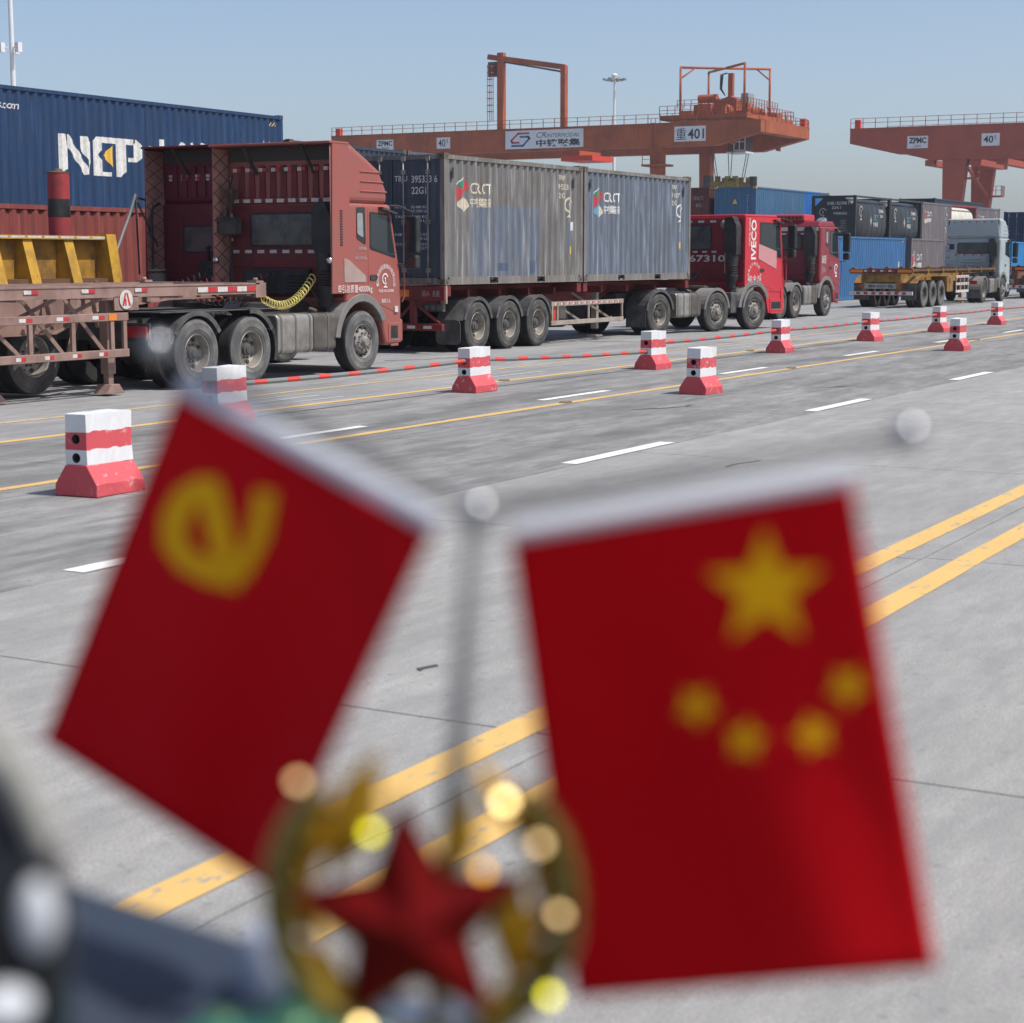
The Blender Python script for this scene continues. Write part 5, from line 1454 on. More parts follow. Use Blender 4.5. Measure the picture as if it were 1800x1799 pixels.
tape_run(TA, 'y-', 1.204, 20.9, 22.3, 1.40, 0.075, 3, 1.0); tape_run(TA, 'y-', 1.204, 15.2, 20.6, 1.43, 0.05, 5, 0.25)
m = shape_mesh(arc_poly(19.33, 1.33, 0.0, 0.135, 0, 360, 24)); lay(m, 'speed_disc', TA, 'tape_white', 'y-', 0, 0, 1, 1, 1.206, None, fit=False)
MB().box(19.1, 19.6, -1.19, -1.17, 1.18, 1.37).build('disc_backing', ['tr_pink'], TA)
lay(shape_mesh([[(19.24, 1.24), (19.28, 1.24), (19.33, 1.42), (19.30, 1.42)], [(19.33, 1.42), (19.36, 1.42), (19.42, 1.24), (19.38, 1.24)], [(19.30, 1.24), (19.33, 1.24), (19.33, 1.34), (19.30, 1.34)]]), 'speed_mark', TA, 'tape_red', 'y-', 0, 0, 1, 1, 1.208, None, fit=False)
# landing legs
for sy in (-1, 1):
    m = MB().box(19.08, 19.24, min(sy * 0.92, sy * 1.06), max(sy * 0.92, sy * 1.06), 0.30, 1.32)
    m.box(19.11, 19.21, min(sy * 0.94, sy * 1.04), max(sy * 0.94, sy * 1.04), 0.06, 0.32)
    m.prism([(18.98, 0.03), (19.34, 0.03), (19.24, 0.16), (19.08, 0.16)], 'y', min(sy * 0.86, sy * 1.12), max(sy * 0.86, sy * 1.12))
    m.build('landing_leg', ['tr_pink'], TA, bevel=0.008)
    m = MB().box(17.0, 17.14, min(sy * 0.72, sy * 0.86), max(sy * 0.72, sy * 0.86), 0.30, 1.0); m.prism([(16.85, 0.03), (17.3, 0.03), (17.14, 0.16), (17.0, 0.16)], 'y', min(sy * 0.66, sy * 0.92), max(sy * 0.66, sy * 0.92))
    m.build('landing_leg', ['tr_pink'], TA, bevel=0.008)
for x in (9.6, 10.95, 12.3):
    MB().cyl((x, -1.0, 0.515), (x, 1.0, 0.515), 0.075, n=10).build('axle', ['chassis'], TA)
    for sy in (-1, 1): wheel(TA, x, sy, False, rub='rubber_dusty')
# spare wheel carried crossways, its shape showing through the guard
sw = wheel(TA, 18.0, -1, False, half=0.62, rub='rubber'); sw.location = (18.35, -0.42, 0.56); sw.rotation_euler = (0, 0, 0)
m = MB().cyl((20.25, -0.5, 0.75), (20.25, 0.2, 0.75), 0.17, n=14); m.build('air_tank', ['chassis'], TA)

# yellow flatbed with headboard, behind
TB = empty('flatbed_trailer', 'yellow flatbed trailer with a scraped steel headboard, behind the nearest trailer', 'trailer', (0, 20.95, 0.001), 0, 'container trailers')
m = MB().box(13.0, 24.3, -1.22, 1.22, 1.36, 1.47)
m.build('deck', ['tr_rust'], TB)
MB().box(13.0, 24.3, -1.235, -1.215, 1.26, 1.46).build('side_rail', ['tr_yellow'], TB); MB().box(13.0, 24.3, 1.215, 1.235, 1.26, 1.46).build('side_rail', ['tr_yellow'], TB)
for sy in (-1, 1): MB().box(13.0, 24.0, min(sy * .45, sy * .55), max(sy * .45, sy * .55), 0.95, 1.36).build('main_beam', ['tr_rust'], TB)
# headboard runs along the lane side of the deck: sheet, top angle, tapered posts
hb = MB().box(15.4, 22.45, -0.83, -0.80, 1.47, 2.20).build('headboard', ['tr_yellow'], TB)
MB().box(15.3, 22.55, -1.02, -0.80, 2.19, 2.25).build('top_angle', ['tr_yellow_clean'], hb)
lay(shape_mesh([[(15.3 + 0.36 * k, 2.205), (15.3 + 0.36 * k + 0.30, 2.205), (15.3 + 0.36 * k + 0.30, 2.238), (15.3 + 0.36 * k, 2.238)] for k in range(20)]), 'reflective_tape', hb, 'tape_white', 'y-', 0, 0, 1, 1, 1.023, None, fit=False)
for x in (16.0, 17.0, 18.0, 19.0, 20.0, 20.72, 21.63):
    MB().prism([(-1.18, 1.47), (-0.83, 1.47), (-0.83, 2.19), (-0.98, 2.19)], 'x', x - 0.10, x + 0.10).build('post', ['tr_yellow_clean'], hb)
MB().prism([(-1.20, 1.40), (-0.78, 1.40), (-0.78, 2.28), (-1.05, 2.28)], 'x', 22.44, 22.66).build('end_post', ['tr_yellow_clean'], hb)
MB().box(15.4, 22.4, -1.10, -0.84, 1.47, 1.58).build('kick_plate', ['tr_rust'], hb)
m = MB(); twistlock(m, 22.1, -1.1, 1.47); twistlock(m, 19.4, -1.1, 1.47); m.build('twist_lock', ['tr_rust'], TB)
for x in (14.2, 15.5):
    MB().cyl((x, -1.0, 0.515), (x, 1.0, 0.515), 0.075, n=10).build('axle', ['chassis'], TB)
    for sy in (-1, 1): wheel(TB, x, sy, False)

# red trailer under the two worn containers
TC = empty('skeletal_trailer', 'dark red skeletal trailer with three axles under the two worn containers', 'trailer', (0, CY, 0.001), 0, 'container trailers')
for sy in (-1, 1):
    y = sy * 0.48
    m = MB().prism([(30.75, 0.95), (38.4, 0.80), (39.6, 1.14), (42.8, 1.16), (42.8, 1.30), (30.75, 1.30)], 'y', y - 0.01, y + 0.01)
    m.box(30.75, 42.8, y - 0.08, y + 0.08, 1.30, 1.325); m.prism([(30.75, 0.93), (38.4, 0.78), (39.6, 1.12), (42.8, 1.14), (42.8, 1.16), (39.6, 1.14), (38.4, 0.80), (30.75, 0.95)], 'y', y - 0.07, y + 0.07)
    m.build('main_beam', ['tr_red'], TC)
for x in (30.86, 36.62, 36.94, 42.75):
    m = MB().box(x - 0.10, x + 0.10, -1.2, 1.2, 1.14, 1.345)
    m.build('bolster', ['tr_red'], TC, bevel=0.01)
for x in (32, 33.3, 34.6, 35.8, 38.2, 39.6, 41.2): MB().box(x - 0.04, x + 0.04, -1.0, 1.0, 1.10, 1.25).build('cross_member', ['tr_red'], TC)
# rear: light board, lamps, underrun bar with struts
rb_ = MB().box(30.66, 30.74, -1.22, 1.22, 1.06, 1.34).build('rear_beam', ['tr_red'], TC, bevel=0.008)
for u, m_, w_ in ((-1.15, 'lamp_amber', 0.55), (0.1, 'lamp_amber', 0.30)): rect_mark(rb_, u, u + w_, 1.13, 1.27, -30.655, None, m_, 'x-', 'rear_marker')
for s_, u in (('渝A', 0.70), ('挂', 0.95)): letter(rb_, s_, 'x-', u, 1.14, 0.18, 0.12, -30.655, 'letter_faint')
ub = MB().box(30.60, 30.70, -1.20, 1.20, 0.46, 0.60).build('underrun_bar', ['tr_red'], TC, bevel=0.01)
tape_run(ub, 'x-', -30.597, -1.15, 1.15, 0.50, 0.06, 6, 0.5, both=False)
for sy in (-1, 1):
    m = MB().box(30.64, 30.74, min(sy * 0.42, sy * 0.54), max(sy * 0.42, sy * 0.54), 0.60, 1.06); m.bar((30.70, sy * 0.50, 1.02), (30.68, sy * 1.10, 0.60), 0.04, 0.05); m.bar((30.70, sy * 0.46, 1.0), (30.68, sy * 0.05, 0.60), 0.04, 0.05)
    m.build('underrun_strut', ['tr_red'], TC)
    m = MB().box(30.70, 30.80, min(sy * 0.70, sy * 1.16), max(sy * 0.70, sy * 1.16), 0.84, 1.0); m.build('lamp_box', ['chassis'], TC)
    for k in range(3):
        MB().cyl((30.70, sy * (0.80 + 0.14 * k), 0.92), (30.685, sy * (0.80 + 0.14 * k), 0.92), 0.055, n=14).build('tail_lamp', ['rim_dark'], TC)
MB().box(30.72, 30.78, -1.225, -1.10, 1.0, 1.35).build('corner_bracket', ['tr_pale'], TC)
for x in (31.98, 33.30, 34.62):
    MB().cyl((x, -1.0, 0.515), (x, 1.0, 0.515), 0.075, n=10).build('axle', ['chassis'], TC)
    for sy in (-1, 1):
        wheel(TC, x, sy, False)
        mudguard(TC, x, 0.585, sy, 15, 165, 0.62, half=1.245)
MB().prism([(31.34, 0.64), (31.42, 0.66), (31.66, 1.04), (31.60, 1.06)], 'y', -1.22, -0.62).build('mud_flap', ['mudguard'], TC)
MB().prism(rounded([(-1.22, 0.16), (-0.64, 0.16), (-0.64, 0.66), (-1.22, 0.66)], 0.12), 'x', 31.28, 31.30).build('mud_flap', ['mudguard'], TC)
for sy in (-1, 1):
    yo = sy * 1.22
    m = MB().box(35.25, 38.95, min(yo, yo - sy * 0.04), max(yo, yo - sy * 0.04), 0.84, 0.94)
    m.box(35.25, 38.95, min(yo, yo - sy * 0.04), max(yo, yo - sy * 0.04), 0.42, 0.52)
    gd = m.build('side_guard', ['tr_pale'], TC, bevel=0.006)
    for x in (35.30, 35.55, 37.1, 38.88): MB().box(x - 0.03, x + 0.03, min(yo - sy * .002, yo - sy * 0.038), max(yo - sy * .002, yo - sy * 0.038), 0.52, 0.84).build('guard_post', ['tr_pale'], gd)
    MB().cyl((35.50, yo - sy * 0.10, 0.50), (35.50, yo - sy * 0.10, 0.80), 0.06, n=12).build('fire_extinguisher', ['crane_red'], gd)
    for xa in (36.0, 37.6): MB().bar((xa, sy * 0.5, 1.1), (xa + 0.7, yo - sy * 0.05, 0.5), 0.04, 0.05).build('guard_strut', ['tr_pale'], gd)
    if sy < 0: tape_run(gd, 'y-', 1.224, 35.4, 38.9, 0.865, 0.05, 12, 0.5)
    m = MB().box(38.2, 38.32, min(sy * 0.72, sy * 0.86), max(sy * 0.72, sy * 0.86), 0.25, 1.1); m.box(38.1, 38.42, min(sy * 0.66, sy * 0.92), max(sy * 0.66, sy * 0.92), 0.03, 0.10)
    m.build('landing_leg', ['tr_pale'], TC)
MB().box(35.7, 36.5, -0.95, -0.55, 0.40, 0.85).build('tool_box', ['alu_dark'], TC, bevel=0.03)
m = MB().lathe([(0.29, 0), (0.40, -0.02), (0.50, 0.03), (0.515, 0.15), (0.50, 0.27), (0.29, 0.30)], (0, 0, 0), 'z', 28); m.build('spare_tyre', ['rubber'], TC, (37.5, 0.1, 0.32))

# yellow skeletal trailer behind the grey tractor
def yellow_trailer(label, X, Yc, paint_m, clean, plate):
    r = empty('skeletal_trailer', label, 'trailer', (X, Yc, 0.001), R(0.5), 'container trailers')
    for sy in (-1, 1):
        y = sy * 0.48
        m = MB().prism([(0, 1.02), (9.2, 0.95), (10.2, 1.26), (13.0, 1.28), (13.0, 1.44), (0, 1.44)], 'y', y - 0.01, y + 0.01); m.box(0, 13.0, y - 0.08, y + 0.08, 1.44, 1.465)
        m.build('main_beam', [paint_m], r)
        MB().box(0.1, 12.9, min(sy * 1.10, sy * 1.20), max(sy * 1.10, sy * 1.20), 1.40, 1.48).build('side_rail', ['tr_rust'], r)
    for x in (0.05, 2.2, 4.4, 6.4, 8.4, 10.5, 12.9):
        m = MB().box(x - 0.07, x + 0.07, -1.21, 1.21, 1.30, 1.49)
        for sy in (-1, 1): twistlock(m, x, sy * 1.10, 1.49)
        m.build('cross_member', [paint_m], r)
    rb_ = MB().box(-0.08, -0.02, -1.24, 1.24, 1.34, 1.48).build('rear_beam', ['tr_red'], r)
    for u, w_ in ((-1.20, 0.50), (0.66, 0.54)): rect_mark(rb_, u, u + w_, 1.355, 1.465, 0.084, None, 'lamp_amber', 'x-', 'rear_marker')
    tape_run(rb_, 'x-', 0.083, -0.66, 0.62, 1.38, 0.07, 4, 0.7)
    bd = MB().box(-0.05, 0.0, -0.58, 0.58, 0.98, 1.32).build('rear_board', [clean], r)
    for sy in (-1, 1): MB().box(-0.06, 0.02, min(sy * 0.58, sy * 0.76), max(sy * 0.58, sy * 0.76), 0.60, 1.33).build('board_post', [clean], r)
    pl = MB().box(-0.10, -0.07, -0.62, 0.62, 0.74, 0.94).build('number_board', ['plate_grey'], r)
    letter(pl, plate, 'x-', -0.50, 0.78, 1.0, 0.12, 0.103, 'letter_black', None, 0.01)
    ub = MB().box(-0.06, 0.02, -1.24, 1.24, 0.50, 0.64).build('underrun_bar', ['tape_white'], r)
    tape_run(ub, 'x-', 0.063, -1.1, 1.0, 0.52, 0.10, 7, 1.0)
    for y in (-0.8, 0.8): MB().cyl((-0.06, y, 0.84), (-0.10, y, 0.84), 0.06, n=14).build('tail_lamp', ['lamp_red'], r)
    for x in (1.65, 2.88, 4.10):
        MB().cyl((x, -1.0, 0.515), (x, 1.0, 0.515), 0.075, n=10).build('axle', ['chassis'], r)
        for sy in (-1, 1): wheel(r, x, sy, False, rub='rubber_dusty', rim='rim_dark')
    for sy in (-1, 1):
        ya, yb = sorted((sy * 1.24, sy * 0.62))
        m = MB().prism([(0.55, 0.95), (1.05, 1.22), (4.65, 1.22), (4.85, 1.0), (4.82, 0.98), (4.62, 1.19), (1.07, 1.19), (0.58, 0.93)], 'y', ya, yb)
        m.build('mudguard', [clean], r)
        MB().box(0.50, 0.53, ya + 0.02, yb - 0.02, 0.30, 0.95).build('mud_flap', ['mudguard'], r)
        MB().box(5.0, 5.9, ya + 0.02, yb, 0.55, 1.2).build('locker', [clean], r, bevel=0.02)
        gd = MB()
        for z in (0.50, 0.80, 1.10): gd.box(6.3, 8.3, min(sy * 1.24, sy * 1.20), max(sy * 1.24, sy * 1.20), z, z + 0.10)
        g_ = gd.build('side_guard', ['tape_white'], r)
        for x in (6.35, 7.0, 7.65, 8.25): MB().box(x - 0.04, x + 0.04, min(sy * 1.238, sy * 1.202), max(sy * 1.238, sy * 1.202), 0.60, 1.10).build('guard_post', ['tr_pale'], g_)
        if sy < 0: tape_run(g_, 'y-', 1.243, 6.35, 8.25, 1.12, 0.06, 5, 0.8); tape_run(g_, 'y-', 1.243, 6.35, 8.25, 0.82, 0.06, 5, 0.8)
        m = MB().box(8.6, 8.72, min(sy * 0.72, sy * 0.86), max(sy * 0.72, sy * 0.86), 0.25, 1.3); m.box(8.5, 8.82, min(sy * 0.66, sy * 0.92), max(sy * 0.66, sy * 0.92), 0.03, 0.10); m.build('landing_leg', [paint_m], r)
    return r
yellow_trailer('yellow skeletal trailer with red and white rear bar, empty, behind the grey tractor', 67.15, 21.05, 'tr_ochre', 'tr_ochre', '渝A3691挂')
yellow_trailer('brownish red skeletal trailer glimpsed ahead of the grey tractor at the frame edge', 85.6, 21.05, 'tr_red', 'tr_rust', '渝B2174挂')

# red post standing behind the headboard
rp = empty('red_post', 'red painted steel post with a black band, standing behind the yellow headboard', 'post', (24.44, 22.75, 0))
MB().cyl((0, 0, 0), (0, 0, 3.40), 0.195, n=20).build('tube', [paint('post_red', (0.36, 0.045, 0.05), (0.10, 0.03, 0.03), 0.7, 2.5, 0.6, rust=0.5)], rp)
MB().lathe([(0.197, 2.62), (0.1985, 2.63), (0.1985, 2.93), (0.197, 2.94)], (0, 0, 0), 'z', 20).build('band', ['black'], rp)
MB().lathe([(0.20, 3.39), (0.20, 3.41), (0.09, 3.43), (0.07, 3.47), (0.001, 3.48)], (0, 0, 0), 'z', 20).build('cap', ['tr_rust'], rp)

# ------------------------------------------------------------------ gantry cranes
def railing(pts, parent, mat, h=1.05, step=1.6, r_=0.035):
    m = MB()
    for (p, q) in zip(pts[:-1], pts[1:]):
        p, q = Vector(p), Vector(q)
        n = max(1, round((q - p).length / step))
        for z in (h, h * 0.55): m.bar(p + Vector((0, 0, z)), q + Vector((0, 0, z)), r_ * 1.6, r_ * 1.6)
        for k in range(n + 1):
            a = p + (q - p) * k / n
            m.bar(a, a + Vector((0, 0, h)), r_ * 2, r_ * 2)
    return m.build('railing', [mat], parent)
def board(parent, u0, u1, z0, z1, X, name='sign_board'):
    """u = -y; facing -x"""
    return MB().box(X - 0.06, X - 0.01, -u1, -u0, z0, z1).build(name, ['sign_white'], parent)

G = empty('gantry_crane', 'orange gantry crane with white sign boards and a trolley on its cantilever', 'crane', (0, 0, 0), 0, 'rail yard gantry cranes')
GX0, GX1 = 201.6, 218.3
prof = [(78.2, 16.60), (84.0, 15.20), (133.4, 15.20), (139.1, 16.3), (139.1, 18.0), (78.2, 18.0)]
for x in (GX0, GX1 - 1.5):
    gi = MB().prism(prof, 'x', x, x + 1.5)
    for y in range(82, 138, 6): gi.box(x - 0.02, x + 1.52, y - 0.04, y + 0.04, 15.25, 17.98)
    gi.box(x - 0.08, x + 1.58, 78.2, 139.1, 17.95, 18.03)
    gi.build('girder', ['crane'], G)
MB().prism([(78.15, 16.62), (79.7, 16.62), (79.7, 18.04), (78.15, 18.04)], 'x', GX0 + 1.5, GX1 - 1.5).build('end_beam', ['crane'], G)
MB().prism([(137.6, 16.62), (139.1, 16.62), (139.1, 18.04), (137.6, 18.04)], 'x', GX0 + 1.5, GX1 - 1.5).build('end_beam', ['crane'], G)
for y0 in (90.95, 124.0):
    for x in (GX0 + 0.1, GX1 - 1.4):
        MB().prism([(y0, 0.9), (y0 + 1.3, 0.9), (y0 + 1.55, 15.2), (y0, 15.2)], 'x', x, x + 1.3).build('leg', ['crane'], G)
    MB().box(GX0 - 1.5, GX1 + 1.5, y0 - 0.1, y0 + 1.5, 0.5, 1.5).build('sill_beam', ['crane'], G)
pf = MB().box(GX0 - 0.6, GX0 + 2.0, 90.2, 93.3, 12.9, 13.15); pf.build('platform', ['crane'], G)
railing([(GX0 - 0.5, 90.3, 13.15), (GX0 - 0.5, 93.2, 13.15)], G, 'crane')
railing([(GX0 + 0.05, 78.4, 18.03), (GX0 + 0.05, 139.0, 18.03)], G, 'crane')
railing([(GX1 - 0.05, 78.4, 18.03), (GX1 - 0.05, 139.0, 18.03)], G, 'crane', 0.9)
railing([(GX0 + 4, 78.3, 18.04), (GX1, 78.3, 18.04)], G, 'crane', 0.9)
MB().box(GX1 - 1.4, GX1 - 0.5, 78.3, 79.0, 18.04, 19.1).build('buffer_post', ['crane_red'], G); MB().box(GX0 + 0.3, GX0 + 1.0, 137.9, 138.6, 18.04, 19.0).build('buffer_post', ['crane_red'], G)
b = board(G, -112.45, -101.45, 15.50, 17.75, GX0)
dX = -(GX0 - 0.065)
letter(b, 'CR', 'x-', -108.0, 16.80, 1.35, 0.66, dX, 'letter_black', None, 0.0, 0.25); letter(b, 'INTERMODAL', 'x-', -106.55, 16.80, 4.6, 0.48, dX, 'letter_black', None, 0.0, 0.2)
letter(b, '中铁联集', 'x-', -108.05, 15.68, 6.2, 0.92, dX, 'letter_black', None, 0.03)
def thick(path, w_):
    out = []
    for (a, b_) in zip(path[:-1], path[1:]):
        d = Vector((b_[0] - a[0], b_[1] - a[1])).normalized(); n = Vector((-d.y, d.x)) * w_ / 2
        e = d * w_ * 0.35
        out.append([(a[0] - n.x - e.x, a[1] - n.y - e.y), (b_[0] - n.x + e.x, b_[1] - n.y + e.y), (b_[0] + n.x + e.x, b_[1] + n.y + e.y), (a[0] + n.x - e.x, a[1] + n.y - e.y)])
    return out
lay(shape_mesh(thick([(-109.1, 17.40), (-110.6, 17.40), (-111.6, 16.55), (-111.45, 16.28), (-110.5, 16.28)], 0.24)), 'logo', b, 'logo_red', 'x-', 0, 0, 1, 1, dX, None, fit=False)
lay(shape_mesh(thick([(-110.3, 16.98), (-109.2, 16.98), (-109.0, 16.78), (-109.9, 15.88), (-111.5, 15.88)], 0.26)), 'logo', b, 'logo_navy', 'x-', 0, 0, 1, 1, dX + 0.003, None, fit=False)
b = board(G, -122.6, -120.6, 15.86, 17.27, GX0); letter(b, '40', 'x-', -122.35, 16.1, 1.05, 0.95, dX, 'letter_black', None, 0.01); letter(b, 't', 'x-', -121.15, 16.55, 0.30, 0.55, dX, 'letter_black')
b = board(G, -131.85, -129.25, 15.95, 17.25, GX0); letter(b, 'ZPMC', 'x-', -131.7, 16.45, 2.3, 0.66, dX, 'letter_black', None, 0.03); letter(b, '上海振华重工', 'x-', -131.4, 16.05, 1.7, 0.26, dX, 'letter_black')
b = board(G, -89.2, -85.15, 15.75, 17.52, GX0); letter(b, '重', 'x-', -89.0, 15.95, 1.35, 1.35, dX, 'letter_black', None, 0.0); letter(b, '401', 'x-', -87.45, 16.0, 2.1, 1.2, dX, 'letter_black', None, 0.02)
# tall service portal over the girder
MB().box(GX0 + 0.1, GX0 + 0.9, 112.9, 113.75, 16.9, 27.5).build('portal_post', ['crane'], G)
MB().box(GX0 + 0.1, GX0 + 0.9, 104.1, 104.75, 18.0, 25.5).build('portal_post', ['crane'], G)
MB().bar((GX0 + 0.5, 115.2, 27.1), (GX0 + 0.5, 104.3, 25.3), 0.6, 0.65).build('portal_beam', ['crane'], G)
tr_ = MB()
for k in range(22):
    t = k / 21
    tr_.box(GX0 + 0.3, GX0 + 0.7, 104.9 + 8.2 * t, 105.05 + 8.2 * t, 24.75 + 1.55 * t, 24.95 + 1.55 * t)
tr_.bar((GX0 + 0.5, 113.0, 26.35), (GX0 + 0.5, 104.9, 24.75), 0.15, 0.12)
tr_.build('portal_runway', ['chassis'], G)
ld = MB()
for x in (GX0 - 0.1, GX0 - 0.6):
    ld.bar((x, 114.2, 19.0), (x, 114.2, 26.0), 0.06, 0.06); ld.bar((x, 114.75, 19.0), (x, 114.75, 26.0), 0.06, 0.06)
for k in range(8): ld.box(GX0 - 0.65, GX0 - 0.05, 114.15, 114.8, 20.2 + 0.8 * k, 20.28 + 0.8 * k)
ld.build('ladder', ['crane'], G)
MB().box(GX0, GX0 + 0.6, 113.8, 115.0, 24.6, 26.4).build('hoist', ['chassis'], G)
lad = MB()
for yy in (91.6, 92.2): lad.bar((GX0 - 0.25, yy, 13.2), (GX0 - 0.25, yy, 18.6), 0.06, 0.06)
for k in range(12): lad.bar((GX0 - 0.25, 91.6, 13.4 + 0.42 * k), (GX0 - 0.25, 92.2, 13.4 + 0.42 * k), 0.05, 0.05)
lad.build('ladder', ['crane'], G)
# trolley with machinery, railings and pipe frame
tx0, tx1, ty0, ty1 = GX0 + 0.4, GX1 - 0.4, 80.2, 91.4
MB().box(tx0, tx1, ty0, ty1, 18.35, 18.9).build('trolley_deck', ['crane'], G)
railing([(tx0, ty1, 18.9), (tx0, ty0, 18.9), (tx1, ty0, 18.9), (tx1, ty1, 18.9)], G, 'crane', 1.1, 1.0)
railing([(tx0 + 3, ty1 - 1, 19.9), (tx0 + 3, ty0 + 1, 19.9), (tx1 - 3, ty0 + 1, 19.9)], G, 'crane', 1.0, 0.9)
rm = random.Random(5)
for k in range(26):
    x = rm.uniform(tx0 + 1, tx1 - 2); y = rm.uniform(ty0 + 0.8, ty1 - 1.6); h = rm.uniform(0.4, 1.5)
    MB().box(x, x + rm.uniform(0.6, 1.8), y, y + rm.uniform(0.5, 1.4), 18.9, 18.9 + h).build('machine_unit', ['crane'], G)
for k in range(6):
    x = rm.uniform(tx0 + 2, tx1 - 4); y = rm.uniform(ty0 + 1, ty1 - 1.5)
    MB().cyl((x, y, 19.6), (x + 2.0, y, 19.6), rm.uniform(0.4, 0.7), n=12).build('machine_drum', ['crane'], G)
for k in range(9): MB().cyl((rm.uniform(tx0 + 1, tx1 - 1), rm.uniform(ty0 + 0.5, ty1 - 0.5), 18.9), (rm.uniform(tx0 + 1, tx1 - 1), rm.uniform(ty0 + 0.5, ty1 - 0.5), 20.4), 0.10, n=6).build('pipe', ['crane'], G)
MB().cyl((tx0 + 5.5, 88.6, 21.2), (tx0 + 5.5, 86.2, 21.2), 0.5, n=16).build('rope_drum', ['crane'], G)
dm = MB().box(tx0 + 5, tx0 + 8, 83.5, 86.5, 19.6, 21.0); dm.prism([(83.6, 21.0), (85.4, 21.0), (84.4, 21.4)], 'x', tx0 + 5, tx0 + 7); dm.build('winch_house', ['crane'], G)
MB().box(tx0 + 7, tx0 + 9, 82.8, 83.7, 20.4, 21.8).build('electric_cabinet', [plain('cabinet_grey', (0.25, 0.29, 0.30), 0.5)], G)
MB().box(tx0 + 6.4, tx0 + 7.0, 84.6, 85.2, 20.0, 24.2).build('cable_mast', ['crane'], G)
hp = MB()
for k in range(3): hp.tube([(tx0 + 6.3, 85.2 + 0.12 * k, 24.2), (tx0 + 6.0, 85.7 + 0.15 * k, 24.0), (tx0 + 5.9, 85.8 + 0.1 * k, 22.3), (tx0 + 6.1, 85.4, 21.5)], 0.07, 5)
hp.build('festoon_cable', ['hose_black'], G)
fr = MB()
a_, b_, c_, d_ = (202.3, 88.8), (202.3, 80.6), (217.6, 83.3), (217.6, 91.6)
for (x, y), z in ((a_, 24.5), (b_, 24.6), (c_, 25.4), (d_, 25.4)): fr.cyl((x, y, 18.9), (x, y, z), 0.16, n=8)
fr.tube([(a_[0], a_[1], 24.5), (c_[0], c_[1], 25.4)], 0.15, 8); fr.tube([(b_[0], b_[1], 24.6), (d_[0], d_[1], 25.4)], 0.15, 8)
fr.tube([(a_[0], a_[1], 23.2), (a_[0] + 2.4, a_[1] - 0.9, 24.65)], 0.10, 6); fr.tube([(c_[0], c_[1], 24.0), (c_[0] - 2.4, c_[1] + 0.9, 25.25)], 0.10, 6)
fr.build('pipe_frame', ['crane'], G)
# operator's cabin below the girders, spreader on its ropes
cb = MB().box(GX0 + 5.5, GX0 + 8.0, 82.3, 84.6, 14.7, 16.9).build('operator_cabin', [plain('cabin_dark', (0.06, 0.045, 0.045), 0.4)], G)
wf = MB()
for yy in (82.28, 83.0, 83.7): wf.box(GX0 + 5.44, GX0 + 5.5, yy, yy + 0.10, 14.8, 16.8)
for zz_ in (14.8, 15.8, 16.7): wf.box(GX0 + 5.42, GX0 + 5.48, 82.28, 83.8, zz_, zz_ + 0.10)
wf.build('window_frame', ['sign_white'], cb)
MB().box(GX0 + 5.4, GX0 + 8.1, 82.2, 84.7, 14.5, 14.7).build('cabin_floor', ['sign_white'], cb)
rp_ = MB(); SX, SY, SZ = 209.5, 85.2, 10.3
for (ax, ay) in ((-2.2, -1.0), (2.2, -1.0), (-2.2, 1.0), (2.2, 1.0), (0.5, -1.4), (-0.5, 1.4)): rp_.tube([(SX + ax * 1.5, SY + ay * 1.8, 18.4), (SX + ax, SY + ay, SZ + 1.4)], 0.05, 5)
rp_.build('hoist_rope', ['chassis'], G)
sp = MB().box(SX - 3.0, SX + 3.0, SY - 0.5, SY + 0.5, SZ, SZ + 0.6).box(SX - 2.6, SX - 1.8, SY - 1.9, SY + 1.9, SZ + 0.1, SZ + 0.9).box(SX + 1.8, SX + 2.6, SY - 1.9, SY + 1.9, SZ + 0.1, SZ + 0.9)
for ax in (-2.2, 2.2):
    for ay in (-1.6, -0.6, 0.7, 1.6): sp.cyl((SX + ax, SY + ay, SZ + 0.9), (SX + ax, SY + ay, SZ + 1.5), 0.35, n=10); sp.box(SX + ax - .35, SX + ax + .35, SY + ay - .25, SY + ay + .25, SZ - 1.3, SZ + 0.2)
sp.build('spreader', ['crane_yellow'], G)
bb = MB().cyl((SX - 2.4, SY + 2.0, SZ + 0.2), (SX - 2.4, SY + 2.0, SZ + 1.6), 0.5, n=12).cyl((SX + 2.4, SY - 2.1, SZ + 0.2), (SX + 2.4, SY - 2.1, SZ + 1.6), 0.5, n=12); bb.build('cable_basket', ['chassis'], G)
MB().box(GX0 + 2, GX0 + 8, 101.2, 105.6, 13.95, 14.6).build('red_beam', ['crane_red'], G)
MB().box(GX0 + 2, GX0 + 8, 103, 104.0, 14.6, 15.2).build('beam_hanger', ['crane'], G)

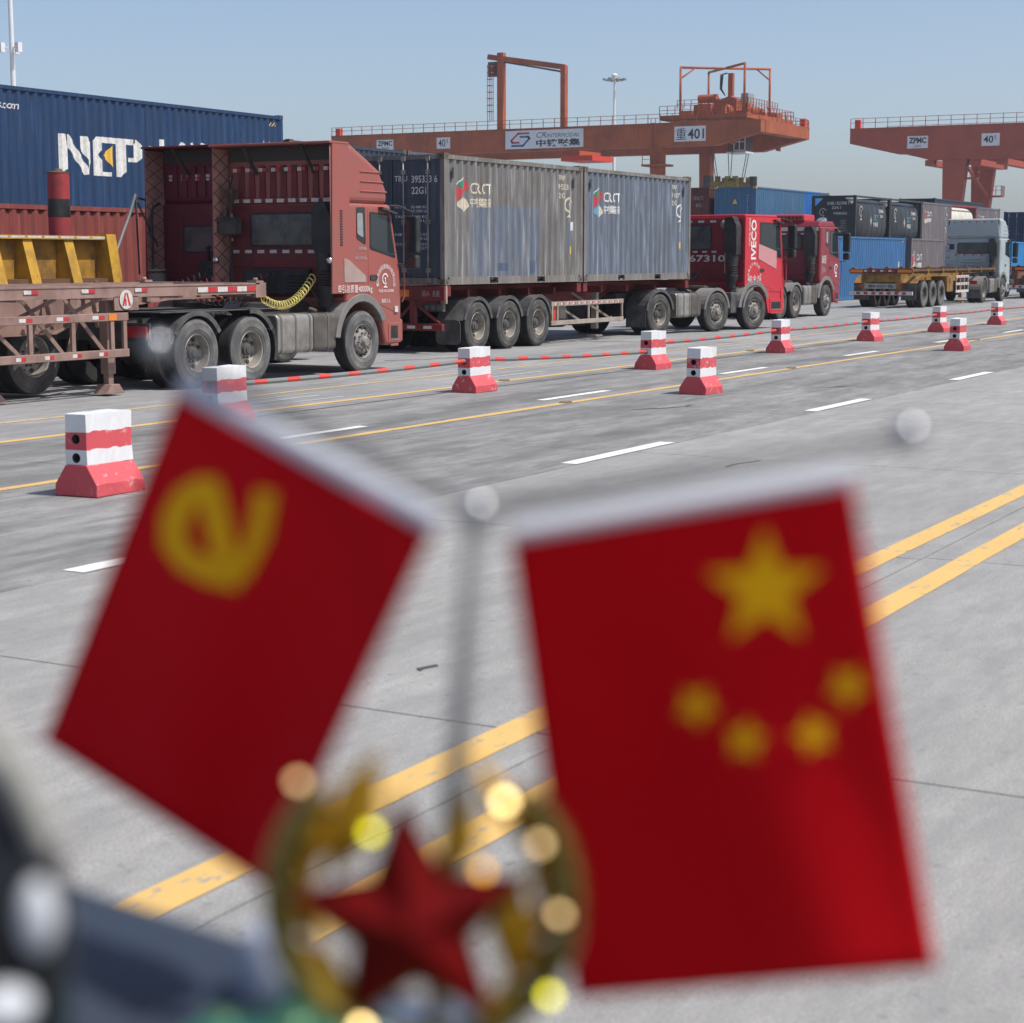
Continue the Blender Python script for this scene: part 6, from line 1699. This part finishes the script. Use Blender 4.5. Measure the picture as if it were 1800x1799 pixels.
# second crane, cut by the frame
H = empty('gantry_crane', 'faded red gantry crane on tapered legs, cut by the frame edge', 'crane', (0, 0, 0), 0, 'rail yard gantry cranes')
HX0, HX1 = 222.0, 237.0
pr = [(74.15, 16.15), (74.15, 18.0), (28.0, 18.0), (28.0, 13.9), (64.0, 13.9), (64.7, 14.10), (66.8, 14.70), (68.0, 14.72)]
for x in (HX0, HX1 - 1.5):
    gi = MB().prism(pr, 'x', x, x + 1.5); gi.box(x - 0.06, x + 1.56, 28, 74.2, 17.95, 18.03)
    gi.build('girder', ['crane_faded'], H)
    MB().prism([(62.3, 13.9), (59.3, 13.9), (60.6, 0.8), (62.0, 0.8)], 'x', x + 0.1, x + 1.4).build('leg', ['crane_faded'], H)
    MB().prism([(33.0, 13.9), (30.0, 13.9), (30.3, 0.8), (31.7, 0.8)], 'x', x + 0.1, x + 1.4).build('leg', ['crane_faded'], H)
for y in (61.2, 31): MB().box(HX0 - 1, HX1 + 1, y - 0.8, y + 0.8, 0.4, 1.4).build('sill_beam', ['crane_faded'], H)
MB().box(HX0 + 1.5, HX1 - 1.5, 72.8, 74.15, 16.2, 18.0).build('end_beam', ['crane_faded'], H)
for y in (63.4, 57.9, 54.6): MB().box(HX0 + 0.2, HX1 - 0.2, y, y + 1.1, 13.2, 13.9).build('cross_tie', ['crane_faded'], H)
MB().bar((HX0 + 0.75, 60.0, 13.9), (HX1 - 0.75, 60.0, 9.5), 0.3, 0.3).build('brace', ['crane_faded'], H)
railing([(HX0 + 0.05, 28, 18.03), (HX0 + 0.05, 74.1, 18.03)], H, 'crane_faded', 1.2)
railing([(HX1 - 0.05, 28, 18.03), (HX1 - 0.05, 74.1, 18.03)], H, 'crane_faded', 1.2)
MB().box(HX0 + 0.4, HX0 + 1.0, 73.0, 73.7, 18.03, 19.1).build('buffer_post', ['crane_red'], H)
dX = -(HX0 - 0.065)
b = board(H, -66.75, -64.15, 15.35, 16.85, HX0); letter(b, 'ZPMC', 'x-', -66.55, 15.95, 2.2, 0.72, dX, 'letter_black', None, 0.04); letter(b, '上海振华', 'x-', -66.0, 15.50, 1.0, 0.24, dX, 'letter_black')
b = board(H, -57.55, -55.35, 15.40, 16.90, HX0); letter(b, '40', 'x-', -57.3, 15.75, 1.2, 0.85, dX, 'letter_black', None, 0.02); letter(b, 't', 'x-', -56.0, 16.15, 0.26, 0.50, dX, 'letter_black')
for (x, y, z) in ((HX0 + 0.2, 58.85, 11.5), (HX1 - 1.4, 59.0, 9.7)):
    MB().box(x, x + 1.6, y - 0.7, y + 0.7, z, z + 0.2).build('platform', ['crane_faded'], H); railing([(x, y + 0.7, z + 0.2), (x, y - 0.7, z + 0.2), (x + 1.6, y - 0.7, z + 0.2)], H, 'crane_faded', 1.2, 0.6)

# ------------------------------------------------------------------ floodlight masts
def mast(label, loc, h, r0, head=True, mid=None):
    r = empty('floodlight_mast', label, 'light mast', loc, 0, 'floodlight masts')
    MB().cyl((0, 0, 0), (0, 0, h), r0, r0 * 0.45, n=14).build('pole', ['mast_white'], r)
    if head:
        MB().cyl((0, 0, h - 0.3), (0, 0, h + 0.1), 0.6, n=16).build('lamp_ring', ['mast_white'], r)
        MB().ball((0, 0, h + 0.45), 0.5, 16, sz=0.6).build('dome', ['mast_white'], r)
        for k in range(8):
            t = 2 * PI * k / 8
            m = MB().bar((0.6 * math.cos(t), 0.6 * math.sin(t), h - 0.1), (1.3 * math.cos(t), 1.3 * math.sin(t), h - 0.2), 0.08, 0.08)
            m.bar((1.1 * math.cos(t), 1.1 * math.sin(t), h - 0.35), (1.9 * math.cos(t), 1.9 * math.sin(t), h - 0.15), 0.55, 0.22)
            m.build('floodlight', ['alu'], r)
    if mid:
        for k in range(3):
            t = 2 * PI * k / 3 + 0.4
            m = MB().bar((0, 0, mid), (0.8 * math.cos(t), 0.8 * math.sin(t), mid), 0.10, 0.10); m.bar((0.8 * math.cos(t), 0.8 * math.sin(t), mid - 0.4), (0.8 * math.cos(t), 0.8 * math.sin(t), mid + 0.35), 0.35, 0.45)
            m.build('camera_box', ['mast_white'], r)
    return r
mast('slender white floodlight mast with a ring of lamps, behind the orange crane', (261.2, 126.0, 0), 30.0, 0.34)
mast('white mast with camera boxes, rising behind the navy container', (107.6, 104.5, 0), 38.0, 0.26, True, 18.3)

# ------------------------------------------------------------------ the vehicle's dashboard and what stands on it
CA, SA = math.cos(R(YAW)), math.sin(R(YAW))
def FW(x, y, z):                        # right, ahead, height above the floor -> world
    return (SA * x + CA * y, -CA * x + SA * y, z)
FR = R(YAW - 90)
DZ = EYE - 0.314                         # top of the dashboard
MT['dash'] = paint('dash_vinyl', (0.030, 0.040, 0.062), (0.045, 0.055, 0.075), 0.5, 6, 0.55, bump=0.2)
MT['flag_red'], n, l, p = _new('flag_cloth_red')
p.inputs['Base Color'].default_value = (0.68, 0.002, 0.009, 1); p.inputs['Roughness'].default_value = 0.75; p.inputs['Specular IOR Level'].default_value = 0.15
tl_ = n.new('ShaderNodeBsdfTranslucent'); tl_.inputs[0].default_value = (0.68, 0.002, 0.009, 1)
mx = n.new('ShaderNodeMixShader'); mx.inputs[0].default_value = 0.30
l.new(p.outputs[0], mx.inputs[1]); l.new(tl_.outputs[0], mx.inputs[2]); l.new(mx.outputs[0], n['Material Output'].inputs[0])
MT['flag_white'] = plain('flag_sleeve_white', (0.62, 0.63, 0.67), 0.9, 0, 0.1)
MT['flag_yellow'] = plain('flag_print_yellow', (0.95, 0.46, 0.008), 0.8, 0, 0.1)
MT['steel'] = plain('stand_steel', (0.42, 0.42, 0.43), 0.25, 0.9)
MT['steel_dull'] = plain('stand_steel_dull', (0.16, 0.16, 0.165), 0.6, 0.5)
MT['gold'] = plain('gilt_metal', (0.27, 0.20, 0.055), 0.28, 1.0)
MT['gold_satin'] = plain('gilt_satin', (0.55, 0.30, 0.02), 0.4, 0.7)
MT['enamel_red'] = plain('red_enamel', (0.14, 0.002, 0.002), 0.55, 0, 0.12)
MT['teal'] = plain('teal_glass', (0.02, 0.16, 0.13), 0.3, 0, 0.6)
MT['green'] = plain('green_glass', (0.05, 0.15, 0.06), 0.3, 0, 0.6)
MT['gloss_white'] = plain('gloss_white', (0.55, 0.57, 0.60), 0.4)
MT['gloss_cream'] = plain('gloss_cream', (0.36, 0.35, 0.31), 0.4)
MT['gloss_black'] = plain('gloss_black', (0.008, 0.009, 0.011), 0.3)
db = empty('dashboard', 'dark blue-grey dashboard edge of the viewing vehicle, blurred in the lower corner', 'dashboard', FW(0, 0, 0), FR)
edge = [(-1.30, 1.60), (-0.60, 1.16), (-0.236, 0.917), (-0.1115, 0.825), (0.0, 0.735), (0.30, 0.47), (0.55, 0.22)]
back_ = [(x - 0.28, y - 0.36) for x, y in edge]
m = MB().prism(edge + back_[::-1], 'z', DZ - 0.10, DZ - 0.004)
m.build('pad', ['dash'], db, bevel=0.03, seg=3)
m = MB().prism([(x - 0.02, y - 0.03) for x, y in edge] + [(x - 0.06, y - 0.08) for x, y in edge[::-1]], 'z', 0.28, DZ - 0.101)
m.build('front_panel', ['gloss_white'], db)
m = MB().prism([(x - 0.20, y - 0.26) for x, y in edge] + [(x - 0.26, y - 0.33) for x, y in edge[::-1]], 'z', DZ - 0.45, DZ - 0.101)
m.build('fascia', ['dash'], db)
m = MB().prism([(x - 0.02, y - 0.03) for x, y in edge] + [(x - 0.70, y - 0.90) for x, y in edge[::-1]], 'z', 0.42, 0.50); m.build('cab_floor', ['chassis'], db)

# flag stand: root where its foot meets the dashboard; local x right, y ahead, z up
bx_, by_ = -0.0310, 0.68
FS = empty('flag_stand', 'thin steel tabletop stand with two angled arms holding small flags', 'flag stand', FW(bx_, by_, DZ), FR)
def Q(x, z): return (x - bx_, z + (EYE - DZ))   # stand-plane point from offsets to the eye
hub = Q(-0.0135, -0.0963); eL = Q(-0.1345, -0.0332); eR = Q(0.1506, -0.0667)
MB().lathe([(0.034, 0), (0.034, 0.004), (0.030, 0.008), (0.008, 0.010), (0.0001, 0.010)], (0, 0, 0), 'z', 28).build('foot', ['steel'], FS)
MB().cyl((0, 0, 0.01), (hub[0], 0, hub[1]), 0.0042, 0.0036, n=10).build('pole', ['steel_dull'], FS)
kL = 1 + 0.165 / by_                     # the longer arm swings away from the viewer
eL3 = ((eL[0] + bx_) * kL - bx_, 0.165, (eL[1] - (EYE - DZ)) * kL + EYE - DZ)
for e in (eL3, (eR[0], 0, eR[1])): MB().cyl((hub[0], 0, hub[1]), e, 0.0026, n=8).build('arm', ['steel_dull'], FS)
for pt_ in ((hub[0], 0, hub[1]), eL3, (eR[0], 0, eR[1])): MB().ball(pt_, 0.0068, 18).build('ball_finial', ['steel'], FS)

def flag(label, corners, sleeve, marks, ph, amp=0.0035, swing=0.0):
    """corners: top inner/outer and bottom, in the stand plane (x, z): TL, TR, BR, BL"""
    TL, TR, BR, BL = [Vector(c_) for c_ in corners]
    o = empty('table_flag', label, 'flag', FW(bx_, by_, DZ), FR, 'small table flags')
    def base(u, v):                      # u across, v down, as seen in the plane of the stand
        return (TL * (1 - u) + TR * u) * (1 - v) + (BL * (1 - u) + BR * u) * v
    def at(u, v):
        p_ = base(u, v)
        y = amp * v * (math.sin(5.5 * u + ph + 1.5 * v) + 0.6 * math.sin(10 * u - 3 * v + ph)) + 0.052 * v + swing * (1 - u)
        k = 1 + y / by_                  # the cloth hangs a little away from the viewer
        return ((p_.x + bx_) * k - bx_, y, (p_.y - (EYE - DZ)) * k + (EYE - DZ))
    n_ = 28; m_ = MB()
    m_.add([at(i / n_, j / n_) for j in range(n_ + 1) for i in range(n_ + 1)],
           [(j * (n_ + 1) + i, j * (n_ + 1) + i + 1, (j + 1) * (n_ + 1) + i + 1, (j + 1) * (n_ + 1) + i) for j in range(n_) for i in range(n_)], 0, True)
    cl = m_.build('cloth', ['flag_red'], o)
    sol = cl.modifiers.new('cloth', 'SOLIDIFY'); sol.thickness = 0.0003; sol.offset = 1
    a, b_ = Vector(sleeve[0]), Vector(sleeve[1])
    d = (TR - TL).normalized(); nn = Vector((-d.y, d.x))
    # white sleeve: a flattened tube round the arm down to the cloth
    s_ = MB(); k = 12; rings = []
    for t in (0, 1):
        A_ = a if t == 0 else b_; Bm = TL if t == 0 else TR
        cx = (A_ + Bm) / 2; h = (A_ - Bm).length * 0.42 + 0.0012
        up = (A_ - Bm).normalized()
        yo_ = swing if t == 0 else 0.0; kk = 1 + yo_ / by_
        rings.append([((cx.x + up.x * h * math.cos(2 * PI * q / k) + bx_) * kk - bx_, yo_ + 0.0042 * math.sin(2 * PI * q / k), (cx.y + up.y * h * math.cos(2 * PI * q / k) - (EYE - DZ)) * kk + EYE - DZ) for q in range(k)])
    s_.add(rings[0] + rings[1], [(q, (q + 1) % k, k + (q + 1) % k, k + q) for q in range(k)] + [tuple(range(k))[::-1], tuple(range(k, 2 * k))], 0, True)
    s_.build('sleeve', ['flag_white'], o)
    # printed emblems: thin shapes on the face towards the viewer, following the cloth
    def inv(x, z):
        u = v = 0.5
        for _ in range(25):
            p_ = base(u, v); e1 = base(u + 1e-3, v); e2 = base(u, v + 1e-3)
            a11, a12, a21, a22 = (e1[0] - p_[0]) * 1e3, (e2[0] - p_[0]) * 1e3, (e1[1] - p_[1]) * 1e3, (e2[1] - p_[1]) * 1e3
            det = a11 * a22 - a12 * a21; rx, rz_ = x - p_[0], z - p_[1]
            u += (rx * a22 - rz_ * a12) / det; v += (a11 * rz_ - a21 * rx) / det
        return u, v
    for nm, polys in marks:
        vs_, fs = [], []
        for pl in polys:
            st = len(vs_)
            for x, z in pl:
                u, v = inv(x, z); q = at(u, v); vs_.append((q[0], q[1] - 0.0012, q[2]))
            fs.append(tuple(range(st, len(vs_))))
        MB().add(vs_, fs).build(nm, ['flag_yellow'], o)
    return o
def star5(c_, r_, rot=0.0, n=5, k=0.42):
    out = [(c_[0] + (r_ if i % 2 == 0 else r_ * k) * math.cos(PI / 2 + rot + PI * i / n), c_[1] + (r_ if i % 2 == 0 else r_ * k) * math.sin(PI / 2 + rot + PI * i / n)) for i in range(2 * n)]
    return [[(c_[0], c_[1]), out[i], out[(i + 1) % (2 * n)]] for i in range(2 * n)]
P_ = lambda x, z: Q(x, z)
big = P_(0.0976, -0.1262)
marksR = [('large_star', star5(big, 0.0235, R(2)))]
for sx_, sz_ in ((0.072, -0.1723), (0.091, -0.186), (0.1176, -0.1837), (0.1304, -0.1644)):
    c_ = P_(sx_, sz_); ang = math.atan2(big[1] - c_[1], big[0] - c_[0])
    marksR.append(('small_star', star5(c_, 0.0085, ang - PI / 2, k=0.5)))
flag('larger red flag with one big and four small yellow stars, hanging from the stand', [P_(-0.0011, -0.1073), P_(0.1305, -0.0853), P_(0.1690, -0.2800), P_(0.0250, -0.2925)],
     [P_(0.0000, -0.1000), P_(0.1318, -0.0775)], marksR, 0.4, 0.0045)
# hammer and sickle, drawn about its centre and turned with the flag
def px_(x, y):
    x, y = 380 + (x - 380) * 0.90, 937 + (y - 937) * 0.90
    return P_(-0.1136 + (x - 380) * 0.000217, -0.104 - (y - 935) * 0.000222)
def stroke(pts, ws):
    out = []
    P2 = [Vector(px_(*q)) for q in pts]; W = [w_ * 0.000217 / 2 for w_ in ws]
    L_, R__ = [], []
    for i, q in enumerate(P2):
        d = (P2[min(i + 1, len(P2) - 1)] - P2[max(i - 1, 0)]).normalized(); n2 = Vector((-d.y, d.x))
        L_.append(tuple(q + n2 * W[i])); R__.append(tuple(q - n2 * W[i]))
    return [[L_[i], L_[i + 1], R__[i + 1], R__[i]] for i in range(len(P2) - 1)]
sick = stroke([(388, 842), (358, 847), (322, 870), (300, 910), (296, 952), (318, 988), (365, 1012), (425, 1035)], [20, 38, 44, 46, 44, 42, 42, 24])
hamm = stroke([(368, 846), (384, 915), (400, 1000)], [44, 44, 40]) + stroke([(480, 856), (464, 940), (424, 1020)], [36, 34, 30])
flag('smaller red flag with a yellow hammer and sickle, tilted on the sloping arm', [P_(-0.1274, -0.0505), P_(-0.0306, -0.1040), P_(-0.0965, -0.2470), P_(-0.1830, -0.1868)],
     [P_(-0.1243, -0.0440), P_(-0.0272, -0.0968)], [('sickle', sick), ('hammer', hamm)], 2.1, 0.0085, 0.15)

# gilt ornament with a red star, in front of the stand
ex, ey = -0.0328, 0.632
OR = empty('star_ornament', 'gilt ring ornament with a red star inside, in front of the flag stand', 'ornament', FW(ex, ey, DZ), FR)
zc = -0.2338 + (EYE - DZ)
def oz(x, z): return (x - ex, z + (EYE - DZ))
ring_ = MB(); Rr = 0.0535; n_ = 56
pts = [(Rr * math.cos(R(134 + 272 * i / n_)), 0.0, zc + Rr * 1.03 * math.sin(R(134 + 272 * i / n_))) for i in range(n_ + 1)]
ring_.tube(pts, 0.0058, 10).build('ring', ['gold'], OR)
bd = MB()  # glossy beads added to the ring for sun highlights
for i in range(26):
    t = R(136 + 268 * i / 25)
    bd.ball((Rr * math.cos(t) * 1.03, -0.0035, zc + Rr * 1.05 * math.sin(t)), 0.0034, 10)
bd.build('glint_beads', ['gold'], OR)
for s_, xs_ in ((-1, 1), (1, 1)):
    # a sheaf of pointed leaves on each side
    for k in range(5):
        t = R(90 + s_ * (52 + 22 * k)); b0_ = (0.0430 * math.cos(t), zc + 0.044 * math.sin(t))
        tip = (0.0500 * math.cos(t - s_ * 0.55), zc + 0.0560 * math.sin(t - s_ * 0.55) + 0.004)
        d = Vector((tip[0] - b0_[0], tip[1] - b0_[1])); nn = Vector((-d.y, d.x)).normalized() * 0.0052; mid = Vector(b0_) + d * 0.45
        MB().add([(b0_[0], 0.001, b0_[1]), (mid.x + nn.x, 0.002, mid.y + nn.y), (tip[0], 0, tip[1]), (mid.x - nn.x, 0.002, mid.y - nn.y), (mid.x, -0.0035, mid.y), (mid.x, 0.0045, mid.y)],
                 [(0, 1, 4), (1, 2, 4), (2, 3, 4), (3, 0, 4), (1, 0, 5), (2, 1, 5), (3, 2, 5), (0, 3, 5)]).build('leaf', ['gold_satin'], OR)
# two taller flames
for x0_, x1_, h0, h1, fw_ in ((-0.0340, -0.0150, -0.226, -0.177, 0.011), (-0.044, -0.034, -0.228, -0.186, 0.008), (0.010, 0.019, -0.228, -0.190, 0.007), (0.030, 0.036, -0.262, -0.222, 0.009), (-0.030, -0.044, -0.285, -0.250, 0.009), (0.020, 0.036, -0.290, -0.262, 0.009)):
    a = Vector((x0_, h0 + EYE - DZ)); b_ = Vector((x1_, h1 + EYE - DZ)); d = b_ - a; nn = Vector((-d.y, d.x)).normalized() * fw_; mid = a + d * 0.4
    MB().add([(a.x, 0, a.y), (mid.x + nn.x, 0.002, mid.y + nn.y), (b_.x, 0, b_.y), (mid.x - nn.x, 0.002, mid.y - nn.y), (mid.x, -0.005, mid.y), (mid.x, 0.005, mid.y)],
             [(0, 1, 4), (1, 2, 4), (2, 3, 4), (3, 0, 4), (1, 0, 5), (2, 1, 5), (3, 2, 5), (0, 3, 5)]).build('flame', ['gold_satin'], OR)
sc_ = oz(-0.0372, -0.2425); rs = 0.046
ou = [(sc_[0] + (rs if i % 2 == 0 else rs * 0.46) * math.cos(PI / 2 + R(4) + PI * i / 5), sc_[1] + (rs if i % 2 == 0 else rs * 0.46) * math.sin(PI / 2 + R(4) + PI * i / 5)) for i in range(10)]
MB().add([(sc_[0], -0.012, sc_[1]), (sc_[0], 0.004, sc_[1])] + [(x, -0.002, z) for x, z in ou], [(0, 2 + i, 2 + (i + 1) % 10) for i in range(10)] + [(1, 2 + (i + 1) % 10, 2 + i) for i in range(10)]).build('star', ['enamel_red'], OR)
ou2 = [(sc_[0] + (x - sc_[0]) * 1.10, sc_[1] + (z - sc_[1]) * 1.10) for x, z in ou]
MB().add([(sc_[0], 0.0045, sc_[1])] + [(x, 0.000, z) for x, z in ou2] + [(sc_[0], 0.0065, sc_[1])], [(0, 1 + i, 1 + (i + 1) % 10) for i in range(10)] + [(11, 1 + (i + 1) % 10, 1 + i) for i in range(10)]).build('star_rim', ['gold'], OR)
MB().cyl((0, 0.0, 0.012), (0, 0.0, zc - Rr + 0.002), 0.006, n=10).build('stem', ['gold'], OR)
MB().lathe([(0.040, 0), (0.040, 0.006), (0.032, 0.012), (0.012, 0.016), (0.0001, 0.017)], (0, 0, 0), 'z', 28).build('foot', ['gold'], OR)
# teal and green glass cluster beside it
GL = empty('glass_ornament', 'teal and green glass bead ornament at the foot of the gilt ring', 'ornament', FW(-0.088, 0.615, DZ), FR)
rg = random.Random(11)
MB().lathe([(0.030, 0), (0.034, 0.014), (0.038, 0.030), (0.030, 0.034), (0.0001, 0.035)], (0, 0, 0), 'z', 24).build('dish', ['teal'], GL)
for k in range(16):
    t = 2 * PI * k / 16 * 2.4; rr_ = 0.008 + 0.026 * (k / 16)
    MB().ball((rr_ * math.cos(t) * 1.5, rr_ * math.sin(t), 0.014 + rg.uniform(0.0, 0.020)), rg.uniform(0.007, 0.012), 14).build('bead', [('teal', 'green', 'teal', 'green')[k % 4]], GL)
KN = MB().lathe([(0.018, 0), (0.018, 0.022), (0.014, 0.028), (0.0001, 0.029)], (0, 0, 0), 'z', 24).build('highlight_cap', [plain('pale_blue', (0.34, 0.37, 0.46), 0.35)]); KN.location = FW(-0.100, 0.74, DZ); tag(KN, 'pale blue round cap added as a highlight behind the glass beads', 'cap')  # round cap added in place of a pale highlight on the dashboard
# dark figurine with pale patches at the frame edge
fx_, fy_ = -0.166, 0.56
DL = empty('dashboard_figurine', 'rounded black figurine with white patches, blurred at the left frame edge', 'figurine', FW(fx_, fy_, DZ), FR)
fz = lambda z: z + (EYE - DZ)
MB().lathe([(0.0001, 0.0), (0.020, 0.001), (0.024, 0.020), (0.0235, 0.060), (0.026, 0.100), (0.023, 0.128), (0.014, 0.146), (0.0001, 0.152)], (-0.004, 0, 0), 'z', 28).build('body', ['gloss_black'], DL)
MB().tube([(-0.161 - fx_ - 0.012, -0.016, fz(-0.134)), (-0.161 - fx_, -0.020, fz(-0.145)), (-0.1520 - fx_, -0.020, fz(-0.163)), (-0.1460 - fx_, -0.016, fz(-0.184))], 0.0045, 10).build('collar', ['gloss_cream'], DL)
MB().ball((-0.1490 - fx_, -0.020, fz(-0.205)), 0.0062, 16, sz=2.0).build('patch', ['gloss_white'], DL)
MB().ball((-0.1600 - fx_, -0.024, fz(-0.2330)), 0.0100, 16, sz=0.7).build('patch', ['gloss_white'], DL)
# small discs added to the ornament, tilted to make sun glints
MT['glint_disc'] = plain('gilt_glint_disc', (0.80, 0.60, 0.26), 0.42, 1.0)
MT['glint_disc_lemon'] = plain('lemon_glint_disc', (0.62, 0.60, 0.02), 0.45, 1.0)
MT['glint_disc_dim'] = plain('dull_glint_disc', (0.62, 0.44, 0.22), 0.52, 1.0)
MT['glint_disc_amber'] = plain('amber_glint_disc', (0.62, 0.34, 0.03), 0.52, 1.0)
hv = SUN + Vector((-CA * 0.94, -SA * 0.94, 0.34)).normalized()
hv.normalize()
hl = Vector((SA * hv.x - CA * hv.y, CA * hv.x + SA * hv.y, hv.z))     # the same direction in the ornament's own frame
rq = random.Random(4)
for px, py, mm in ((537, 1355, 'glint_disc_dim'), (660, 1441, 'glint_disc_lemon'), (850, 1505, 'glint_disc_amber'), (887, 1388, 'glint_disc'), (948, 1460, 'glint_disc_dim'), (982, 1580, 'glint_disc_dim'), (965, 1720, 'glint_disc_lemon'), (640, 1775, 'glint_disc')):
    x = -0.0328 + (px - 745) * 0.0002116 - ex; z = -0.2338 - (py - 1570) * 0.0002216 + (EYE - DZ)
    d = (hl + Vector((rq.uniform(-.06, .06), rq.uniform(-.06, .06), rq.uniform(-.06, .06)))).normalized()
    p0 = Vector((x, -0.008, z))
    MB().cyl(p0 - d * 0.0006, p0, 0.0021, n=12).build('glint_disc', [mm], OR)

# ------------------------------------------------------------------ the dusty air over the yard
hz = MB().box(-420, 2520, -920, 1820, -1.6, 42.0).build('haze', ['joint'])
hz['kind'] = 'stuff'; hz['label'] = 'pale bluish haze hanging over the whole yard'; hz['category'] = 'haze'
hm = bpy.data.materials.new('haze_air'); hm.use_nodes = True
hm.node_tree.nodes.clear()
ho = hm.node_tree.nodes.new('ShaderNodeOutputMaterial'); hv_ = hm.node_tree.nodes.new('ShaderNodeVolumePrincipled')
hv_.inputs['Color'].default_value = (0.80, 0.88, 0.97, 1)
hv_.inputs['Density'].default_value = 0.0003
hv_.inputs['Anisotropy'].default_value = 0.2
hm.node_tree.links.new(hv_.outputs[0], ho.inputs['Volume'])
hz.material_slots[0].material = hm
